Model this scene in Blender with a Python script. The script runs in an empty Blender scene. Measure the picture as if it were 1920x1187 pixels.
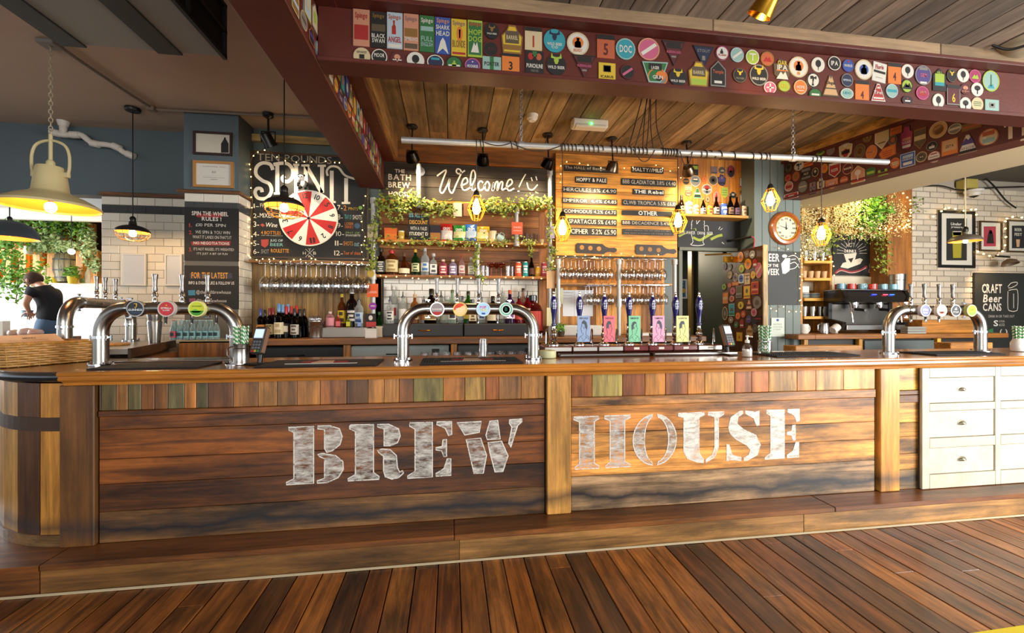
import bpy,bmesh,math,random
from math import sin,cos,pi,radians,sqrt,atan2
from mathutils import Vector,Matrix
SC = bpy.context.scene
COL = SC.collection
random.seed(7)
R = random.random
def RU(a,b): return a + (b - a) * random.random()

# ---------------------------------------------------------------- camera
A = radians(8.18);FL = 800.0;HC = 1.45;CU,CV = 960.0,590.0
cam = bpy.data.cameras.new('camera');cam.sensor_fit = 'HORIZONTAL';cam.sensor_width = 36.0
cam.lens = FL / 1920 * 36.0
cam.shift_y = -(593.5 - CV) / 1920.0
cam.clip_start = 0.05
co = bpy.data.objects.new('camera',cam);COL.objects.link(co)
co.location = (0,0,HC);co.rotation_euler = (pi / 2,0,-A)
SC.camera = co

# ---------------------------------------------------------------- light and exposure
SC.view_settings.view_transform = 'Standard';SC.view_settings.look = 'None'
SC.view_settings.gamma = 1.0;SC.view_settings.exposure = 0.8;SC.view_settings.use_curve_mapping = False
SC.cycles.use_denoising = True
SC.cycles.max_bounces = 8;SC.cycles.diffuse_bounces = 4;SC.cycles.glossy_bounces = 4
SC.cycles.transmission_bounces = 6;SC.cycles.transparent_max_bounces = 24
SC.cycles.caustics_reflective = False;SC.cycles.caustics_refractive = False
SC.cycles.sample_clamp_indirect = 4.0
w = bpy.data.worlds.new('World');SC.world = w;w.use_nodes = True
w.node_tree.nodes['Background'].inputs[0].default_value = (0.86,0.93,1.0,1)
w.node_tree.nodes['Background'].inputs[1].default_value = 0.62
def lamp(kind,name,loc,energy,color=(1,1,1),rot=None,target=None,**kw):
    l = bpy.data.lights.new(name,kind);l.energy = energy;l.color = color
    for k,v in kw.items(): setattr(l,k,v)
    o = bpy.data.objects.new(name,l);COL.objects.link(o);o.location = loc
    if target is not None:
        o.rotation_euler = (Vector(target) - Vector(loc)).to_track_quat('-Z','Y').to_euler()
    elif rot: o.rotation_euler = rot
    return o
# daylight through the street windows: front right (strong), behind the camera, and the conservatory room at far left
lamp('AREA','window_daylight',(5.9,-0.5,1.6),262,(1.0,0.985,0.95),target=(2.9,2.7,0.75),shape='RECTANGLE',size=2.6,size_y=2.2)
lamp('AREA','window_daylight',(-0.8,-3.2,1.7),105,(1.0,0.97,0.93),target=(0.3,3.5,1.5),shape='RECTANGLE',size=5.0,size_y=2.0)
lamp('AREA','window_daylight',(-9.8,6.2,2.0),210,(0.97,0.99,1.0),target=(-6.0,7.6,1.1),shape='RECTANGLE',size=3.0,size_y=2.2)

# ---------------------------------------------------------------- helpers
def ray(u,v):
    t = (u - CU) / FL
    return Vector((sin(A) + t * cos(A),cos(A) - t * sin(A),(CV - v) / FL))
def at(u,v,Y):
    d = ray(u,v);k = Y / d.y
    return Vector((d.x * k,Y,HC + d.z * k))
def atz(u,v,z):
    d = ray(u,v);k = (z - HC) / d.z
    return Vector((d.x * k,d.y * k,z))
def depth(u,Y): return Y / ray(u,CV).y      # metres of camera depth
def px(u,Y): return depth(u,Y) / FL         # metres per vertical pixel
def lin(c):
    if isinstance(c,str):
        c = c.lstrip('#');c = tuple(int(c[i:i + 2],16) / 255 for i in (0,2,4))
    return tuple((x / 12.92 if x <= 0.04045 else ((x + 0.055) / 1.055) ** 2.4) for x in c[:3]) + (1.0,)

ORD = 'first second third fourth fifth sixth seventh eighth ninth tenth eleventh twelfth thirteenth fourteenth fifteenth sixteenth seventeenth eighteenth nineteenth twentieth twenty-first twenty-second twenty-third twenty-fourth twenty-fifth twenty-sixth twenty-seventh'.split()
class Plane:
    """A surface things are mounted on: a point, a direction along it, up, and its outward normal."""
    def __init__(s,p0,ex,n,ez=(0,0,1)):
        s.p0 = Vector(p0);s.ex = Vector(ex).normalized();s.ez = Vector(ez).normalized();s.n = Vector(n).normalized()
    def pt(s,a,b,c=0.0): return s.p0 + s.ex * a + s.ez * b + s.n * c
    def hit(s,u,v,c=0.0):
        d = ray(u,v);o = Vector((0,0,HC));k = (s.p0 + s.n * c - o).dot(s.n) / d.dot(s.n)
        q = o + d * k - s.p0
        return (q.dot(s.ex),q.dot(s.ez))
def FP(Y): return Plane((0,Y,0),(1,0,0),(0,-1,0))     # a plane facing the room at depth Y

GLY = {}
def load_glyphs():
    chars = "ABCDEFGHIJKLMNOPQRSTUVWXYZabcdefghijklmnopqrstuvwxyz0123456789&%.,!-/'@+#:()?" + "\u00a3"
    tmp = []
    for bold in (0,1):
        for ch in chars:
            cu = bpy.data.curves.new('t','FONT');cu.body = ch;cu.size = 1.0;cu.resolution_u = 2
            if bold: cu.offset = 0.022
            o = bpy.data.objects.new('t',cu);COL.objects.link(o);tmp.append((ch,bold,o,cu))
    dg = bpy.context.evaluated_depsgraph_get()
    for ch,bold,o,cu in tmp:
        me = bpy.data.meshes.new_from_object(o.evaluated_get(dg))
        vs = [(p.co.x,p.co.y) for p in me.vertices];fs = [tuple(p.vertices) for p in me.polygons]
        if vs:
            x0 = min(p[0] for p in vs);x1 = max(p[0] for p in vs)
            GLY[ch,bold] = ([(x - x0,y) for x,y in vs],fs,x1 - x0)
        bpy.data.meshes.remove(me)
    for ch,bold,o,cu in tmp:
        bpy.data.objects.remove(o);bpy.data.curves.remove(cu)
load_glyphs()

class MB:
    def __init__(s): s.v = [];s.f = [];s.s = []
    def add(s,vs,fs,smooth=False):
        k = len(s.v);s.v += [Vector(p) for p in vs]
        s.f += [tuple(i + k for i in f) for f in fs];s.s += [smooth] * len(fs);return s
    def box(s,x0,y0,z0,x1,y1,z1,M=None):
        vs = [Vector((x,y,z)) for x in (x0,x1) for y in (y0,y1) for z in (z0,z1)]
        if M: vs = [M @ p for p in vs]
        return s.add(vs,[(0,1,3,2),(4,6,7,5),(0,4,5,1),(2,3,7,6),(0,2,6,4),(1,5,7,3)])
    def cbox(s,x0,y0,z0,x1,y1,z1,c=0.004,M=None):
        lo = (x0,y0,z0);hi = (x1,y1,z1);vs = [];ix = {}
        for i in range(8):
            sg = [(i >> k) & 1 for k in range(3)]
            for ax in range(3):
                p = []
                for k in range(3):
                    e = hi[k] if sg[k] else lo[k]
                    p.append(e if k == ax else e + (-c if sg[k] else c))
                ix[i,ax] = len(vs);vs.append(Vector(p))
        fs = []
        for ax in range(3):
            a,b = (ax + 1) % 3,(ax + 2) % 3
            for sd in (0,1):
                q = [(0,0),(1,0),(1,1),(0,1)]
                if not sd: q = q[::-1]
                fs.append(tuple(ix[(sd << ax) | (p << a) | (r << b),ax] for p,r in q))
            for sa in (0,1):
                for sb in (0,1):
                    i0 = (sa << a) | (sb << b);i1 = i0 | (1 << ax)
                    f = (ix[i0,a],ix[i1,a],ix[i1,b],ix[i0,b])
                    fs.append(f if sa == sb else f[::-1])
        for i in range(8):
            f = (ix[i,0],ix[i,1],ix[i,2]);n = bin(i).count('1')
            fs.append(f if n % 2 else f[::-1])
        if M: vs = [M @ p for p in vs]
        return s.add(vs,fs)
    def tube(s,pts,r,n=8,cap=True,closed=False):
        pts = [Vector(p) for p in pts];m = len(pts);k0 = len(s.v)
        rs = r if isinstance(r,(list,tuple)) else [r] * m
        up = None
        for i,p in enumerate(pts):
            if closed: t = pts[(i + 1) % m] - pts[i - 1]
            else: t = pts[min(i + 1,m - 1)] - pts[max(i - 1,0)]
            if t.length < 1e-9: t = Vector((0,0,1))
            t.normalize()
            if up is None: up = Vector((0,0,1)) if abs(t.z) < 0.9 else Vector((1,0,0))
            x = up - t * up.dot(t)
            if x.length < 1e-6: x = t.orthogonal()
            x.normalize();up = x;y = t.cross(x)
            for j in range(n):
                a = 2 * pi * j / n;s.v.append(p + (x * cos(a) + y * sin(a)) * rs[i])
        last = m if closed else m - 1
        for i in range(last):
            for j in range(n):
                a = k0 + i * n + j;b = k0 + i * n + (j + 1) % n
                i2 = (i + 1) % m;c = k0 + i2 * n + (j + 1) % n;d = k0 + i2 * n + j
                s.f.append((a,b,c,d));s.s.append(True)
        if cap and not closed:
            s.f.append(tuple(k0 + j for j in range(n))[::-1]);s.s.append(False)
            s.f.append(tuple(k0 + (m - 1) * n + j for j in range(n)));s.s.append(False)
        return s
    def lathe(s,prof,o=(0,0,0),n=16,ez=(0,0,1),ex=None,sx=1.0):
        o = Vector(o);ez = Vector(ez).normalized()
        ex = Vector(ex).normalized() if ex else (Vector((1,0,0)) if abs(ez.x) < 0.9 else Vector((0,1,0)))
        ex = (ex - ez * ex.dot(ez)).normalized();ey = ez.cross(ex);k0 = len(s.v);m = len(prof)
        for r,z in prof:
            for j in range(n):
                a = 2 * pi * j / n;s.v.append(o + ez * z + (ex * cos(a) * sx + ey * sin(a)) * r)
        for i in range(m - 1):
            for j in range(n):
                a = k0 + i * n + j;b = k0 + i * n + (j + 1) % n
                s.f.append((a,b,b + n,a + n));s.s.append(True)
        if prof[0][0] > 1e-5: s.f.append(tuple(k0 + j for j in range(n))[::-1]);s.s.append(False)
        if prof[-1][0] > 1e-5: s.f.append(tuple(k0 + (m - 1) * n + j for j in range(n)));s.s.append(False)
        return s
    def lathe_open(s,prof,o=(0,0,0),n=16,ez=(0,0,1),ex=None):
        nf = len(s.f);s.lathe(prof,o,n,ez,ex)
        k = [i for i in range(nf,len(s.f)) if len(s.f[i]) <= 4 or n <= 4]
        s.f = s.f[:nf] + [s.f[i] for i in k];s.s = s.s[:nf] + [s.s[i] for i in k];return s
    def sphere(s,o,r,n=10,sz=1.0):
        m = max(4,n // 2)
        return s.lathe([(r * sin(pi * i / m),-r * sz * cos(pi * i / m)) for i in range(m + 1)],o,n)
    def prism(s,poly,pl,c0,c1):
        n = len(poly);ar = sum(poly[i][0] * poly[(i + 1) % n][1] - poly[(i + 1) % n][0] * poly[i][1] for i in range(n))
        hand = pl.ex.cross(pl.ez).dot(pl.n)
        if ar * hand < 0: poly = poly[::-1]
        vs = [pl.pt(a,b,c0) for a,b in poly] + [pl.pt(a,b,c1) for a,b in poly]
        fs = [tuple(range(n))[::-1],tuple(range(n,2 * n))] + [(i,(i + 1) % n,(i + 1) % n + n,i + n) for i in range(n)]
        return s.add(vs,fs)
    def flat(s,poly,pl,c):
        n = len(poly);ar = sum(poly[i][0] * poly[(i + 1) % n][1] - poly[(i + 1) % n][0] * poly[i][1] for i in range(n))
        if ar * pl.ex.cross(pl.ez).dot(pl.n) < 0: poly = poly[::-1]
        return s.add([pl.pt(a,b,c) for a,b in poly],[tuple(range(n))])
    def ring(s,po,pi_,pl,c0,c1):
        n = len(po);vs = []
        for c in (c0,c1):
            vs += [pl.pt(a,b,c) for a,b in po] + [pl.pt(a,b,c) for a,b in pi_]
        fs = []
        for i in range(n):
            j = (i + 1) % n
            fs += [(2 * n + i,2 * n + j,3 * n + j,3 * n + i),(i,j,2 * n + j,2 * n + i),(n + j,n + i,3 * n + i,3 * n + j)]
        return s.add(vs,fs)
    def text(s,pl,t,a0,b0,a1,b1,c,bold=0,slant=0.0):
        x = 0;vs = [];fs = []
        for ch in t:
            g = GLY.get((ch,bold))
            if g is None: x += 0.30;continue
            k = len(vs);vs += [(x + q[0] + slant * q[1],q[1]) for q in g[0]];fs += [tuple(i + k for i in f) for f in g[1]]
            x += g[2] + 0.085
        if not vs: return s
        x0 = min(q[0] for q in vs);x1 = max(q[0] for q in vs);y0 = min(q[1] for q in vs);y1 = max(q[1] for q in vs)
        kx = (a1 - a0) / max(x1 - x0,1e-6);ky = (b1 - b0) / max(y1 - y0,1e-6)
        if pl.ex.cross(pl.ez).dot(pl.n) < 0: fs = [f[::-1] for f in fs]
        return s.add([pl.pt(a0 + (q[0] - x0) * kx,b0 + (q[1] - y0) * ky,c) for q in vs],fs)
    def ribbon(s,pl,pts,w,c,closed=False):
        m = len(pts);ws = w if isinstance(w,(list,tuple)) else [w] * m;vs = []
        for i,p in enumerate(pts):
            if closed: q0,q1 = pts[i - 1],pts[(i + 1) % m]
            else: q0,q1 = pts[max(i - 1,0)],pts[min(i + 1,m - 1)]
            tx,ty = q1[0] - q0[0],q1[1] - q0[1];L = math.hypot(tx,ty) or 1.0
            nx,ny = -ty / L * ws[i] / 2,tx / L * ws[i] / 2
            vs += [pl.pt(p[0] + nx,p[1] + ny,c),pl.pt(p[0] - nx,p[1] - ny,c)]
        fs = [(2 * i,2 * i + 1,2 * i + 3,2 * i + 2) for i in range(m - 1)]
        if closed: fs.append((2 * m - 2,2 * m - 1,1,0))
        return s.add(vs,fs)
    def bounds(s):
        xs = [p.x for p in s.v];ys = [p.y for p in s.v];zs = [p.z for p in s.v]
        return Vector((min(xs),min(ys),min(zs))),Vector((max(xs),max(ys),max(zs)))
    def build(s,name,mat,parent=None,color=None,label=None,cat=None,group=None,kind=None):
        if parent is not None: base = WL[parent.name]
        else:
            lo,hi = s.bounds();base = Vector(((lo.x + hi.x) / 2,(lo.y + hi.y) / 2,lo.z))
        me = bpy.data.meshes.new(name)
        me.from_pydata([tuple(p - base) for p in s.v],[],s.f)
        if any(s.s):
            me.polygons.foreach_set('use_smooth',s.s);me.update()
            me.set_sharp_from_angle(angle=radians(42))
        me.materials.append(mat)
        return put(name,me,base,parent,color,label,cat,group,kind)
WL = {}
def put(name,me,base,parent=None,color=None,label=None,cat=None,group=None,kind=None):
    o = bpy.data.objects.new(name,me);COL.objects.link(o)
    if parent is not None: o.parent = parent
    else: o.location = base
    WL[o.name] = Vector(base)
    if color is not None: o.color = lin(color)
    tag(o,label,cat,group,kind);return o
def tag(o,label=None,cat=None,group=None,kind=None):
    if label: o['label'] = label
    if cat: o['category'] = cat
    if group: o['group'] = group
    if kind: o['kind'] = kind
    return o
def thing(name,label,cat,loc,group=None):
    o = bpy.data.objects.new(name,None);COL.objects.link(o);o.location = loc;o.empty_display_size = 0.05
    WL[o.name] = Vector(loc);return tag(o,label,cat,group)
KIDS = {}
def dup(root,loc,label=None,group=None,rotz=None):
    """Copy a thing with its parts and sub-parts (mesh data shared)."""
    def kids(o): return [k for k in o.children]
    r = root.copy();COL.objects.link(r);r.location = loc;WL[r.name] = Vector(loc)
    if rotz is not None: r.rotation_euler = (0,0,rotz)
    if label: r['label'] = label
    if group: r['group'] = group
    for ch in kids(root):
        c = ch.copy();COL.objects.link(c);c.parent = r
        for g in kids(ch):
            d = g.copy();COL.objects.link(d);d.parent = c
    return r
def ell(a,b,ra,rb,n=24,ph=0.0): return [(a + ra * cos(2 * pi * i / n + ph),b + rb * sin(2 * pi * i / n + ph)) for i in range(n)]
def rrect(a0,b0,a1,b1,r,n=4):
    o = []
    for cx,cy,st in ((a1 - r,b1 - r,0),(a0 + r,b1 - r,pi / 2),(a0 + r,b0 + r,pi),(a1 - r,b0 + r,1.5 * pi)):
        o += [(cx + r * cos(st + pi / 2 * i / n),cy + r * sin(st + pi / 2 * i / n)) for i in range(n + 1)]
    return o
def arc(cx,cy,rx,ry,d0,d1,n=12): return [(cx + rx * cos(radians(d0 + (d1 - d0) * i / n)),cy + ry * sin(radians(d0 + (d1 - d0) * i / n))) for i in range(n + 1)]
def spline(pts,k=6):
    """Catmull-Rom through 2-D or 3-D points."""
    P = [Vector(p) for p in pts];o = []
    for i in range(len(P) - 1):
        p0 = P[max(i - 1,0)];p1 = P[i];p2 = P[i + 1];p3 = P[min(i + 2,len(P) - 1)]
        for j in range(k):
            t = j / k
            o.append(0.5 * ((2 * p1) + (p2 - p0) * t + (2 * p0 - 5 * p1 + 4 * p2 - p3) * t * t + (3 * p1 - p0 - 3 * p2 + p3) * t ** 3))
    return o + [P[-1]]

# ---------------------------------------------------------------- materials
MATS = {}
def base_mat(name):
    m = bpy.data.materials.new(name);m.use_nodes = True;nt = m.node_tree
    return m,nt,nt.nodes['Principled BSDF']
def nd(nt,t,**kw):
    n = nt.nodes.new(t)
    for k,v in kw.items(): setattr(n,k,v)
    return n
def solid(name,col,rough=0.5,metal=0.0,**kw):
    if name in MATS: return MATS[name]
    m,nt,b = base_mat(name);b.inputs['Base Color'].default_value = lin(col);b.inputs['Roughness'].default_value = rough
    b.inputs['Metallic'].default_value = metal
    if kw.get('bump'):
        n = nd(nt,'ShaderNodeTexNoise');n.inputs['Scale'].default_value = kw.get('bscale',60)
        g = nd(nt,'ShaderNodeNewGeometry');nt.links.new(g.outputs['Position'],n.inputs['Vector'])
        u = nd(nt,'ShaderNodeBump');u.inputs['Strength'].default_value = kw['bump'];u.inputs['Distance'].default_value = 0.01
        nt.links.new(n.outputs['Fac'],u.inputs['Height']);nt.links.new(u.outputs['Normal'],b.inputs['Normal'])
    if kw.get('var'):
        n = nd(nt,'ShaderNodeTexNoise');n.inputs['Scale'].default_value = kw.get('vscale',3);n.inputs['Detail'].default_value = 5
        g = nd(nt,'ShaderNodeNewGeometry');nt.links.new(g.outputs['Position'],n.inputs['Vector'])
        mx = nd(nt,'ShaderNodeMix',data_type='RGBA');c = lin(col);k = kw['var']
        mx.inputs[6].default_value = tuple(x * (1 - k) for x in c[:3]) + (1,);mx.inputs[7].default_value = tuple(min(1,x * (1 + k)) for x in c[:3]) + (1,)
        nt.links.new(n.outputs['Fac'],mx.inputs[0]);nt.links.new(mx.outputs[2],b.inputs['Base Color'])
    MATS[name] = m;return m
def tinted(name,rough=0.5,metal=0.0,coat=0.0,var=0.12):
    """One material for many pieces: the colour is each object's own."""
    if name in MATS: return MATS[name]
    m,nt,b = base_mat(name);b.inputs['Roughness'].default_value = rough;b.inputs['Metallic'].default_value = metal
    b.inputs['Coat Weight'].default_value = coat
    oi = nd(nt,'ShaderNodeObjectInfo');n = nd(nt,'ShaderNodeTexNoise');n.inputs['Scale'].default_value = 9;n.inputs['Detail'].default_value = 4
    g = nd(nt,'ShaderNodeNewGeometry');nt.links.new(g.outputs['Position'],n.inputs['Vector'])
    mr = nd(nt,'ShaderNodeMapRange');mr.inputs[3].default_value = 1 - var;mr.inputs[4].default_value = 1 + var;nt.links.new(n.outputs['Fac'],mr.inputs[0])
    vm = nd(nt,'ShaderNodeVectorMath',operation='SCALE');nt.links.new(oi.outputs['Color'],vm.inputs[0]);nt.links.new(mr.outputs[0],vm.inputs[3])
    nt.links.new(vm.outputs[0],b.inputs['Base Color']);MATS[name] = m;return m
def wood(name,axis='x',rough=0.45,grain=1.0,coat=0.0,stain=0.5,scale=1.0,lo=0.35,hi=1.45,wear=None,tint=(1.52,1.5,1.08)):
    """Grained timber in each object's own colour; grain runs along the axis; darker stains; optional scuff band."""
    if name in MATS: return MATS[name]
    m,nt,b = base_mat(name);L = nt.links.new
    oi = nd(nt,'ShaderNodeObjectInfo');g = nd(nt,'ShaderNodeNewGeometry')
    off = nd(nt,'ShaderNodeVectorMath',operation='SCALE');off.inputs[0].default_value = (13.7,7.1,19.3);L(oi.outputs['Random'],off.inputs[3])
    ad = nd(nt,'ShaderNodeVectorMath',operation='ADD');L(g.outputs['Position'],ad.inputs[0]);L(off.outputs[0],ad.inputs[1])
    mp = nd(nt,'ShaderNodeMapping');k = [26 * scale] * 3;k['xyz'.index(axis)] = 1.3 * scale;mp.inputs['Scale'].default_value = k;L(ad.outputs[0],mp.inputs['Vector'])
    n1 = nd(nt,'ShaderNodeTexNoise');n1.inputs['Scale'].default_value = 1.0;n1.inputs['Detail'].default_value = 11;n1.inputs['Roughness'].default_value = 0.72;n1.inputs['Distortion'].default_value = 0.7
    L(mp.outputs[0],n1.inputs['Vector'])
    mp2 = nd(nt,'ShaderNodeMapping');k = [7 * scale] * 3;k['xyz'.index(axis)] = 1.6 * scale;mp2.inputs['Scale'].default_value = k;L(ad.outputs[0],mp2.inputs['Vector'])
    n2 = nd(nt,'ShaderNodeTexNoise');n2.inputs['Scale'].default_value = 1.0;n2.inputs['Detail'].default_value = 8;n2.inputs['Roughness'].default_value = 0.66;L(mp2.outputs[0],n2.inputs['Vector'])
    r1 = nd(nt,'ShaderNodeMapRange');r1.inputs[1].default_value = 0.33;r1.inputs[2].default_value = 0.66;r1.inputs[3].default_value = 1 - (1 - lo) * grain;r1.inputs[4].default_value = 1 + (hi - 1) * grain;L(n1.outputs['Fac'],r1.inputs[0])
    r2 = nd(nt,'ShaderNodeMapRange');r2.inputs[1].default_value = 0.36;r2.inputs[2].default_value = 0.60;r2.inputs[3].default_value = 1 - stain;r2.inputs[4].default_value = 1.15;L(n2.outputs['Fac'],r2.inputs[0])
    mu = nd(nt,'ShaderNodeMath',operation='MULTIPLY');L(r1.outputs[0],mu.inputs[0]);L(r2.outputs[0],mu.inputs[1])
    vm = nd(nt,'ShaderNodeVectorMath',operation='SCALE');L(oi.outputs['Color'],vm.inputs[0]);L(mu.outputs[0],vm.inputs[3])
    tn = nd(nt,'ShaderNodeVectorMath',operation='MULTIPLY');tn.inputs[1].default_value = tint;L(vm.outputs[0],tn.inputs[0]);out = tn.outputs[0]
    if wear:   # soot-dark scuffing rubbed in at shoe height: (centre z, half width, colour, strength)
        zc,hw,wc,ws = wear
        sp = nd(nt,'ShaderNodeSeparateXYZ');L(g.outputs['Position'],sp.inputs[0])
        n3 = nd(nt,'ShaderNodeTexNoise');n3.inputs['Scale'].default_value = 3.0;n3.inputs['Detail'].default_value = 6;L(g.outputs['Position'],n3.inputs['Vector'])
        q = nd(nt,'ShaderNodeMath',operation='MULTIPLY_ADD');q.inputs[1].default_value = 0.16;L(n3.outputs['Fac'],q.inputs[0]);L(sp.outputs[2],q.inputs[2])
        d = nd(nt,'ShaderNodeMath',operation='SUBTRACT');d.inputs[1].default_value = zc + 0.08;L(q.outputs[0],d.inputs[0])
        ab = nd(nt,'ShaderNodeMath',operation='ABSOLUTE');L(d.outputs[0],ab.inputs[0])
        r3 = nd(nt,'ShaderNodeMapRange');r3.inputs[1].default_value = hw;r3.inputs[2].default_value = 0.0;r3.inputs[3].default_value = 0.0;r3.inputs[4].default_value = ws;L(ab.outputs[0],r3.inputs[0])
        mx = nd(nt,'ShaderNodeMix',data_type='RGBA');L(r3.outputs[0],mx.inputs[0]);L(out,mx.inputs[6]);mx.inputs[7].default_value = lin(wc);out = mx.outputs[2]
    L(out,b.inputs['Base Color'])
    rr = nd(nt,'ShaderNodeMapRange');rr.inputs[3].default_value = rough + 0.12;rr.inputs[4].default_value = max(0.05,rough - 0.1);L(n1.outputs['Fac'],rr.inputs[0]);L(rr.outputs[0],b.inputs['Roughness'])
    b.inputs['Coat Weight'].default_value = coat;b.inputs['Coat Roughness'].default_value = 0.15
    bu = nd(nt,'ShaderNodeBump');bu.inputs['Strength'].default_value = 0.25;bu.inputs['Distance'].default_value = 0.004;L(n1.outputs['Fac'],bu.inputs['Height']);L(bu.outputs[0],b.inputs['Normal'])
    MATS[name] = m;return m
def emit(name,col,strength):
    if name in MATS: return MATS[name]
    m,nt,b = base_mat(name);b.inputs['Base Color'].default_value = lin(col);b.inputs['Emission Color'].default_value = lin(col);b.inputs['Emission Strength'].default_value = strength
    m.cycles.emission_sampling = 'NONE';MATS[name] = m;return m
def glassy(name,col='#ffffff',refl=0.9,base=0.04,tint=0.955):
    """Thin clear glass: sees through straight on, mirrors at the edges."""
    if name in MATS: return MATS[name]
    m,nt,b = base_mat(name);L = nt.links.new
    t = nd(nt,'ShaderNodeBsdfTransparent');c = lin(col);t.inputs[0].default_value = tuple(x * tint for x in c[:3]) + (1,)
    g = nd(nt,'ShaderNodeBsdfGlossy');g.inputs['Roughness'].default_value = 0.04
    lw = nd(nt,'ShaderNodeLayerWeight');lw.inputs[0].default_value = 0.35
    mr = nd(nt,'ShaderNodeMapRange');mr.inputs[3].default_value = 0.05 + base;mr.inputs[4].default_value = refl * 0.8;L(lw.outputs['Facing'],mr.inputs[0])
    mx = nd(nt,'ShaderNodeMixShader');L(mr.outputs[0],mx.inputs[0]);L(t.outputs[0],mx.inputs[1]);L(g.outputs[0],mx.inputs[2])
    L(mx.outputs[0],nt.nodes['Material Output'].inputs['Surface']);MATS[name] = m;return m
def tglass(name):
    """Coloured bottle glass in each object's own colour, glossy."""
    if name in MATS: return MATS[name]
    m,nt,b = base_mat(name);L = nt.links.new
    oi = nd(nt,'ShaderNodeObjectInfo');t = nd(nt,'ShaderNodeBsdfTransparent');L(oi.outputs['Color'],t.inputs[0])
    L(oi.outputs['Color'],b.inputs['Base Color']);b.inputs['Roughness'].default_value = 0.08
    lw = nd(nt,'ShaderNodeLayerWeight');lw.inputs[0].default_value = 0.4
    mr = nd(nt,'ShaderNodeMapRange');mr.inputs[3].default_value = 0.2;mr.inputs[4].default_value = 0.9;L(lw.outputs['Facing'],mr.inputs[0])
    mx = nd(nt,'ShaderNodeMixShader');L(mr.outputs[0],mx.inputs[0]);L(t.outputs[0],mx.inputs[1]);L(b.outputs[0],mx.inputs[2])
    L(mx.outputs[0],nt.nodes['Material Output'].inputs['Surface']);MATS[name] = m;return m
def worn_paint(name,col,scale,cut,soft,stretch=(1,1,1)):
    """Brushed-on paint that has rubbed away in patches and lets the board below show."""
    if name in MATS: return MATS[name]
    m,nt,b = base_mat(name);L = nt.links.new;b.inputs['Base Color'].default_value = lin(col);b.inputs['Roughness'].default_value = 0.6
    g = nd(nt,'ShaderNodeNewGeometry');mp = nd(nt,'ShaderNodeMapping');mp.inputs['Scale'].default_value = stretch;L(g.outputs['Position'],mp.inputs[0])
    n = nd(nt,'ShaderNodeTexNoise');n.inputs['Scale'].default_value = scale;n.inputs['Detail'].default_value = 8;n.inputs['Roughness'].default_value = 0.7;L(mp.outputs[0],n.inputs['Vector'])
    mr = nd(nt,'ShaderNodeMapRange');mr.inputs[1].default_value = cut - soft;mr.inputs[2].default_value = cut + soft;L(n.outputs['Fac'],mr.inputs[0])
    t = nd(nt,'ShaderNodeBsdfTransparent');mx = nd(nt,'ShaderNodeMixShader');L(mr.outputs[0],mx.inputs[0]);L(t.outputs[0],mx.inputs[1]);L(b.outputs[0],mx.inputs[2])
    L(mx.outputs[0],nt.nodes['Material Output'].inputs['Surface']);MATS[name] = m;return m

PAINT = tinted('tinted_paint',0.5);GLOSS = tinted('tinted_gloss',0.22,coat=0.3);PRINT = tinted('tinted_print',0.65,var=0.03)
CLOTH = tinted('tinted_cloth',0.9);TMETAL = tinted('tinted_metal',0.3,1.0,var=0.05);TGL = tglass('bottle_glass')
WX = wood('timber_along_x','x');WY = wood('timber_along_y','y');WZ = wood('timber_along_z','z')
STEEL = solid('brushed_steel','#a19d96',0.26,1.0,bump=0.03,bscale=200);CHROME = solid('chrome','#d8d8d8',0.08,1.0);GALV = solid('galvanised_steel','#b4b4b0',0.5,0.6,var=0.15,vscale=30)
BLACK = solid('matt_black','#15130f',0.55);BLKMETAL = solid('black_metal','#1a1714',0.35,0.3);RUBBER = solid('rubber','#17171a',0.75);BRASS = solid('brass','#c8942e',0.25,1.0)
CHALK = solid('chalkboard','#16140f',0.6,var=0.25,vscale=5);GLASS = glassy('clear_glass');WHITE = solid('white_paint','#e8e4da',0.5);WHITEINK = solid('white_ink','#f0ece0',0.7)
REDSTEEL = solid('red_oxide_paint','#4e190b',0.55,var=0.28,vscale=6,bump=0.12,bscale=35)
BULB = emit('filament_glow','#ffd9a0',22.0);FAIRY = emit('fairy_glow','#ffcf70',9.0)
# ================================================================ STRUCTURE
FLOORW = wood('floorboard','y',0.36,1.0,coat=0.12,stain=0.72,scale=1.2,lo=0.35,tint=(1.45,1.5,1.0))
CEILG = wood('grey_ceiling_board','y',0.75,0.8,stain=0.45,scale=0.9,lo=0.5,hi=1.3,tint=(1.15,1.12,1.05))
CEILW = wood('ceiling_board','y',0.75,0.9,stain=0.5,scale=0.9,lo=0.45,hi=1.3,tint=(1.3,1.28,1.1));FASCIA = wood('fascia_timber','x',0.6,0.8,stain=0.3,lo=0.6,hi=1.2,tint=(1.05,1.03,1.0))
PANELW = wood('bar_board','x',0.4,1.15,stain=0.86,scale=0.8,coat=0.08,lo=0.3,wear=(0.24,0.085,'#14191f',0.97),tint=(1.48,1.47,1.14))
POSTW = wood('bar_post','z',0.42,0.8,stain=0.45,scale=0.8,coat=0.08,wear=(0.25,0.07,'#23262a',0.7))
HEADW = wood('header_board','z',0.42,0.9,stain=0.6,scale=0.9,lo=0.4)
STEPW = wood('step_board','x',0.4,1.0,stain=0.6,scale=0.8,coat=0.1)
TOPW = wood('varnished_top','x',0.16,0.7,coat=0.6,stain=0.25,scale=0.8,lo=0.55)
SHELFW = wood('shelf_timber','x',0.45,0.8,stain=0.3)
PLANKX = wood('rough_plank_across','x',0.55,0.9,stain=0.4);PLANKZ = wood('rough_plank_up','z',0.55,0.9,stain=0.4)

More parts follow.
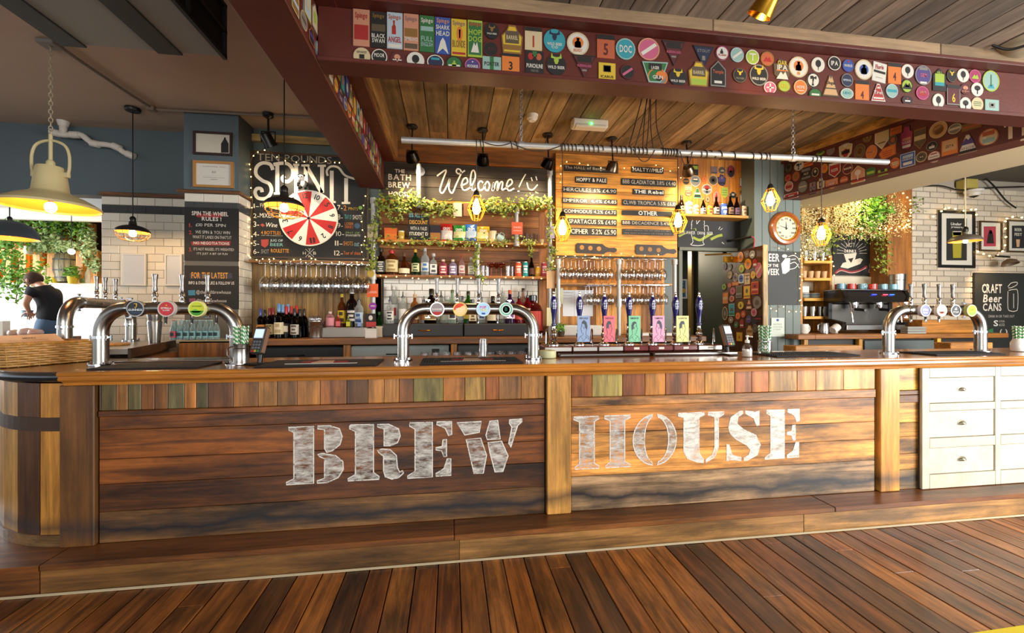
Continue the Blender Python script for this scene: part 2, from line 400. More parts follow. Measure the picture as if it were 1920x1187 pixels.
# floor
fl = MB().box(-14,-4,-0.12,12,13,-0.022).build('floor',solid('sub_floor','#1d130b',0.9),kind='structure')
x = -3.1;shades = ['#7a4520','#6b3a1a','#84502a','#5c3219','#744322','#8a5228','#4e2e1a','#6f4121']
while x < 5.2:
    wd = RU(0.118,0.134);cut = RU(0.2,2.6)
    for y0,y1 in ((-0.4,cut),(cut,2.56)):
        if y1 - y0 < 0.02: continue
        dz = RU(-0.0015,0.0015)
        MB().cbox(x + 0.0022,y0 + 0.001,-0.03,x + wd - 0.0034,y1 - 0.001,0.0 + dz,0.0025).build('floor_plank',FLOORW,fl,random.choice(shades))
    x += wd
MB().box(1.02,1.30,0.001,3.4,1.33,0.003)
t = MB();q0 = atz(1820,1187,0.002);q1 = atz(1920,1172,0.002);dv = (q1 - q0).normalized();nv = Vector((dv.y,-dv.x,0)) * 0.05
t.add([q0 - dv * 0.5,q1 + dv * 0.6,q1 + dv * 0.6 + nv,q0 - dv * 0.5 + nv],[(0,1,2,3)][::-1]);t.f = [(3,2,1,0)]
t.build('floor_tape',solid('yellow_tape','#d8c21c',0.5),label='yellow marking tape stuck on the floorboards',cat='tape')

# ceilings
ce = MB().box(-9,-4,3.34,-0.8,4.9,3.44).build('ceiling',solid('ceiling_plaster','#b59c86',0.9,var=0.08),kind='structure')
cw = MB().box(-0.9,-4,3.31,4.9,4.8,3.42).build('ceiling',solid('ceiling_void','#1a140e',0.9),kind='structure')
cs = ['#8c7659','#78664f','#957d5f','#6c5b48','#9d8566','#826d54'];cg = ['#77685a','#6a5e54','#857566','#5f554c','#7d6f62']
def ceil_boards(x0,x1,y0,y1,z,cols,cutp,CEILW=CEILW):
    x = x0
    while x < x1:
        wd = RU(0.155,0.195);cut = RU(y0 + 0.3,y1 - 0.3) if R() < cutp else y1
        for a,b in ((y0,cut),(cut,y1)):
            if b - a < 0.05: continue
            MB().cbox(x + 0.003,a + 0.002,z - RU(0,0.004),x + wd - 0.003,b - 0.002,z + 0.03,0.003).build('ceiling_plank',CEILW,cw,random.choice(cols))
        x += wd
ceil_boards(-0.6,4.6,2.44,4.66,3.28,cs,0.7)
ceil_boards(-0.6,4.9,-0.3,2.30,3.155,cg,0.6,CEILG)

# painted steel beams (boxed sections with lips) and the timbers packed above them
def beam(name,boxes):
    b = MB()
    for q in boxes: b.cbox(*q,c=0.004)
    return b.build(name,REDSTEEL,kind='structure')
bl = beam('beam',[(-0.925,0.3,2.765,-0.684,4.60,2.787),(-0.90,0.3,2.787,-0.690,4.60,3.055),(-0.93,0.3,3.055,-0.585,4.60,3.08)])
MB().cbox(-0.74,2.45,3.08,-0.55,4.6,3.285,0.004).build('edge_timber',WY,bl,'#7d5c3d')
MB().cbox(-0.93,0.3,3.08,-0.76,4.6,3.34,0.004).build('edge_timber',WY,bl,'#5c3a24')
bf = beam('beam',[(-0.684,2.315,2.765,4.28,2.46,2.787),(-0.684,2.335,2.787,4.28,2.44,3.057),(-0.684,2.256,3.057,4.28,2.46,3.08)])
for a,b in ((-0.64,1.5),(1.5,3.05),(3.05,4.3)):
    MB().cbox(a,2.27,3.081,b - 0.003,2.36,3.158,0.004).build('edge_timber',FASCIA,bf,random.choice(['#8b7357','#7d674c','#917a5c']))
MB().cbox(-0.64,2.36,3.081,4.3,2.46,3.285,0.004).build('edge_timber',WX,bf,'#7a5c40')
RBP = Plane((3.68,4.78,0),(0.2475,-0.9689,0),(-0.9689,-0.2475,0))
b = MB()
for a0,a1,z0,z1,c0,c1 in ((-0.1,2.75,2.765,2.787,-0.2,0.006),(-0.1,2.75,2.787,3.17,-0.17,0.0),(-0.1,2.75,3.17,3.195,-0.2,0.04)):
    b.prism([(a0,z0),(a1,z0),(a1,z1),(a0,z1)],RBP,c0,c1)
br = b.build('beam',REDSTEEL,kind='structure')
for a,e in ((-0.1,0.75),(0.75,1.6),(1.6,2.5)):
    MB().prism([(a,3.196),(e - 0.004,3.196),(e - 0.004,3.30),(a,3.30)],RBP,-0.15,0.045).build('edge_timber',WY,br,random.choice(['#a07a4c','#94703f']))

# left wall: blue-grey paint above a tiled wall, with a chimney breast
BLUE = solid('blue_grey_paint','#535f63',0.55,var=0.12,vscale=4);GREEN = solid('grey_green_paint','#56605a',0.5,var=0.06)
TILEW = tinted('glazed_tile',0.12,var=0.04);GROUT = solid('grout','#6b665c',0.9)
wl = MB().box(-3.50,4.87,-0.1,-1.9,5.0,2.655).build('wall_left',GROUT,kind='structure')
wu = MB().box(-9.0,4.86,2.655,-1.9,5.0,3.36).build('wall_left',BLUE,kind='structure')
MB().cbox(-3.5,4.835,2.652,-2.44,4.87,2.69,0.004).build('ledge',WX,wu,'#5c3d27')
def tile_rows(parent,pl,a0,a1,b_top,b_bot,tw,th,c,dark=(),skip=None):
    r = 0;b = b_top
    me = {}
    while b - th > b_bot - 0.001:
        a = a0 - (tw / 2 if r % 2 else 0)
        while a < a1 - 0.004:
            s,e = max(a,a0),min(a + tw,a1)
            if e - s > 0.012 and not (skip and skip((s + e) / 2,b - th / 2)):
                k = (round(e - s,3),r in dark)
                cen = pl.pt((s + e) / 2,b - th / 2,c)
                if k not in me:
                    hw = (e - s) / 2 - 0.0016;hh = th / 2 - 0.0016;m = MB();P0 = Plane((0,0,0),pl.ex,pl.n)
                    cc = 0.0035
                    vs = [P0.pt(x,y,-0.006) for x,y in ((-hw,-hh),(hw,-hh),(hw,hh),(-hw,hh))] + [P0.pt(x,y,0.0) for x,y in ((-hw,-hh),(hw,-hh),(hw,hh),(-hw,hh))] + [P0.pt(x,y,0.003) for x,y in ((-hw + cc,-hh + cc),(hw - cc,-hh + cc),(hw - cc,hh - cc),(-hw + cc,hh - cc))]
                    fs = [(8,9,10,11)] + [(i,(i + 1) % 4,(i + 1) % 4 + 4,i + 4) for i in range(4)] + [(i + 4,(i + 1) % 4 + 4,(i + 1) % 4 + 8,i + 8) for i in range(4)]
                    mm = bpy.data.meshes.new('tile');mm.from_pydata([tuple(p) for p in vs],[],fs);mm.materials.append(TILEW);me[k] = mm
                o = bpy.data.objects.new('tile',me[k]);COL.objects.link(o);o.parent = parent;o.location = cen - WL[parent.name]
                g = RU(-6,6);o.color = lin((0.27,0.28,0.29)) if r in dark else lin(((226 + g) / 255,(219 + g) / 255,(203 + g) / 255))
            a += tw
        b -= th;r += 1
tile_rows(wl,FP(4.87),-3.50,-2.44,2.65,1.15,0.163,0.0825,0.002,dark=(1,))
wc = MB().box(-2.448,4.36,-0.1,-1.985,4.88,2.585).build('wall_column',GROUT,kind='structure')
wcu = MB().box(-2.452,4.352,2.585,-1.981,4.88,3.35).build('wall_column',BLUE,kind='structure')
MB().cbox(-2.50,4.33,2.583,-1.96,4.70,2.612,0.004).build('ledge',WX,wcu,'#5f3c25')
tile_rows(wc,FP(4.36),-2.448,-1.985,2.58,1.2,0.163,0.077,0.004,dark=(1,),skip=lambda a,b: 1.3 < b < 2.42)
tile_rows(wc,Plane((-1.985,0,0),(0,1,0),(1,0,0)),4.36,4.62,2.58,1.2,0.163,0.077,0.004,dark=(1,))

# the back wall behind the bar, with its lintel over the doorway
wb = MB().box(-1.99,4.66,-0.1,2.62,4.80,3.36).build('wall_back',GREEN,kind='structure')
lt = MB().box(2.62,4.66,2.23,3.50,4.80,3.32).build('wall_back',solid('dark_lintel','#191a17',0.6),kind='structure')
wpass = MB()
wpass.box(2.2,7.0,-0.1,4.6,7.1,3.3);wpass.box(2.50,4.80,-0.1,2.62,7.0,3.3);wpass.box(3.42,4.9,-0.1,3.52,7.0,3.3);wpass.box(2.5,4.8,2.6,3.5,7.0,2.7)
wpass.build('wall_passage',solid('passage_paint','#34382a',0.6),kind='structure')
lamp('POINT','passage_lamp',(3.0,6.2,2.35),34,(1.0,0.86,0.62),shadow_soft_size=0.08)
# trims round the doorway
dj = MB();dj.cbox(2.62,4.62,0,2.665,4.68,2.23,0.003);dj.cbox(2.62,4.61,2.195,3.36,4.68,2.235,0.003);dj.build('trim_1',solid('door_trim','#55584a',0.5),kind='structure')
# pillar with tongue-and-groove boards right of the doorway
wp = MB().box(3.42,4.405,-0.1,3.99,4.98,3.30).build('wall_pillar',GREEN,kind='structure')
for i in range(6):
    MB().cbox(3.405 + i * 0.098,4.392,0.1,3.405 + (i + 1) * 0.098 - 0.003,4.404,3.28,0.003).build('board',solid('grey_green_board','#66716b',0.5,var=0.06),wp)
# right rear wall in white painted brick
wr = MB().box(3.9,5.02,-0.1,9.5,5.15,3.36).build('wall_right',solid('mortar','#a79c8c',0.9),kind='structure')
BRK = tinted('painted_brick',0.6,var=0.1);BM = []
for i in range(3):
    m = MB().cbox(-0.1075,-0.012,-0.033,0.1075,0.0,0.033,0.004);me = bpy.data.meshes.new('brick');me.from_pydata([tuple(p) for p in m.v],[],m.f);me.materials.append(BRK);BM.append(me)
for rrow in range(27):
    z = 1.17 + rrow * 0.0775
    for k in range(13):
        xx = 6.1 + k * 0.2245 + (0.112 if rrow % 2 else 0)
        o = bpy.data.objects.new('brick',random.choice(BM));COL.objects.link(o);o.parent = wr;o.location = Vector((xx,5.018 - RU(0,0.004),z)) - WL[wr.name]
        g = RU(-12,8) - (26 if R() < 0.08 else 0);o.color = lin(((212 + g) / 255,(197 + g) / 255,(174 + g) / 255))
MB().box(4.6,-4,3.345,9.5,5.15,3.45).build('ceiling',solid('right_ceiling','#5d564d',0.9),kind='structure')
# cream soffit running beside the right beam
b = MB();b.prism([(0.0,2.80),(2.9,2.80),(2.9,3.35),(0.0,3.35)],RBP,-0.98,-0.21);b.build('trim_2',solid('cream_soffit','#c9b893',0.7),kind='structure')
# the rest of the room the photograph implies: side walls and a street front of tall windows behind the viewer
MB().box(8.9,1.2,-0.1,9.05,5.1,3.4).build('wall_right',GREEN,kind='structure')
b = MB();b.box(-9,-4.1,-0.1,9,-4.0,0.55);b.box(-9,-4.1,2.75,9,-4.0,3.4)
for xx in (-9,-5.2,-1.8,1.4,4.9,8.8): b.box(xx,-4.1,0.55,xx + 0.3,-4.0,2.75)
b.build('wall_front',GREEN,kind='structure')

# ---------------- the conservatory room seen past the tiled wall
wf = MB();wf.box(-16,9.6,-0.1,-4,9.75,4.0);wf.build('wall_far',solid('far_wall_timber','#4a3524',0.8),kind='structure')
MB().box(-16,4.9,3.3,-3.5,9.8,3.4).build('ceiling',solid('far_ceiling','#cfd2d2',0.8),kind='structure')
MB().box(-16.1,4.9,-0.1,-16,9.8,0.9).build('wall_far_left',WHITE,kind='structure')
b = MB()
for yy in (5.6,6.6,7.6,8.6): b.cbox(-15,yy,3.12,-4,yy + 0.1,3.3)
b.build('trim_3',solid('white_rafter','#c8cac8',0.6),kind='structure')

# ================================================================ THE BAR
# step along its foot: mitred tread boards and risers
st = thing('bar_step','dark stained timber step running along the foot of the bar','step',(1.0,2.6,0))
TC = ['#5e371d','#6a4022','#583218']
for a,e in ((-2.10,0.02),(0.02,2.55),(2.55,5.2)):
    MB().cbox(a + 0.001,2.52,0.125,e - 0.001,2.80,0.157,0.005).build('tread',STEPW,st,random.choice(TC))
for a,e in ((-2.10,0.05),(0.05,2.32),(2.32,5.2)):
    MB().cbox(a + 0.001,2.527,0.0,e - 0.001,2.56,0.124,0.003).build('riser',STEPW,st,{-2.10: '#5e4026',0.05: '#7d5a3a',2.32: '#946c46'}[a])
P0 = Plane((0,0,0),(1,0,0),(0,0,1),(0,1,0))
MB().prism([(-2.102,2.52),(-2.102,2.80),(-2.55,3.05),(-2.95,3.5),(-3.30,3.5),(-3.18,3.1),(-2.80,2.62),(-2.5,2.52)],P0,0.125,0.157).build('tread',STEPW,st,'#5a3318')
MB().prism([(-2.102,2.527),(-2.5,2.527),(-2.79,2.63),(-3.17,3.1),(-3.1,3.1),(-2.75,2.66),(-2.48,2.56),(-2.102,2.56)],P0,0.0,0.124).build('riser',STEPW,st,'#59341b')
b = MB();pth = [(-3.17,3.09),(-2.79,2.62),(-2.5,2.516),(5.2,2.516)]
b.tube([(x,y,0.006) for x,y in pth],0.007,6);b.build('trim_4',solid('floor_sealant','#b8a888',0.7),kind='structure')

# the timber front
bar = thing('bar_counter','long reclaimed timber bar front with large white stencilled letters','bar counter',(0.5,2.76,0.157))
def bx(u): return at(u,800,2.715).x
bk = MB().box(-2.05,2.738,0.158,bx(1722),2.79,1.056);bk.build('backing',solid('bar_backing','#1c120a',0.9),bar)
PC1 = ['#6a3d1c','#5c3317','#73441f','#643818','#57301a','#6e4222']
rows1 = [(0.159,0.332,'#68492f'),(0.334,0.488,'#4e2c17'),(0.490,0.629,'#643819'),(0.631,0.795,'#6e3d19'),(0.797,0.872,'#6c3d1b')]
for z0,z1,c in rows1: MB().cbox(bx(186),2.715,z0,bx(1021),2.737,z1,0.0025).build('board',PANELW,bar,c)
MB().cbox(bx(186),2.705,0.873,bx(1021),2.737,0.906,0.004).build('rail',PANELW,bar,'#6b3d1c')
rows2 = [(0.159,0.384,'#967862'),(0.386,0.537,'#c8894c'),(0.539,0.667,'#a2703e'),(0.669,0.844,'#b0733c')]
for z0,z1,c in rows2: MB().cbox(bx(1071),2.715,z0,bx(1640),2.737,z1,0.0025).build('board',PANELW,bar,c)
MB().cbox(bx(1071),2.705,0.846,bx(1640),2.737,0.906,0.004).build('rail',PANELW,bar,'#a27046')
hu = [186,189.5,217.6,240,265,290,315,346,368,390,437,484,520,557,600,650,690,720,748,775,831,871.6,910,935,977,1021]
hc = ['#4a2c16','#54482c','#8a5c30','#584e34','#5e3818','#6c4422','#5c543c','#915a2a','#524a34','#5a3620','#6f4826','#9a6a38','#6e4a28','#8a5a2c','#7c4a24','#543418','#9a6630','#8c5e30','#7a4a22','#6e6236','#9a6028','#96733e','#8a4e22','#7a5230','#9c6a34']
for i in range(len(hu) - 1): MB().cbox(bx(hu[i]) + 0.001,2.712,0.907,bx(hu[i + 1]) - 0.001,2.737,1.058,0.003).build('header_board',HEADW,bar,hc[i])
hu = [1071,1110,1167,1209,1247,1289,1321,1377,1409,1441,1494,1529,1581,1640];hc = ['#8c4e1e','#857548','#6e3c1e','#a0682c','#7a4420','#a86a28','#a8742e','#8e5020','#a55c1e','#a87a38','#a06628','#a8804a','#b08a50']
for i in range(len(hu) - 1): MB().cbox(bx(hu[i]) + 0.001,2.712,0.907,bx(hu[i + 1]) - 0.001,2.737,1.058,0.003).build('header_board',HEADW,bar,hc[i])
MB().cbox(bx(118),2.690,0.157,bx(183),2.737,1.057,0.005).build('post',POSTW,bar,'#5a3a20')
MB().cbox(bx(1024.5),2.690,0.1575,bx(1069),2.737,1.057,0.005).build('post',POSTW,bar,'#a87a46')
MB().cbox(bx(1645),2.690,0.1575,bx(1681),2.737,1.057,0.005).build('post',POSTW,bar,'#a8743a')
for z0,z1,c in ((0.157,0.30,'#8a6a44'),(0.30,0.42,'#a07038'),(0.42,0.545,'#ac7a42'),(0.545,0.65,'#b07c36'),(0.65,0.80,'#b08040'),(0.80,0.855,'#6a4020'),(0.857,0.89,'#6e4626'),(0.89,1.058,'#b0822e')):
    MB().cbox(bx(1683),2.714 - (0.012 if 0.79 < z0 < 0.87 else 0),z0 + 0.001,bx(1722),2.737,z1 - 0.001,0.0025).build('board',PANELW,bar,c)
# painted stencil letters
LTR = worn_paint('stencil_paint','#cfcac0',16,0.50,0.13,(0.7,1,2.2));LTR2 = worn_paint('stencil_paint_fresh','#dcd8cc',14,0.40,0.14,(0.7,1,2.2));LEDGE = worn_paint('stencil_edge','#d8d4ca',40,0.40,0.08)
LB = dict(
 B=[[(.03,.995),(.47,1),(.47,0),(0,0),(0,.04),(.13,.1),(.13,.9),(.05,.94)],
    [(.54,1),(.75,1),(.92,.94),(.97,.80),(.93,.66),(.80,.56),(.70,.53),(.66,.6),(.66,.93),(.54,.95)],
    [(.54,.50),(.62,.52),(.70,.5),(.85,.47),(.98,.36),(.99,.22),(.9,.08),(.7,0),(.53,0),(.53,.04),(.66,.08),(.66,.42),(.58,.46)]],
 R=[[(.03,.98),(.05,1),(.45,1),(.45,.14),(.55,.06),(.55,.01),(0,.01),(0,.05),(.13,.12),(.13,.88),(.03,.93)],
    [(.52,.99),(.72,.99),(.9,.9),(.93,.77),(.88,.65),(.75,.6),(.64,.6),(.64,.9),(.52,.95)],
    [(.52,.53),(.6,.55),(.75,.53),(.86,.42),(.88,.2),(.92,.12),(.97,.15),(.99,.1),(.9,.02),(.78,0),(.66,.05),(.63,.16),(.63,.42),(.55,.48)]],
 E=[[(.05,1),(.56,1),(.56,0),(0,0),(0,.04),(.17,.12),(.17,.88),(.05,.94)],[(.66,1),(1,1),(1,.76),(.93,.74),(.85,.88),(.72,.93),(.66,.95)],
    [(.64,.53),(.78,.55),(.8,.67),(.88,.68),(.88,.36),(.82,.36),(.77,.47),(.64,.49)],[(.64,.01),(.98,.01),(.98,.32),(.9,.32),(.82,.14),(.64,.06)]],
 W=[[(0,.97),(.37,.98),(.34,.78),(.12,.74)],[(.14,.66),(.36,.67),(.45,.35),(.40,.02),(.26,.02)],[(.5,.98),(.62,.99),(.66,.64),(.46,.64),(.44,.72)],[(.47,.58),(.68,.6),(.78,.32),(.7,.03),(.58,.03),(.5,.4)],
    [(.8,.99),(1,1),(1,.95),(.93,.88),(.82,.47),(.79,.55),(.84,.85),(.8,.93)]],
 H=[[(0,1),(.44,1),(.44,.95),(.36,.9),(.36,.1),(.44,.04),(.44,0),(.02,0),(.02,.04),(.1,.1),(.1,.9),(0,.95)],[(.54,1),(1,1),(1,.95),(.9,.9),(.9,.1),(1,.04),(1,0),(.56,0),(.56,.04),(.64,.1),(.64,.9),(.54,.95)]],
 O=[arc(.5,.5,.5,.5,96,264,14) + arc(.46,.5,.2,.44,262,98,12),arc(.5,.5,.5,.5,84,-84,14) + arc(.54,.5,.28,.44,-82,82,12)],
 U=[[(0,1),(.57,1),(.57,.95),(.45,.9),(.45,.2),(.55,.06),(.55,0),(.4,.02),(.2,.1),(.12,.25),(.12,.9),(0,.95)],[(.65,1),(1,1),(1,.95),(.88,.88),(.88,.3),(.8,.1),(.6,0),(.6,.05),(.75,.15),(.8,.3),(.8,.9),(.65,.95)]],
 S=[[(.05,.68),(.12,.88),(.38,1),(.46,1),(.46,.95),(.32,.88),(.3,.74),(.5,.62),(.85,.5),(.99,.3),(.9,.1),(.6,0),(.5,0),(.5,.05),(.65,.1),(.7,.2),(.6,.3),(.25,.45),(.1,.55)],
    [(.54,1),(.85,.97),(.95,1),(.95,.7),(.88,.68),(.8,.85),(.55,.95)],[(0,.35),(.06,.33),(.15,.12),(.42,.06),(.42,0),(.1,.03),(0,0)]])
PB = FP(2.715)
for ch,u0,u1,m in (('B',537,645,LTR),('R',652.6,757.7,LTR),('E',764,847,LTR),('W',856.5,979,LTR),('H',1075.6,1181.5,LTR),('O',1186.7,1268,LTR),('U',1271.6,1356.8,LTR2),('S',1362.7,1426,LTR2),('E',1433.8,1498.5,LTR2)):
    a0,a1 = bx(u0),bx(u1);b = MB();e = MB()
    for poly in LB[ch]:
        q = [(a0 + (a1 - a0) * x,0.434 + 0.344 * y) for x,y in poly];b.flat(q,PB,0.0012);e.ribbon(PB,q,0.007,0.0018,True)
    o = b.build('painted_letter',m,bar);e.build('outline',LEDGE,o)
# curved staved corner at the left end
NS = 6;cx,cy,rad = -2.10,3.495,0.78
sc_ = ['#7a5a34','#a07238','#4a2e1a','#a2743a','#8a6436','#5a3a22']
for i in range(9):
    a0 = radians(-91 - i * 11.8);a1 = radians(-91 - (i + 1) * 11.8 + 0.45)
    poly = [(cx + rad * cos(a0),cy + rad * sin(a0)),(cx + rad * cos(a1),cy + rad * sin(a1)),(cx + (rad - 0.03) * cos(a1),cy + (rad - 0.03) * sin(a1)),(cx + (rad - 0.03) * cos(a0),cy + (rad - 0.03) * sin(a0))]
    MB().prism(poly,P0,0.22,1.065).build('stave',POSTW,bar,['#a06f36','#4a2e1c','#9a713c','#a8783c','#84613a','#5c3c22','#98703c','#70502c','#8a6636'][i])
def hoop(z0,z1,r0,r1,d0=-90,d1=-195,n=24):
    p = arc(cx,cy,r1,r1,d0,d1,n) + arc(cx,cy,r0,r0,d1,d0,n);return MB().prism(p,P0,z0,z1)
hoop(0.80,0.875,0.775,0.786).build('hoop',solid('rusty_band','#4a3628',0.5,0.3,var=0.2),bar)
hoop(0.1575,0.2195,0.765,0.787).build('kickboard',STEPW,bar,'#5e4630')
hoop(0.16,1.06,0.66,0.745).build('backing',solid('bar_backing','#1c120a',0.9),bar)

# worktop with its moulded nosing
prof = [(0.0,1.139),(0.0,1.139),(0.004,1.133),(0.009,1.125),(0.009,1.116),(0.004,1.108),(0.018,1.104),(0.022,1.098),(0.020,1.088),(0.030,1.082),(0.045,1.078),(0.075,1.058)]
top = MB();x0,x1 = -2.10,5.3
top.box(x0,2.63,1.10,x1,3.30,1.139)
pr = [(2.62 + (0.012 - a if i in (3,4) else a),z) for i,(a,z) in enumerate(prof)]
pr = [(2.632,1.1392),(2.625,1.1375),(2.620,1.133),(2.618,1.126),(2.620,1.119),(2.626,1.114),(2.634,1.112),(2.634,1.108),(2.628,1.105),(2.626,1.098),(2.629,1.091),(2.638,1.087),(2.65,1.083),(2.66,1.075),(2.665,1.060),(2.70,1.058),(2.74,1.10)]
PX = Plane((x0,0,0),(0,1,0),(1,0,0))
top.prism(pr,PX,0,x1 - x0)
top.build('bar_worktop',TOPW,None,'#8f5a28',label='long varnished timber bar worktop with a moulded front edge',cat='worktop')
b = MB();p = [(-2.10,2.69)] + arc(cx,cy,0.82,0.82,-90,-180,20) + [(cx - 0.82,4.0),(-2.30,4.0),(-2.10,3.30)]
b.prism([q for q in p if True][1:],P0,1.085,1.137)
ct = b.build('corner_worktop',wood('varnished_top_y','y',0.16,0.7,coat=0.6,stain=0.25,lo=0.55),None,'#6e3f1c',label='rounded end of the bar worktop under the wicker basket',cat='worktop')
b = MB();pp = [(-2.08,cy - 0.82)] + [(q[0],q[1]) for q in arc(cx,cy,0.82,0.82,-92,-180,22)] + [(cx - 0.82,4.0)]
b.tube([(x,y,1.108) for x,y in pp],0.026,10);b.build('edge_band',solid('dark_steel_edge','#6a6c70',0.25,0.9),ct)
# white painted drawer cabinet at the right end
WD = solid('distressed_white','#bcb49e',0.55,var=0.36,vscale=6,bump=0.1);dc = thing('drawer_cabinet','distressed white painted drawer cabinet set into the bar','cabinet',(4.0,2.75,0.16))
xa = at(1727,800,2.69).x;xs = [xa,at(1741,800,2.69).x,at(1864,800,2.69).x,at(1874,800,2.69).x];xs += [xs[3] + xs[2] - xs[1]];xs += [xs[4] + 0.05]
zs = [0.165,0.225,0.425,0.475,0.675,0.725,0.915,0.965,1.055]
zr = [(0.263,0.461),(0.532,0.734),(0.789,0.983)]
MB().box(xs[0] + .002,2.703,0.162,xs[5],2.80,1.05).build('carcass_back',solid('worn_shadow_gap','#4a3f2c',.9),dc);fr = MB()  # dark backing: brown wear and the drawer gap shadows put into one colour
for a,e in ((xs[0],xs[1]),(xs[2],xs[3]),(xs[4],xs[5])): fr.cbox(a,2.682,0.161,e,2.702,1.055,0.003)
for a,e in ((xs[1],xs[2]),(xs[3],xs[4])):
    for z0,z1 in ((0.161,0.263),(0.461,0.532),(0.734,0.789),(0.983,1.055)): fr.cbox(a + .0005,2.6825,z0,e - .0005,2.702,z1,0.003)
fr.build('carcass',WD,dc)
for k,(a,e) in enumerate(((xs[1],xs[2]),(xs[3],xs[4]))):
    for z0,z1 in zr:
        d = MB().cbox(a + 0.004,2.690,z0 + 0.004,e - 0.004,2.702,z1 - 0.004,0.003).build('drawer',solid('distressed_white_drawer','#c2baa4',0.55,var=0.34,vscale=8,bump=0.1),dc)
        hx = (a + e) / 2;hz = (z0 + z1) / 2 + 0.0;h = MB()
        for i in range(7):
            pass
        pts = []
        n1,n2 = 10,5
        vs = []
        for i in range(n1 + 1):
            th = pi * i / n1
            for j in range(n2 + 1):
                ph = pi / 2 * j / n2;vs.append((hx + 0.034 * cos(th) * (1 if j == 0 else cos(ph * 0.9)),2.690 - 0.022 * sin(ph) * (0.4 + 0.6 * sin(th)),hz - 0.008 + 0.028 * sin(th) * cos(ph * 0.85)))
        h.add(vs,[(i * (n2 + 1) + j,i * (n2 + 1) + j + 1,(i + 1) * (n2 + 1) + j + 1,(i + 1) * (n2 + 1) + j) for i in range(n1) for j in range(n2)],True)
        h.prism(arc(hx,hz - 0.008,0.042,0.035,0,180,12),FP(2.690),0.0,0.002)
        h.build('cup_handle',solid('aged_pewter','#8f8b78',0.35,0.8),d)
# ================================================================ BACK WALL FITTINGS, BOARDS AND SIGNS
def Z(ox,oy,s): return lambda x,y: (ox + x / s,oy + y / s)
def tx(b,pl,s,u0,v0,u1,v1,c=0.0015,bold=0,slant=0.0):
    a0,b1 = pl.hit(u0,v0);a1,b0 = pl.hit(u1,v1);return b.text(pl,s,a0,b0,a1,b1,c,bold,slant)
INK = {}
def ink(col): return solid('ink_' + col.strip('#'),col,0.7)
def lettering(root,pl,rows,zf,c=0.0015):
    """rows: (text, x0, y0, x1, y1, colour[, bold]) in a zoom frame; one flat child per colour."""
    by = {}
    for r in rows: by.setdefault(r[5],[]).append(r)
    for col,rs in by.items():
        b = MB()
        for r in rs:
            u0,v0 = zf(r[1],r[2]);u1,v1 = zf(r[3],r[4]);tx(b,pl,r[0],u0,v0,u1,v1,c,r[6] if len(r) > 6 else 0,r[7] if len(r) > 7 else 0)
        b.build('lettering',ink(col),root)
def strokes(root,pl,zf,paths,wpx,col,c=0.0015,name='lettering',k=5):
    b = MB()
    for p in paths:
        q = [pl.hit(*zf(x,y)) for x,y in p]
        if len(q) > 2: q = [(v.x,v.y) for v in spline([(x,y) for x,y in q],k)]
        b.ribbon(pl,q,wpx,c)
    return b.build(name,ink(col),root)
def zpoly(pl,zf,pts): return [pl.hit(*zf(x,y)) for x,y in pts]
def board(name,label,cat,pl,u0,v0,u1,v1,mat,th=0.018,color=None,group=None,c=0.0,r=0):
    a0,b1 = pl.hit(u0,v0);a1,b0 = pl.hit(u1,v1)
    b = MB()
    if r: b.prism(rrect(a0,b0,a1,b1,r),pl,c - th,c)
    else: b.prism([(a0,b0),(a1,b0),(a1,b1),(a0,b1)],pl,c - th,c)
    return b.build(name,mat,None,color,label,cat,group)
def frame(root,pl,u0,v0,u1,v1,wd,mat,color=None,th=0.02,c=0.0):
    a0,b1 = pl.hit(u0,v0);a1,b0 = pl.hit(u1,v1)
    b = MB()
    b.ring([(a0,b0),(a1,b0),(a1,b1),(a0,b1)],[(a0 + wd,b0 + wd),(a1 - wd,b0 + wd),(a1 - wd,b1 - wd),(a0 + wd,b1 - wd)],pl,c - 0.004,c + th)
    return b.build('frame',mat,root,color)

# ---- planked wall under the wheel board, timber cladding behind the shelves
def planks_up(parent,pl,u0,u1,v0,v1,wpx,cols,mat,th=0.02,name='plank'):
    u = u0
    while u < u1 - 2:
        e = min(u1,u + wpx * RU(0.8,1.2));a0,b1 = pl.hit(u,v0);a1,b0 = pl.hit(e,v1);p = pl.pt(a0,b0,th);q = pl.pt(a1,b1,0)
        MB().cbox(p.x + 0.001,p.y,p.z,q.x - 0.001,q.y,q.z,0.003).build(name,mat,parent,random.choice(cols));u = e
def planks_across(parent,pl,u0,u1,vs,cols,mat,th=0.02,name='plank',c=0.0):
    um = (u0 + u1) / 2
    for i in range(len(vs) - 1):
        a0 = pl.hit(u0,vs[i])[0];a1 = pl.hit(u1,vs[i])[0];b1 = pl.hit(um,vs[i])[1];b0 = pl.hit(um,vs[i + 1])[1]
        p = pl.pt(a0,b0,th + c);q = pl.pt(a1,b1,c)
        MB().cbox(p.x,p.y,p.z + 0.0012,q.x,q.y,q.z - 0.0012,0.003).build(name,mat,parent,cols[i % len(cols)])
PWB = FP(4.66)
planks_up(wb,PWB,471,716,494,660,25,['#7f6342','#8c6f4c','#725636','#99794f','#866848'],PLANKZ)
planks_across(wb,PWB,700,1042,(268,311),['#6e4216'],PLANKX,0.05,'header_plank')
planks_across(wb,PWB,712,1042,(380,402,425,448,470,492,520),['#6e431f','#7a4c24','#633a1a','#83552b','#6a4020','#774a22'],PLANKX,0.018)
planks_across(wb,PWB,472,620,(257,271),['#8f7750'],PLANKX,0.04,'header_plank')
planks_up(wb,PWB,700,717,500,660,20,['#6a4726'],PLANKZ);planks_up(wb,PWB,1009,1046,380,660,18,['#77481f','#8a5526'],PLANKZ)
planks_up(wb,PWB,1046,1244,484,645,32,['#b0752e','#c08238','#a0682a','#b87c34','#986028'],PLANKZ)
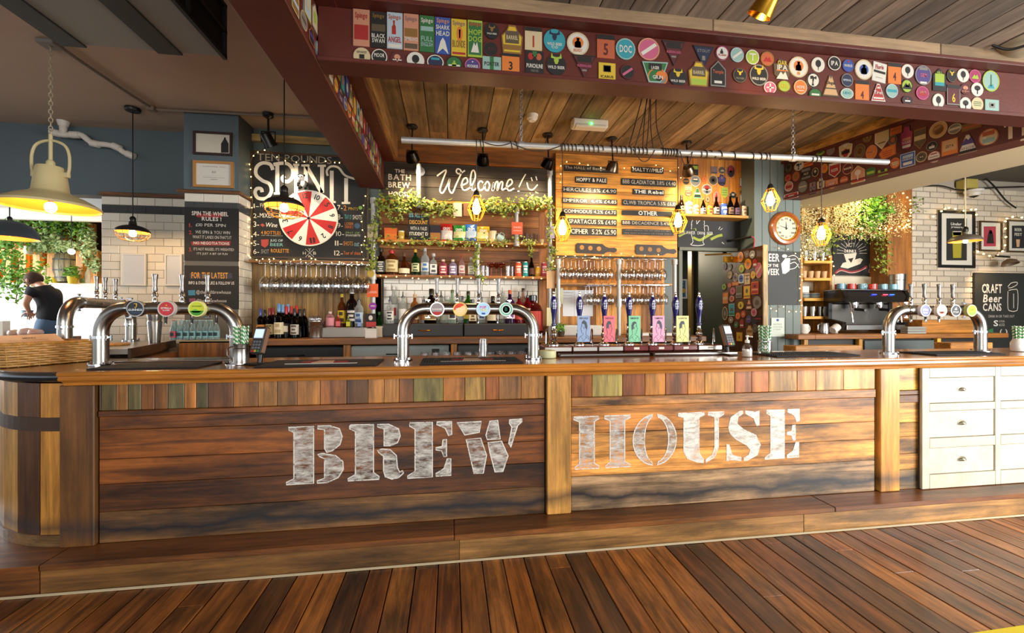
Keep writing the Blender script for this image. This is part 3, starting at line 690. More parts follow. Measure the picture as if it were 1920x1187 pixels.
planks_up(wb,PWB,1268,1402,276,404,30,['#a8692a','#9a5e24','#b07430'],PLANKZ,0.024)
planks_across(wb,PWB,1040,1268,(281,300),['#7a4818'],PLANKX,0.03,'header_plank')
# tiled splashback
spl = MB().box(at(719,520,4.655).x,4.648,1.2,at(1008,520,4.655).x,4.66,at(845,519,4.65).z).build('wall_back',GROUT,kind='structure')
s0 = FP(4.648);tile_rows(spl,s0,s0.hit(719,520)[0],s0.hit(1008,520)[0],s0.hit(845,520)[1] - 0.002,1.25,0.16,0.0715,0.003)

# ---- the spin-the-wheel chalkboard
PS = FP(4.60);zs_ = Z(440,170,3.597)
sp = board('wheel_chalkboard','big chalkboard lettered SPIN IT with a red and white prize wheel','chalkboard',PS,472,285,690,485,CHALK,0.03)
frame(sp,PS,470,283,692,488,0.02,WX,'#3d2a18',0.012)
lettering(sp,PS,[('TEN POUNDS',150,422,655,495,'#a59a86')],zs_)
S = [[(258,535),(240,498),(190,488),(150,515),(145,565),(185,605),(235,630),(248,680),(215,725),(160,725),(138,690),(150,662),(178,662),(186,685)],
     [(262,498),(345,490),(388,525),(390,580),(362,612),(330,608),(322,588),(338,575)]]
o = strokes(sp,PS,zs_,S,0.034,'#e9dec6',0.0015,k=7)
st2 = [[(288,500),(288,690)],[(415,500),(415,700)],[(480,500),(480,650)],[(482,505),(588,690)],[(590,508),(590,690)],[(655,540),(655,752)],[(752,590),(752,757)]]
strokes(sp,PS,zs_,st2,0.038,'#e9dec6',0.0018)
strokes(sp,PS,zs_,[[(395,500),(436,500)],[(392,700),(436,700)],[(450,505),(505,505)],[(560,507),(615,507)],[(264,694),(310,694)],[(632,752),(682,752)],[(722,758),(780,758)],[(628,575),(622,540),(650,512),(700,520),(745,572),(812,596)]],0.022,'#e9dec6',0.002)
rowsL = [('1-',128,762,163,792,'#e8dcc0'),('FREE',172,760,240,788,'#c8c0ac'),('2-',126,828,165,860,'#e8dcc0'),('MIXER',170,826,262,858,'#d8d0bc'),('3-',126,882,165,920,'#e8dcc0'),('Wine',212,890,288,922,'#efe6d2',0,.2),('4-',126,950,165,985,'#e8dcc0'),
    ('4 BOTTLES',178,946,312,972,'#e0902a'),('OF PROSECCO',180,974,325,982,'#d8d0bc'),('5-',126,1012,165,1048,'#e8dcc0'),('JUG OF',240,1002,325,1024,'#c9d8d4'),('BEER',240,1028,328,1050,'#7fb4b0'),('6-',126,1068,165,1102,'#e8dcc0'),('SHOT',178,1070,232,1100,'#9a948a',0,.2),('ROULETTE',245,1066,366,1094,'#e09a30'),
    ('7-',692,772,728,806,'#e8dcc0'),('2',735,774,755,808,'#e08a30'),('PINTS',768,786,832,808,'#c8a030'),('8-',692,834,730,870,'#e8dcc0'),('TRAY OF',742,836,788,868,'#58a8a8'),('SHOTS',796,838,856,870,'#e8e0d0'),('9-',692,892,730,926,'#e8dcc0'),('LOSER',742,888,802,908,'#d08030'),('DRINKS',742,910,800,930,'#c86a20'),('10-',684,948,738,982,'#e8dcc0'),('PINT OF',750,952,842,966,'#8ab060'),('SNAKEBITE',748,968,848,984,'#e0dccc'),
    ('11-',676,1012,728,1046,'#e8dcc0'),('SHOTS',734,1016,798,1046,'#d08a28'),('out',806,1022,840,1050,'#8ab8c8'),('12-',672,1078,730,1112,'#e8dcc0'),('Tour of chaos',734,1082,850,1108,'#d8742a'),('H',460,1086,480,1106,'#e0d8c4'),('B',530,1086,550,1106,'#e0d8c4'),('T',496,1066,516,1084,'#e0d8c4'),('B',498,1112,516,1128,'#e0d8c4')]
lettering(sp,PS,rowsL,zs_)
strokes(sp,PS,zs_,[[(478,1068),(535,1122)],[(535,1068),(478,1122)]],0.004,'#e0d8c4')
b = MB();b.flat(zpoly(PS,zs_,[(172,905),(190,895),(205,910),(190,920)]),PS,.0015);b.flat(zpoly(PS,zs_,[(178,1005),(230,1002),(228,1040),(205,1060),(180,1045)]),PS,.0015);b.build('drawing',ink('#a84038'),sp)
b = MB();b.flat(ell(*PS.hit(*zs_(848,790)),0.02,0.02,12),PS,.0015);b.build('drawing',ink('#7fae48'),sp)
b = MB();b.flat(ell(*PS.hit(*zs_(826,912)),0.03,0.028,12),PS,.0015);b.build('drawing',ink('#3e5a78'),sp)
# the wheel itself
PWH = FP(4.575);wa,wbz = PWH.hit(579,409);wr_ = 52 * px(579,4.575)
wh = thing('prize_wheel','round prize wheel with red and white numbered wedges','wheel',PWH.pt(wa,wbz - wr_),None)
MB().prism(ell(wa,wbz,wr_,wr_,48),PWH,-0.012,0.0).build('disc',PAINT,wh,'#ece4d2')
nums = [12,10,5,9,8,2,11,6,7,3,4,1]
bn = MB()
for k in range(12):
    a1 = 113.8 - 30 * k;am = radians(a1 - 15);q = arc(wa,wbz,wr_ * 0.97,wr_ * 0.97,a1,a1 - 30,6) + [(wa,wbz)]
    MB().prism(q,PWH,0.0,0.0016).build('wedge',PRINT,wh,'#c3201c' if k % 2 == 0 else '#efe6d4')
    PN = Plane(PWH.pt(wa + cos(am) * wr_ * 0.8,wbz + sin(am) * wr_ * 0.8),(sin(am),0,-cos(am)),(0,-1,0),(cos(am),0,sin(am)))
    wd_ = 0.03 if nums[k] < 10 else 0.05;bn.text(PN,str(nums[k]),-wd_ / 2,-0.025,wd_ / 2,0.03,0.0022,1)
bn.build('lettering',BLACK,wh)
MB().lathe([(0.014,0),(0.014,0.008),(0.006,0.014),(0,0.014)],PWH.pt(wa,wbz,0),12,(0,-1,0)).build('hub',BLKMETAL,wh)
MB().ring(ell(wa,wbz,wr_ * 1.01,wr_ * 1.01,48),ell(wa,wbz,wr_ * 0.965,wr_ * 0.965,48),PWH,-0.01,0.004).build('rim',PAINT,wh,'#e6dcc8')
# toy panda clinging to the top of the wheel
pc = PWH.pt(*PWH.hit(*zs_(475,640)),0.045);pdn = thing('toy_panda','small black and white toy panda perched on top of the prize wheel','soft toy',pc - Vector((0,0,0.05)))
fur = solid('white_plush','#e9e4da',0.95);bfur = solid('black_plush','#141212',0.95)
MB().sphere(pc + Vector((0,0,0)),0.035,12,1.2).build('body',fur,pdn)
hd = MB().sphere(pc + Vector((-0.02,-0.012,0.058)),0.033,12,0.92).build('head',fur,pdn)
for sx in (-1,1):
    MB().sphere(pc + Vector((-0.02 + sx * 0.026,-0.005,0.086)),0.012,8).build('ear',bfur,hd);MB().sphere(pc + Vector((-0.02 + sx * 0.012,-0.041,0.062)),0.008,8).build('eye_patch',bfur,hd)
    MB().tube([pc + Vector((sx * 0.02,-0.01,0.02)),pc + Vector((sx * 0.045,-0.03,-0.005)),pc + Vector((sx * 0.04,-0.035,-0.03))],[0.014,0.013,0.011],8).build('arm',bfur,pdn)
    MB().tube([pc + Vector((sx * 0.018,-0.01,-0.03)),pc + Vector((sx * 0.03,-0.035,-0.05))],[0.016,0.014],8).build('leg',bfur,pdn)
MB().sphere(pc + Vector((-0.02,-0.046,0.05)),0.006,8).build('nose',bfur,hd)

# ---- WELCOME sign on three blackened boards
PW = FP(4.63);zw = Z(690,270,4.565)
ws = thing('welcome_sign','blackened timber sign chalked Welcome with a smiley face','sign',PW.pt(PW.hit(870,340)[0],PW.hit(870,378)[1]))
planks_across(ws,PW,716,1030,(311,332,354,378),['#241c12','#292016','#211910'],wood('charred_board','x',0.6,0.8,stain=0.3),0.012,'board',-0.012)
lettering(ws,PW,[('THE',230,215,315,250,'#cfc4ae',1),('BATH',174,255,368,315,'#cfc4ae',1),('BREW',174,322,360,380,'#cfc4ae',1),('HOUSE',176,405,358,452,'#cfc4ae',1)],zw,0.003)
WP = [[(590,275),(668,224),(640,310),(616,395),(640,418),(680,350),(700,300),(692,380),(720,420),(755,345),(795,255),(790,222),(765,215),(756,238),(780,256),(830,228)],[(800,358),(850,330),(842,292),(815,305),(800,360),(825,396),(880,372)],[(880,372),(918,290),(908,228),(886,245),(876,330),(895,396),(930,378)],
      [(985,332),(962,318),(942,350),(955,394),(985,386),(1000,350),(1022,322),(1040,350),(1028,396),(1004,390),(1000,350)],[(1060,400),(1076,330),(1070,400),(1095,330),(1112,330),(1106,398),(1132,332),(1152,330),(1146,390),(1170,385)],[(1170,385),(1230,340),(1226,306),(1202,312),(1186,360),(1206,400),(1252,380)]]
strokes(ws,PW,zw,WP,0.016,'#efe5ce',0.003,k=6)
strokes(ws,PW,zw,[[(1350,258),(1320,310),(1292,370)],[(1280,404),(1296,404)],[(1360,330),(1375,382),(1410,392),(1452,348)],[(1396,285),(1406,318)],[(1436,278),(1446,312)]],0.013,'#efe5ce',0.003)

# ---- beer menu on honey-coloured boards
PM = FP(4.57);zm = Z(1020,270,4.8)
mb_ = thing('beer_menu_board','honey coloured plank board hung with black beer name slats','menu board',PM.pt(PM.hit(1155,400)[0],PM.hit(1155,481)[1]))
planks_across(mb_,PM,1042,1270,(293,328,360,392,418,449,481),['#b87830','#c08238','#ae7028','#c2863c','#b57a32','#bd8036'],PLANKX,0.025,'plank',-0.025)
slat = [('The HALL of Bangin beers',175,188,665,268,'#b0a48c','hall of beers heading'),('HOPPY & PALE',280,295,565,362,'#f2ead6','hoppy and pale heading'),('HERCULES 6% \u00a34.90',165,384,652,456,'#d9cfba','first line under hoppy and pale'),('EMPEROR  4.4% \u00a34.85',162,484,656,551,'#d9cfba','second line under hoppy and pale'),('COMMODUS 4.2% \u00a34.70',168,580,652,646,'#d9cfba','third line under hoppy and pale'),('SPARTACUS 5% \u00a34.90',212,668,652,740,'#d9cfba','fourth line under hoppy and pale'),('CIPHER  5.2% \u00a35.90',230,754,652,832,'#d9cfba','fifth line under hoppy and pale'),
        ('MALTY//MILD',785,205,1072,272,'#e8dec8','malty and mild heading'),('BBB GLADIATOR 3.8% \u00a34.40',694,310,1186,392,'#cabfa8','line under malty and mild'),('THE Rebel',798,405,1078,466,'#f0e8d4','rebel heading'),('CLWB TROPICA 5.5% \u00a36.10',700,500,1186,572,'#cabfa8','line under the rebel heading'),('OTHER',698,596,1150,656,'#f4eedc','other heading'),('BBB DECADENCE 5.4% \u00a34',694,686,1186,746,'#cabfa8','line under other'),('small print',700,764,1160,828,'#bdb29c','two line small print')]
for s,x0,y0,x1,y1,col,ds in slat:
    r = board('menu_sign','black slat on the beer menu board chalked with the ' + ds,'sign',PM,*zm(x0,y0),*zm(x1,y1),PAINT,0.011,'#221c14','black slats on the beer menu board',c=0.0125,r=0.006)
    h = (y1 - y0)
    if s == 'small print':
        lettering(r,PM,[("CANT DECIDE? WE ARE HERE TO HELP",x0 + 30,y0 + 10,x1 - 25,y0 + 26,col),("WE GOT A FLIGHT OF 3 FOR YOU!",x0 + 20,y0 + 36,x1 - 20,y0 + 52,col)],zm,0.0140)
    elif s == 'OTHER': lettering(r,PM,[(s,845,y0 + 8,1015,y1 - 8,col,1)],zm,0.0140)
    else: lettering(r,PM,[(s,x0 + 10,y0 + h * .14,x1 - 8,y1 - h * .16,col,0 if 'line' in ds else 1)],zm,0.0140)
for k,(x0,y0) in enumerate(((285,893),(820,905))):
    z = lambda x,y: zm(x0 + x,y0 + y)
    out = [(0,12),(10,0),(235,8),(255,25),(275,38),(300,45),(345,42),(366,55),(366,72),(345,85),(300,78),(275,82),(250,98),(235,98),(12,90),(0,75)]
    pd = MB().prism(zpoly(PM,z,out),PM,0.0,0.016).build('tasting_paddle',PAINT,None,'#2a2018',('left' if k == 0 else 'right') + ' hand dark wooden tasting paddle with three round holes, below the menu slats','paddle','tasting paddles on the menu board')
    for x,y in ((52,40),(128,46),(205,52)): MB().prism(ell(*PM.hit(*z(x,y)),0.026,0.026,16),PM,0.016,0.0172).build('hole',PRINT,pd,'#a87436')

# ---- SAVE WATER chalkboard over the doorway
PD = FP(4.63);sw = board('save_water_chalkboard','chalkboard above the doorway with a chalk beer mug and yellow ribbon','chalkboard',PD,1271,412,1388,470,CHALK,0.02)
strokes(sw,PD,zm,[[(1330,720),(1325,800),(1340,880),(1320,905),(1380,915),(1440,905),(1430,880),(1445,800),(1440,745)],[(1325,730),(1335,690),(1370,685),(1375,720),(1400,690),(1440,690),(1440,735)],[(1440,740),(1475,740),(1478,800)],[(1570,770),(1585,745)],[(1585,775),(1605,760)],[(1600,885),(1620,900)]],0.007,'#ddd8cc')
strokes(sw,PD,zm,[[(1212,830),(1290,790),(1370,770)],[(1340,840),(1400,865),(1450,840),(1520,800)],[(1500,860),(1560,830),(1605,820)]],0.03,'#a4ae3a',0.0013)
strokes(sw,PD,zm,[[(1375,815),(1440,795),(1530,800)],[(1212,808),(1290,785),(1362,775)]],0.03,'#24221c',0.0016)
lettering(sw,PD,[('SAVE WATER',1215,780,1360,815,'#d8d4c8'),('DRINK BEER',1380,788,1520,818,'#d8d4c8')],zm,0.002)

# ---- boards and frames on the chimney breast and tiles
PC = FP(4.345);zc = Z(0,380,3.4917)
rb = board('wheel_rules_chalkboard','chalkboard of wheel rules on the chimney breast','chalkboard',PC,345.5,388,447,490,CHALK,0.012)
lettering(rb,PC,[('SPIN THE WHEEL',1256,55,1495,90,'#d8d0c4',1),('RULES !',1322,92,1450,122,'#d8d0c4',1),('\u00a310 PER SPIN',1282,135,1478,160,'#cfc8bc'),('WE SPIN & YOU WIN',1280,182,1506,208,'#cfc8bc'),("WHAT IT LANDS ON-THAT'S IT",1262,213,1516,240,'#cfc8bc'),('NO NEGOTIATIONS',1268,254,1502,278,'#d8cfc4',1),("IT'S NOT RIGGED, IT'S WEIGHTED!",1268,294,1532,320,'#cfc8bc'),("IT'S JUST A BIT OF FUN",1290,326,1490,348,'#cfc8bc'),('1.',1238,135,1258,160,'#b04038',1),('2.',1238,182,1262,208,'#b04038',1),('3.',1238,294,1258,320,'#b04038',1)],zc,0.002)
b = MB();b.flat(zpoly(PC,zc,[(1250,255),(1512,250),(1508,282),(1256,280)]),PC,0.0012);b.flat(zpoly(PC,zc,[(1280,74),(1480,70),(1440,100),(1290,96)]),PC,0.0012);b.build('chalk_smudge',ink('#8e2c26'),rb)
lb_ = board('social_media_chalkboard','lower chimney breast chalkboard headed FOR THE LATEST','chalkboard',PC,345.5,497.5,447,580,CHALK,0.012)
lettering(lb_,PC,[('FOR THE LATEST',1254,455,1492,498,'#e09a28',1),('INFO & EVENTS LIKE & FOLLOW US',1236,514,1534,538,'#d8d0c4',1),('@theBathbrewhouse',1285,572,1512,604,'#cfc8bc'),('@bathbrewhouse',1285,630,1484,658,'#cfc8bc')],zc,0.002)
b = MB();b.flat(zpoly(PC,zc,[(1232,574),(1278,572),(1280,606),(1234,608)]),PC,.0013);b.build('icon',ink('#3f7f98'),lb_);b = MB();b.flat(zpoly(PC,zc,[(1238,628),(1280,626),(1282,656),(1240,660)]),PC,.0013);b.build('icon',ink('#8a4a58'),lb_)
b = MB();b.flat(zpoly(PC,zc,[(1240,462),(1520,460),(1522,496),(1244,500)]),PC,0.0012);b.build('chalk_smudge',ink('#3a3a48'),lb_)
def picture(name,label,cat,pl,u0,v0,u1,v1,fw,fcol,paper,rows,zf,mat=None,mount=None):
    r = board(name,label,cat,pl,u0,v0,u1,v1,PRINT,0.01,paper);frame(r,pl,u0,v0,u1,v1,fw,mat or PAINT,fcol,0.014)
    if rows: lettering(r,pl,rows,zf)
    return r
zt = Z(0,0,2.967);PCu = FP(4.35)
pc1 = picture('framed_certificate','dark framed certificate with a bottle drawing high on the chimney breast','picture',FP(4.34),363,245.5,436,293,0.02,'#2c1612','#c9c2b0',[('CERTIFICATE',1120,745,1260,752,'#4a443c'),('OF EXCELLENCE',1115,765,1200,770,'#6a6458'),('AWARDED TO',1115,780,1195,785,'#6a6458'),('THE BREW HOUSE',1105,795,1205,800,'#6a6458')],zt)
b = MB();P_ = FP(4.34);b.flat(zpoly(P_,zt,[(1230,850),(1230,800),(1245,775),(1247,765),(1256,765),(1258,775),(1272,800),(1272,850)]),P_,0.0015);b.build('drawing',BLACK,pc1)
picture('framed_licence','oak framed licence sheet on the chimney breast','picture',FP(4.34),363,301,438.5,353.5,0.022,'#a9773c','#cdc8bd',[('Licensing Act',1130,922,1255,934,'#5a544c'),('Part 24',1180,950,1200,964,'#3a3630'),('we hereby certify the premises',1130,974,1240,980,'#5a544c'),('THE BATH BREW HOUSE',1130,984,1250,992,'#3a3630'),('SOMERSET',1170,996,1212,1002,'#3a3630')],zt)
for (u0,v0,u1,v1,ds) in ((228,475.5,275,536,'white framed notice on the tiles, beside the black caged pendant lamp'),(310,477,342,536,'white framed notice on the tiles, half hidden by the chimney breast')):
    picture('framed_notice',ds,'picture',FP(4.845),u0,v0,u1,v1,0.014,'#e2ded4','#c9cfd6',None,None,solid('glazed_frame','#e0ddd5',0.3))

# ---- scaffold tube uprights and timber shelves
def pipe(name,label,pts,r=0.0225,parts=(),group=None):
    lo = min(p.z for p in map(Vector,pts));t = thing(name,label,'pipe',(pts[0][0],pts[0][1],lo),group)
    MB().tube(pts,r,12).build('tube',GALV,t)
    for c,ax in parts: MB().tube([Vector(c) - Vector(ax) * 0.028,Vector(c) + Vector(ax) * 0.028],r + 0.009,12).build('coupling',GALV,t)
    return t
ZU = (0,0,1)
def upright(u,v0,v1,Y,label,fl=True):
    p = at(u,v0,Y);q = at(u,v1,Y);q.x = p.x
    return pipe('shelf_upright',label,[q,p],0.0225,[((p.x,p.y,p.z - 0.03),ZU),((p.x,p.y,(p.z * 0.45 + q.z * 0.55)),ZU)],'scaffold tube uprights of the back bar')
upright(700,371,640,4.42,'tall scaffold tube upright between wheel board and ivy shelves')
upright(1031,318,640,4.42,'tall scaffold tube upright right of the welcome sign')
upright(1160.5,486,640,4.36,'scaffold tube upright through the middle of the wine glass racks')
upright(1265,486,640,4.36,'scaffold tube upright at the doorway end of the glass racks')
upright(1047,486,640,4.36,'scaffold tube upright at the left end of the glass racks')
p = at(785,309,4.40);q = at(785,388,4.40);q.x = p.x
u1 = pipe('shelf_bracket_pipe','scaffold tube bracket in front of the welcome sign',[q,p,p + Vector((0,0.21,0))],0.0225,[((q.x,q.y,q.z + 0.02),ZU)]);MB().lathe([(0.05,0),(0.05,0.012),(0.03,0.02)],p + Vector((0,0.215,0)),14,(0,-1,0)).build('flange',GALV,u1)
for u,v0,v1,ds in ((968.5,391,462,'short scaffold tube between ivy shelf and snack shelf'),(895.5,455,518,'short scaffold tube dividing the spirit bottles from the glasses')):
    p = at(u,v0,4.42);q = at(u,v1,4.42);q.x = p.x;pipe('shelf_pipe',ds,[q,p],0.0225,[((p.x,p.y,p.z - 0.03),ZU),((p.x,p.y,q.z + 0.03),ZU)])
def shelf(label,u0,u1,v,Y0,Y1,th,col,group='timber shelves of the back bar'):
    p = at(u0,v,Y0);q = at(u1,v,Y0);zt_ = at((u0 + u1) / 2,v,Y0).z
    MB().cbox(p.x,Y0,zt_ - th,q.x,Y1,zt_,0.004).build('shelf',SHELFW,None,col,label,'shelf',group);return zt_
ZS1 = shelf('top timber shelf draped with ivy beneath the welcome sign',708,1030,378,4.42,4.64,0.026,'#a87434')
ZS2 = shelf('timber shelf of crisps and mugs',706,1030,452,4.42,4.64,0.026,'#a87030')
ZS3 = shelf('timber shelf of spirit bottles over the tiles',704,1030,516.5,4.42,4.64,0.026,'#8a5426')
ZS4 = shelf('timber shelf of craft beer bottles under the pump clip wall',1268,1404,402,4.44,4.63,0.03,'#9a6a30')
shelf('timber shelf between the two racks of hanging glasses',1049,1262,531,4.36,4.64,0.022,'#a06c30')
shelf('narrow ledge with fairy lights under the wheel board',466,700,488,4.42,4.655,0.03,'#6a4420')

# ---- back counter with fridges under it
bb = thing('back_counter','timber back bar counter behind the beer fonts','counter',(0.0,4.3,0.15))
zb_ = 1.229
MB().cbox(at(462,640,4.05).x,4.05,zb_ - 0.055,2.60,4.645,zb_,0.006).build('worktop',SHELFW,bb,'#6e431f')
for u in (650,851,1020): 
    xx = at(u,640,4.07).x;MB().cbox(xx - 0.03,4.07,0.15,xx + 0.03,4.13,zb_ - 0.056,0.004).build('post',WZ,bb,'#8a5a28')
MB().cbox(at(335,640,3.98).x,3.98,0.2,at(458,640,3.98).x,4.02,1.225,0.004).build('end_panel',WZ,bb,'#6a4220')
MB().cbox(at(330,640,3.98).x,3.98,1.205,at(462,640,4.0).x,4.34,1.229,0.004).build('worktop',SHELFW,bb,'#8a8378')
MB().box(-1.7,4.4,0.15,2.5,4.6,1.16).build('backing',solid('bar_backing','#1c120a',0.9),bb)
def fridge(u0,u1,label,col,dark):
    x0 = at(u0,650,4.12).x;x1 = at(u1,650,4.12).x
    f = thing('bottle_fridge',label,'fridge',((x0 + x1) / 2,4.3,0.15),'under-counter bottle fridges')
    MB().cbox(x0,4.14,0.16,x1,4.395,1.158,0.006).build('cabinet',PAINT,f,col)
    MB().cbox(x0,4.12,1.06,x1,4.139,1.15,0.004).build('control_panel',PAINT,f,col);MB().cbox(x0 + 0.01,4.125,0.2,x1 - 0.01,4.139,1.05,0.004).build('door',solid('dark_glass','#0d0f10',0.08),f)
    xr = x1 - (x1 - x0) * 0.18;MB().box(xr,4.117,1.085,xr + 0.07,4.1199,1.125).build('display',BLACK,f)
    MB().cbox(x0 + (x1 - x0) * .35,4.108,1.075,x0 + (x1 - x0) * .55,4.119,1.085,0.002).build('handle',CHROME,f)
fridge(658,842,'pale under-counter fridge below the spirit shelves, left one','#9aa09a',0);fridge(858,1012,'dark under-counter fridge right of the pale one','#4a4c4a',1);fridge(480,645,'black under-counter fridge below the wine bottles','#1a1a1a',1)
# black drawer units under the splashback bottles
for u0,u1,ds in ((716,868.5,'black drawer unit with brass handle below the splashback, left one'),(870,992,'black drawer unit with brass handle below the splashback, right one')):
    x0 = at(u0,615,4.30).x;x1 = at(u1,615,4.30).x;d = thing('drawer_unit',ds,'drawer',((x0 + x1) / 2,4.4,zb_),'black drawer units on the back counter')
    MB().cbox(x0,4.315,zb_ + 0.001,x1,4.64,at(845,607,4.30).z,0.003).build('carcass',PAINT,d,'#1c1a18');dr = MB().cbox(x0 + .004,4.30,zb_ + 0.012,x1 - .004,4.3145,at(845,608.5,4.30).z,0.003).build('drawer',PAINT,d,'#211f1c')
    xm = x0 + (x1 - x0) * 0.52;zz = (zb_ + at(845,607,4.3).z) / 2;MB().tube([(xm - .06,4.30,zz),(xm - .05,4.28,zz),(xm - 0.02,4.275,zz),(xm,4.27,zz - .006),(xm + 0.02,4.275,zz),(xm + .05,4.28,zz),(xm + .06,4.30,zz)],0.006,8).build('handle',BRASS,dr)
ZDR = at(845,607,4.30).z
# ================================================================ ON THE BAR: FONTS, BEER ENGINES AND SMALL THINGS
ZT = 1.1395
def font(name,label,p0,p1,z0,ztop,bend,handles,badges,r=0.040,face=-1):
    """Steel arch beer font: two legs, bends, bar, couplings, taps with lever handles on top and round badges on the front."""
    p0 = Vector((p0[0],p0[1],0));p1 = Vector((p1[0],p1[1],0));d = (p1 - p0).normalized();L = (p1 - p0).length;n = Vector((d.y,-d.x,0))
    t = thing(name,label,'beer font',(p0 + p1) / 2 + Vector((0,0,z0)),'steel arch beer fonts')
    def P(a,z): return p0 + d * a + Vector((0,0,z))
    path = [P(0,z0 + 0.012),P(0,ztop - bend)] + [P(bend - bend * cos(radians(x)),ztop - bend + bend * sin(radians(x))) for x in range(10,91,10)] + [P(L - bend + bend * sin(radians(x)),ztop - bend + bend * cos(radians(x))) for x in range(0,91,10)] + [P(L,z0 + 0.012)]
    MB().tube(path,r,20).build('tube',STEEL,t)
    def ring(c,ax,rr,w_,nm,wing=None):
        b = MB();b.tube([Vector(c) - Vector(ax) * w_ / 2,Vector(c) + Vector(ax) * w_ / 2],rr,20)
        if wing is not None:
            for s in (-1,1):
                q = Vector(c) + Vector(wing) * s * (rr + 0.012);b.tube([q - Vector(ax) * 0.02,q + Vector(ax) * 0.012],0.006,6);b.tube([Vector(c) + Vector(wing) * s * rr * 0.8,q],0.007,6)
        b.build(nm,CHROME,t)
    for a in (0,L):
        ring(P(a,z0 + 0.006),(0,0,1),r + 0.024,0.010,'flange');ring(P(a,z0 + (ztop - bend - z0) * 0.86),(0,0,1),r + 0.006,0.016,'coupling',d)
        b = MB()
        for k in range(4):
            an = pi / 4 + k * pi / 2;q = P(a,z0 + 0.011) + Vector((cos(an),sin(an),0)) * (r + 0.015);b.tube([q,q + Vector((0,0,0.012))],0.006,6)
        b.build('flange_bolt',CHROME,t)
    for a in (bend + 0.012,L - bend - 0.012): ring(P(a,ztop),d,r + 0.007,0.014,'coupling',(0,0,1))
    for f in handles:
        c = P(L * f,ztop + r);b = MB().lathe([(0.012,-0.004),(0.014,0.012),(0.010,0.02),(0.010,0.03),(0.016,0.035),(0.015,0.05),(0.010,0.06)],c,12);tp = b.build('tap',CHROME,t)
        MB().lathe([(0.009,0.058),(0.013,0.075),(0.010,0.10),(0.012,0.14),(0.016,0.165),(0.015,0.172),(0,0.174)],c,10).build('lever',solid('dark_steel','#7a7672',0.28,1.0),tp)
        q = P(L * f,ztop) - n * face * -1 * (r) 
        bk_ = n * (-1 if n.y < 0 else 1);s0 = P(L * f,ztop - 0.01) + bk_ * r * 0.9
        MB().tube([s0,s0 + bk_ * 0.05,s0 + bk_ * 0.065 + Vector((0,0,-0.03)),s0 + bk_ * 0.065 + Vector((0,0,-0.09))],[0.013,0.012,0.010,0.007],8).build('spout',CHROME,t)
    fr_ = n if n.y < 0 else -n;ex = Vector((-fr_.y,fr_.x,0))
    for f,rad,col,rim,art in badges:
        c = P(L * f,ztop - 0.004);pl = Plane(c,ex,fr_)
        b = MB().prism(ell(0,0,rad,rad,28),pl,r * 0.9,r + 0.022).build('badge',GLOSS,t,col);MB().ring(ell(0,0,rad * 1.04,rad * 1.04,28),ell(0,0,rad * 0.9,rad * 0.9,28),pl,r * 0.9,r + 0.0245).build('badge_rim',TMETAL if rim == 'chrome' else PAINT,b,'#b8b4ac' if rim == 'chrome' else rim)
        for kind,cc,arg in art:
            m = MB();k = r + 0.0232
            if kind == 't': m.text(pl,arg[0],arg[1] * rad,arg[2] * rad,arg[3] * rad,arg[4] * rad,k + .0008,1)
            elif kind == 'p': m.flat([(x * rad,y * rad) for x,y in arg],pl,k)
            elif kind == 'e': m.flat(ell(arg[0] * rad,arg[1] * rad,arg[2] * rad,arg[3] * rad,20),pl,k)
            m.build('emblem',PRINT,b,cc)
    return t
def chord(y): return sqrt(max(0,0.81 - y * y))
star = [(0.16 * cos(pi / 2 + i * pi / 5) * (1 if i % 2 == 0 else 0.42),0.45 + 0.16 * sin(pi / 2 + i * pi / 5) * (1 if i % 2 == 0 else 0.42)) for i in range(10)]
harp = [(-.22,.7),(.22,.7),(.2,.35),(.02,0),(-.1,.1),(-.05,.45)]
font('beer_font','steel arch beer font at the left end with three round badges',(-2.125,2.95),(-1.353,2.95),ZT,1.49,0.15,(.39,.59,.78),[
    (.30,.047,'#0d1014','chrome',[('p','#c8a048',harp),('p','#0d1014',[(-.12,.6),(.02,.6),(.06,.3),(-.02,.15)]),('t','#dce4ea',('GUINNESS',-.82,-.28,.82,0.0)),('p','#2a4a70',[(-.62,-.45),(.62,-.45),(.5,-.55),(-.5,-.55)])]),
    (.52,.047,'#c01a1e','#c8c0b8',[('p','#e8b030',star),('t','#f4efe6',('ESTRELLA',-.62,-.05,.62,.2)),('t','#f4efe6',('DAMM',-.4,-.3,.4,-.14))]),
    (.74,.047,'#c6d21a','#e0e090',[('p','#3f8f2a',arc(0,0,.9,.9,198,342,12)),('p','#5fb43a',[(-.7,-.3),(-.2,-.05),(.3,-.25),(.7,-.2),(.3,-.5),(-.4,-.5)]),('t','#5a7a14',('ORCHARD',-.6,.25,.6,.42))])])
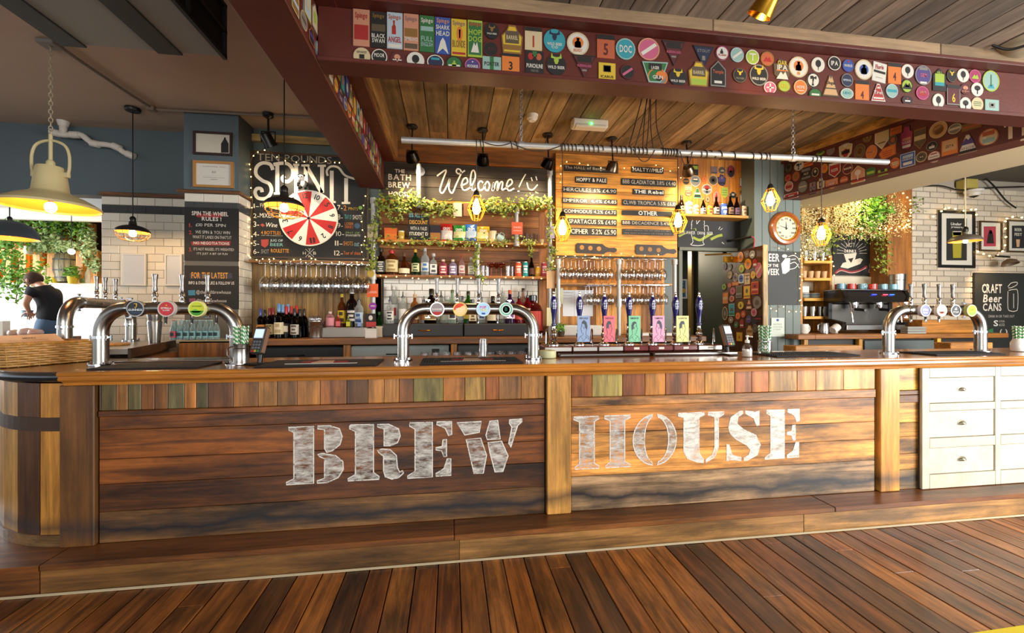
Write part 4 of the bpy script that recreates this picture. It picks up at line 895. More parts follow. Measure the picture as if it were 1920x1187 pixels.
font('beer_font','steel arch beer font in the middle of the bar with four round badges',(-0.3166,2.95),(0.576,2.95),ZT,1.49,0.155,(.25,.405,.57,.725),[
    (.255,.046,'#4a1c18','chrome',[('p','#b02a24',arc(0,0,.88,.88,205,335,12)),('t','#e8dcd0',('BANSHEE',-.68,-.14,.68,.14))]),
    (.425,.046,'#e8a818','#e0c060',[('p','#d8482a',arc(0,0,.88,.88,45,190,12)),('t','#f6ecd8',('HELLS',-.6,-.08,.6,.22)),('t','#f6ecd8',('LAGER',-.4,-.42,.4,-.2))]),
    (.60,.046,'#7fb8d8','#cfe0e8',[('t','#d8389a',('POP',-.5,.12,.45,.5)),('t','#f0d830',('FIZZ',-.4,-.25,.55,.08)),('p','#2a4a98',[(-.25,-.5),(.3,-.5),(.25,-.75),(-.2,-.75)])]),
    (.775,.046,'#149a70','#d8e8e0',[('e','#e8f0ea',(0,0,.66,.66)),('e','#149a70',(0,0,.54,.54)),('e','#e8f0ea',(-.05,.0,.4,.3)),('t','#0e5a44',('B',-.22,-.25,.2,.3))])])
font('beer_font','steel arch beer font at the right end of the bar',(3.468,2.95),(4.35,2.95),ZT,1.487,0.15,(.235,.38,.54,.69),[
    (.30,.046,'#2c2f74','#c8c8d8',[('t','#e8e4f0',('RIVERS',-.6,-.05,.6,.3)),('p','#e8e4f0',[(-.5,-.3),(.5,-.3),(.4,-.45),(-.4,-.45)])]),
    (.475,.046,'#e8c8a8','#f0e4d4',[('p','#c83a2a',arc(0,0,.6,.6,200,340,10)),('e','#e8c8a8',(0,-.05,.5,.35))]),
    (.625,.046,'#1f2326','chrome',[('p','#d8d0c0',[(-.3,.1),(.1,.6),(.3,.1)]),('t','#d8d4cc',('STOUT',-.6,-.4,.6,-.15))]),
    (.80,.046,'#c4d01c','#e4e49a',[('p','#7ab030',arc(0,0,.88,.88,210,350,10)),('t','#5a7a14',('CIDER',-.5,0,.5,.3))])])
font('beer_font','steel arch beer font on the return counter behind the basket',(-2.68,3.41),(-2.855,4.30),1.212,1.54,0.15,(.42,.55,.72),[])
# return counter carrying that font
rc = thing('return_counter','steel topped return counter behind the left beer font','counter',(-2.7,3.85,0.15))
b = MB();b.prism([(-2.20,3.31),(-2.52,4.345),(-3.48,4.345),(-3.10,3.31)],P0,1.175,1.211);b.build('worktop',solid('dull_steel_top','#9a958c',0.3,0.7),rc)
b = MB();b.prism([(-2.195,3.305),(-2.515,4.35),(-2.535,4.35),(-2.215,3.305)],P0,1.15,1.215);b.build('edging',WY,rc,'#4a2f1c')
b = MB();b.prism([(-2.36,3.75),(-2.56,4.33),(-3.4,4.33),(-3.2,3.75)],P0,0.15,1.174);b.build('cabinet',WZ,rc,'#5a3a20')
q = thing('cutting_board','small round wooden board on the steel return counter','board',(-2.62,3.75,1.212));MB().lathe([(0.12,0),(0.125,0.008),(0.12,0.016),(0,0.016)],(-2.62,3.72,1.212),24).build('disc',SHELFW,q,'#a87a4a')

# ---- hand pumps on their clamp boxes, clips hung in front
PY = 3.10
def bxe(u,v=655): return at(u,v,PY).x
edges = [at(x / 4.571 + 1000,655,PY).x for x in (190,335,555,775,990,1200,1410,1620)];hx = [at(u,655,PY).x for u in (1042,1091,1138.5,1185.5,1230,1274,1319)]
zbx = ZT + 0.075;clipc = [None,('#8fa6c8','pale blue'),('#e0707c','coral pink'),('#7fc79a','mint green'),('#e0a0bc','lilac pink'),('#e6e28e','pale yellow'),None]
edges[0] = hx[0] - 0.09
for i in range(7):
    x = hx[i];lab = ['leftmost hand pump with a bare blue handle','hand pump behind the pale blue clip','hand pump behind the coral pink clip','hand pump behind the mint green clip','hand pump behind the lilac pink clip','hand pump behind the pale yellow clip','rightmost hand pump with a bare blue handle'][i]
    t = thing('hand_pump','dark blue handled ' + lab,'hand pump',(x,PY + .05,ZT),'hand pumps along the bar')
    e0,e1 = edges[i] + 0.003,edges[i + 1] - 0.003
    MB().cbox(e0,PY,ZT + 0.030,e1,PY + 0.19,zbx,0.006).build('clamp_box',GLOSS,t,'#5a241c' if i > 2 else '#6a3a30')
    MB().cbox(e0 + .004,PY - 0.006,ZT + 0.036,e1 - .004,PY - 0.0005,zbx - 0.008,0.002).build('face_plate',TMETAL if i < 3 or i == 6 else GLOSS,t,'#c8c2b8' if i < 3 or i == 6 else '#6a1f1c')
    if i >= 3: 
        fp_ = MB();fp_.box((e0 + e1) / 2 - .022,PY - .0075,ZT + .044,(e0 + e1) / 2 + .022,PY - .0062,zbx - .014);fp_.build('label_plate',PRINT,t,'#d8d0c0')
    xc = x;c = (xc,PY + 0.06,zbx)
    MB().lathe([(0.045,0),(0.045,0.008),(0.030,0.016),(0.020,0.03),(0.024,0.045),(0.018,0.055),(0.026,0.075),(0.026,0.09),(0.016,0.1),(0.021,0.115),(0.014,0.13),(0.016,0.15)],c,16).build('chrome_base',CHROME,t,label='chrome base column')
    h = MB().lathe([(0.013,0.15),(0.020,0.155),(0.020,0.165),(0.0135,0.17),(0.0145,0.2),(0.018,0.24),(0.025,0.28),(0.027,0.31),(0.024,0.345),(0.016,0.37),(0.010,0.378),(0,0.38)],c,18).build('handle',GLOSS,t,'#14125c')
    MB().lathe([(0.012,0.376),(0.013,0.388),(0.006,0.395),(0.009,0.405),(0.006,0.414),(0,0.416)],c,12).build('finial',CHROME,t)
    pl = Plane(c,(1,0,0),(0,-1,0));m = MB();m.text(pl,'BATH',-0.014,0.315,0.014,0.33,0.0275,1);m.text(pl,'ALES',-0.014,0.292,0.014,0.306,0.0278,1);m.flat([(-.012,.335),(-.004,.352),(0,.34),(.005,.354),(.012,.335)],pl,0.0265);m.text(pl,'BREWERY',-0.013,0.278,0.013,0.288,0.0278,1);m.build('emblem',ink('#d8dce8'),h)
    xs_ = (e0 + e1) / 2 + 0.075 if i else x - 0.05
    MB().tube([(xs_ + 0.015,PY + .1,zbx - 0.002),(xs_ + 0.012,PY + .09,zbx + 0.10)] + [(xs_ + 0.012 - 0.014 * (1 - cos(radians(q))),PY + .09 - 0.05 * (1 - cos(radians(q))) / 2,zbx + 0.10 + 0.025 * sin(radians(q))) for q in range(30,181,30)] + [(xs_ - .02,PY + .03,zbx + 0.02)],0.0048,8).build('swan_neck',CHROME,t)
    if clipc[i]:
        cc,nm = clipc[i];pu0,pu1 = [(378,485),(603,700),(818,918),(1023,1124),(1227,1332)][i - 1];CP = FP(PY - 0.012)
        a0,b1 = CP.hit(1000 + pu0 / 4.571,592.2);a1,b0 = CP.hit(1000 + pu1 / 4.571,641)
        r = MB().prism([(a0,b0),(a1,b0),(a1,b1),(a0,b1)],CP,-0.004,0).build('pump_clip',PRINT,None,cc,nm + ' rectangular pump clip with a pencil portrait','pump clip','portrait pump clips on the hand pumps')
        m = MB();am = (a0 + a1) / 2;W = a1 - a0;H_ = b1 - b0
        m.text(CP,['HERCULES','SPARTACUS','EMPEROR','COMMODUS','GLADIATOR'][i - 1],a0 + W * .15,b1 - H_ * .13,a1 - W * .15,b1 - H_ * .06,.001,1);m.build('lettering',ink('#3a3c40'),r)
        m = MB();sgn = -1 if i in (1,4) else 1
        PT = lambda q: [(am + sgn * x * W * .92,b0 + y * H_) for x,y in q]
        face = [(-.48,.03),(-.46,.16),(-.34,.23),(-.20,.27),(-.19,.38),(-.27,.48),(-.28,.62),(-.18,.73),(0,.77),(.14,.73),(.19,.64),(.19,.58),(.28,.50),(.21,.475),(.22,.44),(.18,.42),(.19,.38),(.14,.335),(.05,.33),(.06,.26),(.26,.22),(.42,.14),(.46,.03)]
        m.ribbon(CP,PT(face),.0024,.0012)
        m.flat(PT([[(-.29,.5),(-.3,.64),(-.19,.75),(0,.79),(.15,.75),(.17,.69),(.02,.70),(-.08,.62),(-.1,.5),(-.2,.46)],[(-.28,.46),(-.33,.6),(-.24,.76),(-.02,.84),(.16,.76),(.14,.70),(-.06,.68),(-.14,.54)],[(-.27,.5),(-.3,.68),(-.14,.8),(.1,.8),(.19,.7),(.1,.66),(-.02,.69),(-.06,.56),(-.16,.52)]][i % 3]),CP,.0011)
        for q in ([(.08,.575),(.13,.585),(.17,.575)],[(.07,.61),(.13,.625),(.18,.61)],[(.12,.42),(.19,.425)],[(-.04,.5),(-.07,.55),(-.03,.57),(0,.53),(-.04,.49)],[(-.3,.22),(-.1,.1),(.05,.03)],[(.28,.21),(.1,.12),(.06,.03)],[(-.44,.12),(-.25,.16),(-.1,.22)]): m.ribbon(CP,PT(q),.0018,.0013)
        m.build('portrait',ink('#4a5058'),r)
for u0,u1,ds in ((1048,1218,'left'),(1224,1382,'right')):
    x0 = at(u0,668,3.02).x;x1 = at(u1,668,3.02).x;t = thing('drip_tray','long low drip tray under the hand pumps, ' + ds + ' half','drip tray',((x0 + x1) / 2,3.1,ZT),'drip trays under the hand pumps')
    MB().cbox(x0,3.01,ZT,x1,3.30,ZT + 0.026,0.004).build('tray',GLOSS,t,'#3a2620');MB().cbox(x0 + .01,3.003,ZT + .012,x1 - .01,3.0095,ZT + 0.022,0.001).build('lip',STEEL,t)

# ---- rubber bar mats
def bar_mat(x0,x1,y0,y1,label,art=True,ribs=True):
    t = thing('bar_mat',label,'bar mat',((x0 + x1) / 2,(y0 + y1) / 2,ZT),'black rubber bar mats')
    MB().cbox(x0,y0,ZT,x1,y1,ZT + 0.009,0.003).build('base',RUBBER,t)
    if ribs:
        b = MB();k = int((x1 - x0) / 0.016)
        for i in range(k):
            for j in range(int((y1 - y0 - .03) / 0.02)):
                xx = x0 + 0.015 + i * 0.016;yy = y0 + 0.02 + j * 0.02
                if xx < x1 - .02: b.box(xx,yy,ZT + .009,xx + .009,yy + .011,ZT + 0.0125)
        b.build('nubs',RUBBER,t,kind='stuff')
    if art:
        pl = Plane(((x0 + x1) / 2,(y0 + y1) / 2,ZT + 0.0126),(1,0,0),(0,0,1),(0,1,0));m = MB()
        m.prism(ell(-.08,0,.055,.05,16),pl,-.004,.0004);m.prism(ell(.09,0,.06,.05,16),pl,-.004,.0004);m.build('emblem',ink('#8c1a1e'),t);m = MB();m.prism([(-.06,-.06),(.07,-.06),(.05,.06),(-.045,.06)],pl,-.003,.001);m.build('emblem',ink('#c8a890'),t)
        m = MB();m.prism([(-.2,-.1),(.22,-.1),(.22,-.085),(-.2,-.085)],pl,-.003,.0006);m.build('stripe',ink('#b8b4ac'),t)
bar_mat(-0.19,0.46,2.68,3.02,'ribbed black bar mat with a red emblem below the middle beer font')
bar_mat(-1.14,-0.45,2.68,3.02,'smooth black bar mat with a red emblem beside the card terminal',True,False)
bar_mat(-2.02,-1.45,2.70,2.98,'plain black bar mat below the left beer font',False,False)
bar_mat(3.62,4.25,2.72,3.0,'plain black bar mat below the right beer font',False,True)
bar_mat(2.35,3.05,2.8,3.1,'plain black bar mat beside the straw jar',False,True)
MB().cbox(at(300,672,3.2).x - .35,3.10,ZT,at(445,672,3.2).x,3.27,ZT + 0.012,0.003).build('drip_tray',STEEL,label='flat steel drip tray behind the left beer font',cat='drip tray')

# ---- card terminals, straw holders, dispenser
def straws(root,c,n,r,h,seed):
    random.seed(seed)
    for i in range(n):
        an = RU(0,2 * pi);rr = r * sqrt(R());p = Vector(c) + Vector((cos(an) * rr * .75,sin(an) * rr * .75,0.02));q = Vector(c) + Vector((cos(an) * rr * 1.05 + RU(-.006,.006),sin(an) * rr * 1.05,h + RU(-.006,.006)))
        yield p,q
STRAW = None
def straw_mat():
    m,nt,b = base_mat('striped_straw');L = nt.links.new;g = nd(nt,'ShaderNodeNewGeometry');wv = nd(nt,'ShaderNodeTexWave');wv.bands_direction = 'DIAGONAL';wv.inputs['Scale'].default_value = 26
    L(g.outputs['Position'],wv.inputs['Vector']);cr = nd(nt,'ShaderNodeValToRGB');cr.color_ramp.interpolation = 'CONSTANT';cr.color_ramp.elements[0].color = lin('#e9efe0');cr.color_ramp.elements[1].position = 0.5;cr.color_ramp.elements[1].color = lin('#2f8f3c');L(wv.outputs['Fac'],cr.inputs[0]);L(cr.outputs[0],b.inputs['Base Color']);return m
STRAW = straw_mat()
def straw_bundle(c,n,r,h,ds,seed):
    for k,(p,q) in enumerate(straws(None,c,n,r,h,seed)):
        MB().tube([p,q],0.0044,6).build('paper_straw',STRAW,None,None,ds,'straw',ds)
# steel tankard with straws, left
c = at(452,684,2.86);c.z = ZT;tk = thing('steel_tankard','steel tankard full of green striped straws by the left beer font','tankard',c)
MB().lathe_open([(0.0,0.003),(0.047,0.003),(0.047,0.012),(0.044,0.02),(0.043,0.125),(0.045,0.13),(0.042,0.13),(0.04,0.02),(0,0.012)],c,24).build('body',STEEL,tk)
MB().lathe([(0.0435,0.10),(0.0455,0.103),(0.0435,0.106)],c,24).build('band',STEEL,tk)
MB().tube([c + Vector((-.043,0,.115)),c + Vector((-.075,-.005,.105)),c + Vector((-.078,-.005,.06)),c + Vector((-.045,0,.03))],0.005,8).build('handle',STEEL,tk)
straw_bundle(c,26,0.042,0.235,'green and white striped straws standing in the steel tankard',3)
c = at(1434,665,2.95);c.z = ZT;jr = thing('straw_jar','clear glass jar of green striped straws beside the soap pump','jar',c)
MB().lathe_open([(0.0,0.004),(0.042,0.004),(0.047,0.02),(0.047,0.10),(0.038,0.118),(0.038,0.13)],c,20).build('glass',GLASS,jr)
MB().tube([c + Vector((cos(x * pi / 6) * .049,sin(x * pi / 6) * .049,0.108)) for x in range(12)],0.003,6,closed=True).build('wire_clip',CHROME,jr)
straw_bundle(c,24,0.040,0.225,'green and white striped straws standing in the glass jar',4)
c = at(1910,655,2.95);c.z = ZT;jr = thing('straw_jar','white topped jar of green striped straws at the right frame edge','jar',c)
MB().lathe_open([(0.0,0.004),(0.045,0.004),(0.05,0.02),(0.05,0.075),(0.036,0.10),(0.036,0.11)],c,20).build('glass',solid('milky_glass','#d9dad4',0.1),jr);straw_bundle(c,20,0.036,0.21,'green and white striped straws standing in the white jar',5)
def terminal(c,rz,label,k=1.0):
    t = thing('card_terminal',label,'card terminal',c,'card payment terminals');M = Matrix.Translation(c) @ Matrix.Rotation(rz,4,'Z');T = M @ Matrix.Translation((0,0.0,0.075)) @ Matrix.Rotation(radians(-18),4,'X')
    MB().cbox(-.05,-.045,0.001,.05,.06,.012,.004,M).build('stand_foot',BLKMETAL,t);MB().tube([M @ Vector((0,.02,.01)),M @ Vector((0,.03,.1))],.016,10).build('stand_post',BLKMETAL,t)
    bd = MB().cbox(-.043,-.018,-.01,.043,.018,.165,.008,T).build('body',PAINT,t,'#2a2624');MB().cbox(-.036,-.0205,.085,.036,-.018,.15,.001,T).build('bezel',PAINT,t,'#8a8078')
    MB().cbox(-.032,-.022,.09,.032,-.0206,.145,.0005,T).build('screen',emit('terminal_screen','#9fb6f0',0.9),t)
    for i in range(3):
        for j in range(4):
            x0 = -.03 + i * .021;z0 = 0.0 + j * .0195;col = '#6a6a70' if j else ['#b02a34','#c8a028','#2a7a48'][i];MB().cbox(x0,-.0205,z0,x0 + .017,-.0182,z0 + .014,.001,T).build('key',PAINT,t,col)
    for s in (-1,1): MB().cbox(s * .0435 - .0012,-.014,0,s * .0435 + .0012,.014,.155,.0008,T).build('side_trim',PAINT,t,'#7a5a44')
c = at(482,681,2.84);c.z = ZT;terminal(c,radians(-22),'handheld card terminal tilted on its stand beside the straw tankard')
c = at(1368,662,3.0);c.z = ZT;terminal(c,radians(14),'handheld card terminal on its stand at the right end of the hand pumps')
c = at(1401,666,2.86);c.z = ZT;t = thing('soap_dispenser','clear pump bottle half full of white hand gel','dispenser',c)
MB().lathe([(0.032,0),(0.035,0.006),(0.035,0.06),(0.03,0.08),(0.014,0.097),(0.013,0.105)],c,18).build('bottle',GLASS,t);MB().lathe([(0.030,0.003),(0.0325,0.008),(0.0325,0.055),(0,0.055)],c,18).build('gel',WHITE,t)
MB().lathe([(0.016,0.104),(0.016,0.122),(0.006,0.126),(0.006,0.145),(0.012,0.148),(0.01,0.158),(0,0.158)],c,14).build('pump_head',WHITE,t);MB().tube([c + Vector((0,0,.151)),c + Vector((.02,-.03,.149))],.005,8).build('nozzle',WHITE,t)
c = at(1027,672,3.0);c.z = ZT;MB().lathe([(0.055,0),(0.06,0.004),(0.06,0.05),(0.056,0.054),(0,0.054)],c,24).build('tub',PAINT,None,'#c9c99a','round pale green tub beside the leftmost hand pump','tub')
# upturned pint glass and glasses behind the bar top
def pint(c,label,group,r0=.032,r1=.041,h=.13,flip=True):
    pr = [(r0,0),(r0,.006),(r1,h),(r1 - .002,h),(r0 - .003,.01),(0,.01)]
    if flip: pr = [(r,h - z) for r,z in pr]
    return MB().lathe_open(pr,c,16).build('pint_glass',GLASS,None,None,label,'glass',group)
c = at(906,671,3.20);c.z = ZT;pint(c,'upturned pint glass standing on the bar behind the ribbed mat',None)
wash = thing('glass_basket','glass washer basket of upturned glasses behind the bar top','basket',(0.2,3.5,1.0))
def wbasket(x0,x1,y0,y1,z,root):
    b = MB()
    for i in range(int((x1 - x0) / .05) + 1): b.tube([(x0 + i * .05,y0,z),(x0 + i * .05,y1,z)],.003,4)
    for zz in (z,z + .06): b.tube([(x0,y0,zz),(x1,y0,zz),(x1,y1,zz),(x0,y1,zz)],.004,4,closed=True)
    b.build('wire_rack',STEEL,root)
wbasket(-0.25,.6,3.36,3.75,1.01,wash)
for i in range(10):
    for j in range(2):
        pint(Vector((-0.21 + i * .088,3.43 + j * .12,1.014)),'upturned glass in the washer basket behind the middle bar mat','glasses in the middle washer basket')
wash = thing('glass_basket','glass washer basket of upturned glasses below the return counter','basket',(-1.9,3.5,0.98));wbasket(-2.1,-1.5,3.36,3.70,.99,wash)
for i in range(6):
    for j in range(2): pint(Vector((-2.05 + i * .09,3.43 + j * .12,.994)),'upturned glass in the washer basket behind the left mat','glasses in the left washer basket')

# ---- wicker basket of menus
bc = Vector((-2.60,3.12,ZT));ba = radians(64);t = thing('wicker_basket','woven wicker basket on the rounded left end of the bar','basket',bc)
M = Matrix.Translation(bc) @ Matrix.Rotation(ba,4,'Z');W2,D2,HH = 0.205,0.15,0.135
def rim_path(s,z): return [M @ Vector((x,y,z)) for x,y in rrect(-W2 - s,-D2 - s,W2 + s,D2 + s,0.03,4)]
bk_m = wood('wicker','x',0.6,0.8,stain=0.3,scale=2)
b = MB();N = 30
base = rim_path(0,0);per = []
pth = rrect(-W2,-D2,W2,D2,0.03,4);pth = pth + [pth[0]]
dist = [0]
for i in range(1,len(pth)): dist.append(dist[-1] + math.hypot(pth[i][0] - pth[i - 1][0],pth[i][1] - pth[i - 1][1]))
def along(s):
    s %= dist[-1]
    for i in range(1,len(pth)):
        if s <= dist[i]:
            k = (s - dist[i - 1]) / max(1e-9,dist[i] - dist[i - 1]);x = pth[i - 1][0] + (pth[i][0] - pth[i - 1][0]) * k;y = pth[i - 1][1] + (pth[i][1] - pth[i - 1][1]) * k
            tx_,ty_ = pth[i][0] - pth[i - 1][0],pth[i][1] - pth[i - 1][1];l = math.hypot(tx_,ty_) or 1;return x,y,ty_ / l,-tx_ / l
    return pth[0][0],pth[0][1],0,0
for row in range(9):
    z = 0.008 + row * 0.0145;pts = []
    for i in range(N * 2):
        x,y,nx,ny = along(dist[-1] * i / (N * 2));o_ = 0.0085 * (1 if (i // 2 + row) % 2 else -1) * (1 if i % 2 == 0 else 0.3);fl = 1 + 0.06 * z / HH;pts.append(M @ Vector((x * fl + nx * o_,y * fl + ny * o_,z)))
    b.tube(pts,0.0068,6,closed=True)
b.build('weave',solid('wicker_cane','#b98c4c',.5,var=.35,vscale=40),t,None,kind='stuff')
b = MB()
for i in range(N):
    x,y,nx,ny = along(dist[-1] * (i + .5) / N);b.tube([M @ Vector((x,y,0)),M @ Vector((x * 1.06,y * 1.06,HH))],0.004,5)
b.build('stakes',bk_m,t,'#94682f',kind='stuff')
b = MB();q = [M @ Vector((x * 1.07,y * 1.07,HH)) for x,y in rrect(-W2,-D2,W2,D2,.03,4)];b.tube(q,0.010,7,closed=True);b.build('rim',bk_m,t,'#9a6c32');MB().cbox(-W2 + .006,-D2 + .006,0.0,W2 - .006,D2 - .006,.006,.002,M).build('base',bk_m,t,'#7a5426')
for i in range(7):
    Mi = M @ Matrix.Translation((-.02,0,.075 + i * .009)) @ Matrix.Rotation(radians(27),4,'X') @ Matrix.Rotation(RU(-.06,.06),4,'Z');c_ = MB().cbox(-.16,-.10,0,.15,.105,.006,.001,Mi)
    o = c_.build('menu_card',PRINT,None,'#d9b898' if i == 6 else random.choice(['#b98a5c','#a87848','#c49a70']),'front menu card lying on the stack in the wicker basket' if i == 6 else 'brown menu card in the stack inside the wicker basket','menu',None if i == 6 else 'brown menu cards in the wicker basket')
    if i == 6:
        pl = Plane(Mi @ Vector((0,0,.006)),(Mi.to_3x3() @ Vector((1,0,0))),(Mi.to_3x3() @ Vector((0,0,1))),(Mi.to_3x3() @ Vector((0,1,0))));m = MB()
        m.text(pl,'MENU',-.03,.05,.03,.068,.0006,1)
        for k in range(5): m.text(pl,'SMALL PLATES & SHARERS',-.1,.03 - k * .02,.08,.037 - k * .02,.0006)
        m.build('lettering',ink('#6a4c38'),o)
# ================================================================ BOTTLES, GLASSES, SNACKS
KPROF = {
 'spirit': ([(.135,0),(.15,.01),(.15,.60),(.12,.68),(.055,.76),(.05,.90)],16,.88,.052,(.14,.46)),
 'tall':   ([(.11,0),(.12,.01),(.12,.62),(.09,.70),(.045,.77),(.042,.92)],16,.90,.045,(.12,.5)),
 'wine':   ([(.115,0),(.125,.01),(.125,.60),(.10,.68),(.05,.74),(.045,.98)],16,.72,.05,(.12,.46)),
 'square': ([(.20,0),(.21,.01),(.21,.58),(.17,.66),(.06,.72),(.055,.88)],4,.86,.07,(.1,.5)),
 'flask':  ([(.21,0),(.23,.02),(.24,.30),(.20,.52),(.07,.66),(.06,.86)],16,.84,.075,(.08,.3)),
 'short':  ([(.22,0),(.25,.02),(.25,.60),(.20,.74),(.09,.82),(.085,.9)],16,.86,.1,(.12,.6)),
 'beer':   ([(.135,0),(.145,.01),(.145,.52),(.11,.64),(.055,.80),(.05,.97)],14,.955,.058,(.12,.44)),
 'fat':    ([(.19,0),(.205,.02),(.205,.50),(.15,.66),(.06,.80),(.055,.94)],16,.82,.068,(.1,.42)),
 'pourer': ([(.125,0),(.135,.01),(.135,.56),(.10,.64),(.05,.70),(.045,.80)],16,.80,.048,(.12,.45))}
def bottle(u,vb,hpx,Y,z,kind,col,lab,cap,label,group,art=None,cat='bottle',k=1.0):
    p = at(u,vb,Y);p.z = z;h = hpx * px(u,Y);pr,n,zc,rc,(l0,l1) = KPROF[kind]
    t = thing('bottle',label,cat,p,group)
    ex = (1,1,0) if n == 4 else None
    MB().lathe([(r * h * k,q * h) for r,q in pr],p,n,(0,0,1),ex).build('glass',TGL,t,col)
    if lab:
        r = max(q[0] for q in pr) * h * k + .0008
        if kind == 'flask': r += 0
        lb = MB().lathe_open([(r,l0 * h),(r,l1 * h)],p,n if n == 4 else 20,(0,0,1),ex).build('label',PRINT,t,lab)
        if art:
            rr = r * (0.708 if n == 4 else 1.0) + .0006;m = MB()
            for i in range(art[1]):
                zz = (l0 + (l1 - l0) * (i + .5) / art[1]) * h;w2 = rr * (.62 if i % 2 == 0 else .42);hh = (l1 - l0) * h / art[1] * .28
                vs = []
                for q in range(7): a = w2 * (q / 3 - 1);y = -(sqrt(max(0,rr * rr - a * a)) if n != 4 else rr) - .0009;vs += [p + Vector((a,y,zz - hh)),p + Vector((a,y,zz + hh))]
                m.add(vs,[(2 * q,2 * q + 2,2 * q + 3,2 * q + 1) for q in range(6)])
            m.build('print',PRINT,lb,art[0])
    if cap:
        if kind == 'wine': prc = [(rc * h,zc * h),(rc * h,.985 * h),(rc * h * .9,h),(0,h)]
        elif kind == 'pourer': prc = [(rc * h,.79 * h),(rc * h,.84 * h),(rc * .45 * h,.86 * h),(rc * .3 * h,h),(0,h)]
        else: prc = [(rc * h * 1.1,zc * h),(rc * h * 1.1,.985 * h),(rc * h * .9,h),(0,h)]
        MB().lathe(prc,p,12).build('stopper' if kind in ('flask','short') else 'pourer' if kind == 'pourer' else 'cap',GLOSS,t,cap)
    return t
CLR = '#d9dedb'
G = 'spirit bottles on the shelf over the tiles'
for u,vt,kind,col,lab,cap,ds,art in (
    (714.5,461,'square','#3a2012','#4a4846','#141210','dark square whiskey bottle with a grey label at the far left of the spirit shelf',('#d8d4cc',5)),
    (734.5,465,'short','#7a3c12','#e0cf9a','#b01c1c','amber bottle with red wax neck and cream label',('#a88a50',3)),
    (758,470,'flask','#6a2f10','#e8dcb8','#5a3a20','squat amber flask bottle with a pale bottom label',None),
    (779,463,'spirit','#1f4a22','#e6dca8','#d8b24a','green whiskey bottle with gold cap and cream label',('#3a5a2a',3)),
    (797,460,'spirit',CLR,'#d8dcd8','#b8bcc0','clear bottle with blue and white label',('#4a7ab0',2)),
    (813,470,'square',CLR,'#eae8e0','#c8c8c8','clear square bottle with plain white label',('#5a5a60',2)),
    (831,481,'short','#c86a7a','#b03a48','#d8b8a0','short pink bottle with crimson label',('#f0dcd0',3)),
    (849,481,'short','#b8a8c8','#8a7a9a','#d8c8a8','short bottle with lilac diamond label',('#f0e8f0',3)),
    (866,469,'pourer','#e0b8b0','#efe6dc','#c84a3a','pink gin bottle with white label and red pourer',('#c08080',2)),
    (883,476,'square',CLR,'#e8e8dc','#d8d8d0','clear bottle with whitish label next to the dividing tube',('#98a088',3))):
    bottle(u,512,512 - vt,4.50,ZS3,kind,col,lab,cap,ds + ', on the spirit shelf' if 'spirit shelf' not in ds else ds,G,art)
def glass(p,prof,label,group,mat=None,name='glass',cat='glass',n=16): return MB().lathe_open(prof,p,n).build(name,mat or GLASS,None,None,label,cat,group)
WINE = [(.034,0),(.034,.002),(.005,.008),(.004,.085),(.012,.095),(.034,.125),(.040,.155),(.037,.19),(.031,.215),(.030,.215),(.036,.19),(.039,.155),(.033,.127),(.01,.099)]
COUPE = [(.032,0),(.032,.002),(.005,.008),(.004,.09),(.02,.1),(.046,.125),(.048,.14),(.047,.14),(.019,.103)]
TUMB = [(.0,.004),(.026,.004),(.031,.11),(.03,.11),(.025,.008)]
def on(u,Y,z): p = at(u,500,Y);p.z = z;return p
PINKG = glassy('pink_glass','#f0b0b0')
for i,u in enumerate((905,913,952,961)): glass(on(u,4.5 + .04 * (i % 2),ZS3),TUMB,'clear straight tumbler on the spirit shelf, ' + ('just right of the dividing tube' if i < 2 else 'left of the coral can'),'tumblers on the spirit shelf')
for i,u in enumerate((922,931,940)): glass(on(u,4.5 + .05 * (i % 2),ZS3),COUPE,'stemmed coupe glass on the spirit shelf between the tumblers','coupe glasses',PINKG)
def can(u,vb,hpx,Y,z,col,label,group,art=None,r=.27):
    p = at(u,vb,Y);p.z = z;h = hpx * px(u,Y);t = thing('drink_can',label,'can',p,group)
    b = MB().lathe([(r * h * .85,0),(r * h,.05 * h),(r * h,.9 * h),(r * h * .84,.97 * h)],p,16).build('body',GLOSS,t,col)
    MB().lathe([(r * h * .86,.965 * h),(r * h * .86,h),(r * h * .78,.985 * h),(0,.985 * h)],p,16).build('lid',TMETAL,t,'#c8c8c4')
    if art:
        m = MB();R_ = r * h + .0006
        for i,(zz,w_,hh) in enumerate(art[1]):
            vs = []
            for j in range(5):
                an = (-1 + j / 2) * w_;vs += [p + Vector((R_ * sin(an),-R_ * cos(an),(zz - hh) * h)),p + Vector((R_ * sin(an),-R_ * cos(an),(zz + hh) * h))]
            m.add(vs,[(2 * j,2 * j + 2,2 * j + 3,2 * j + 1) for j in range(4)])
        m.build('print',PRINT,b,art[0])
    return t
GC = 'cans and small bottles at the right of the spirit shelf'
ART1 = [(.7,.8,.05),(.5,.6,.08),(.3,.7,.03)]
can(971.5,513,27,4.5,ZS3,'#d85a3a','coral red drink can on the spirit shelf',GC,('#f0d0b8',ART1),.24);can(984.6,513,28,4.5,ZS3,'#2f9a94','teal drink can on the spirit shelf',GC,('#d8ece8',ART1),.2)
bottle(996.7,513,37,4.5,ZS3,'beer','#241208','#5a2a1a','#181410','dark brown beer bottle standing between teal and gold cans',GC)
can(1008,513,19,4.5,ZS3,'#c89a2a','short gold can on the spirit shelf',GC,None,.27);can(1020,513,27,4.5,ZS3,'#b84a58','pink labelled small can at the right end of the spirit shelf',GC,('#f0d8d8',ART1),.2)
cr = thing('glass_crate','thin black wire crate behind the cans on the spirit shelf','crate',on(974,4.58,ZS3));b = MB();q0 = on(958,4.58,ZS3);q1 = on(990,4.58,ZS3)
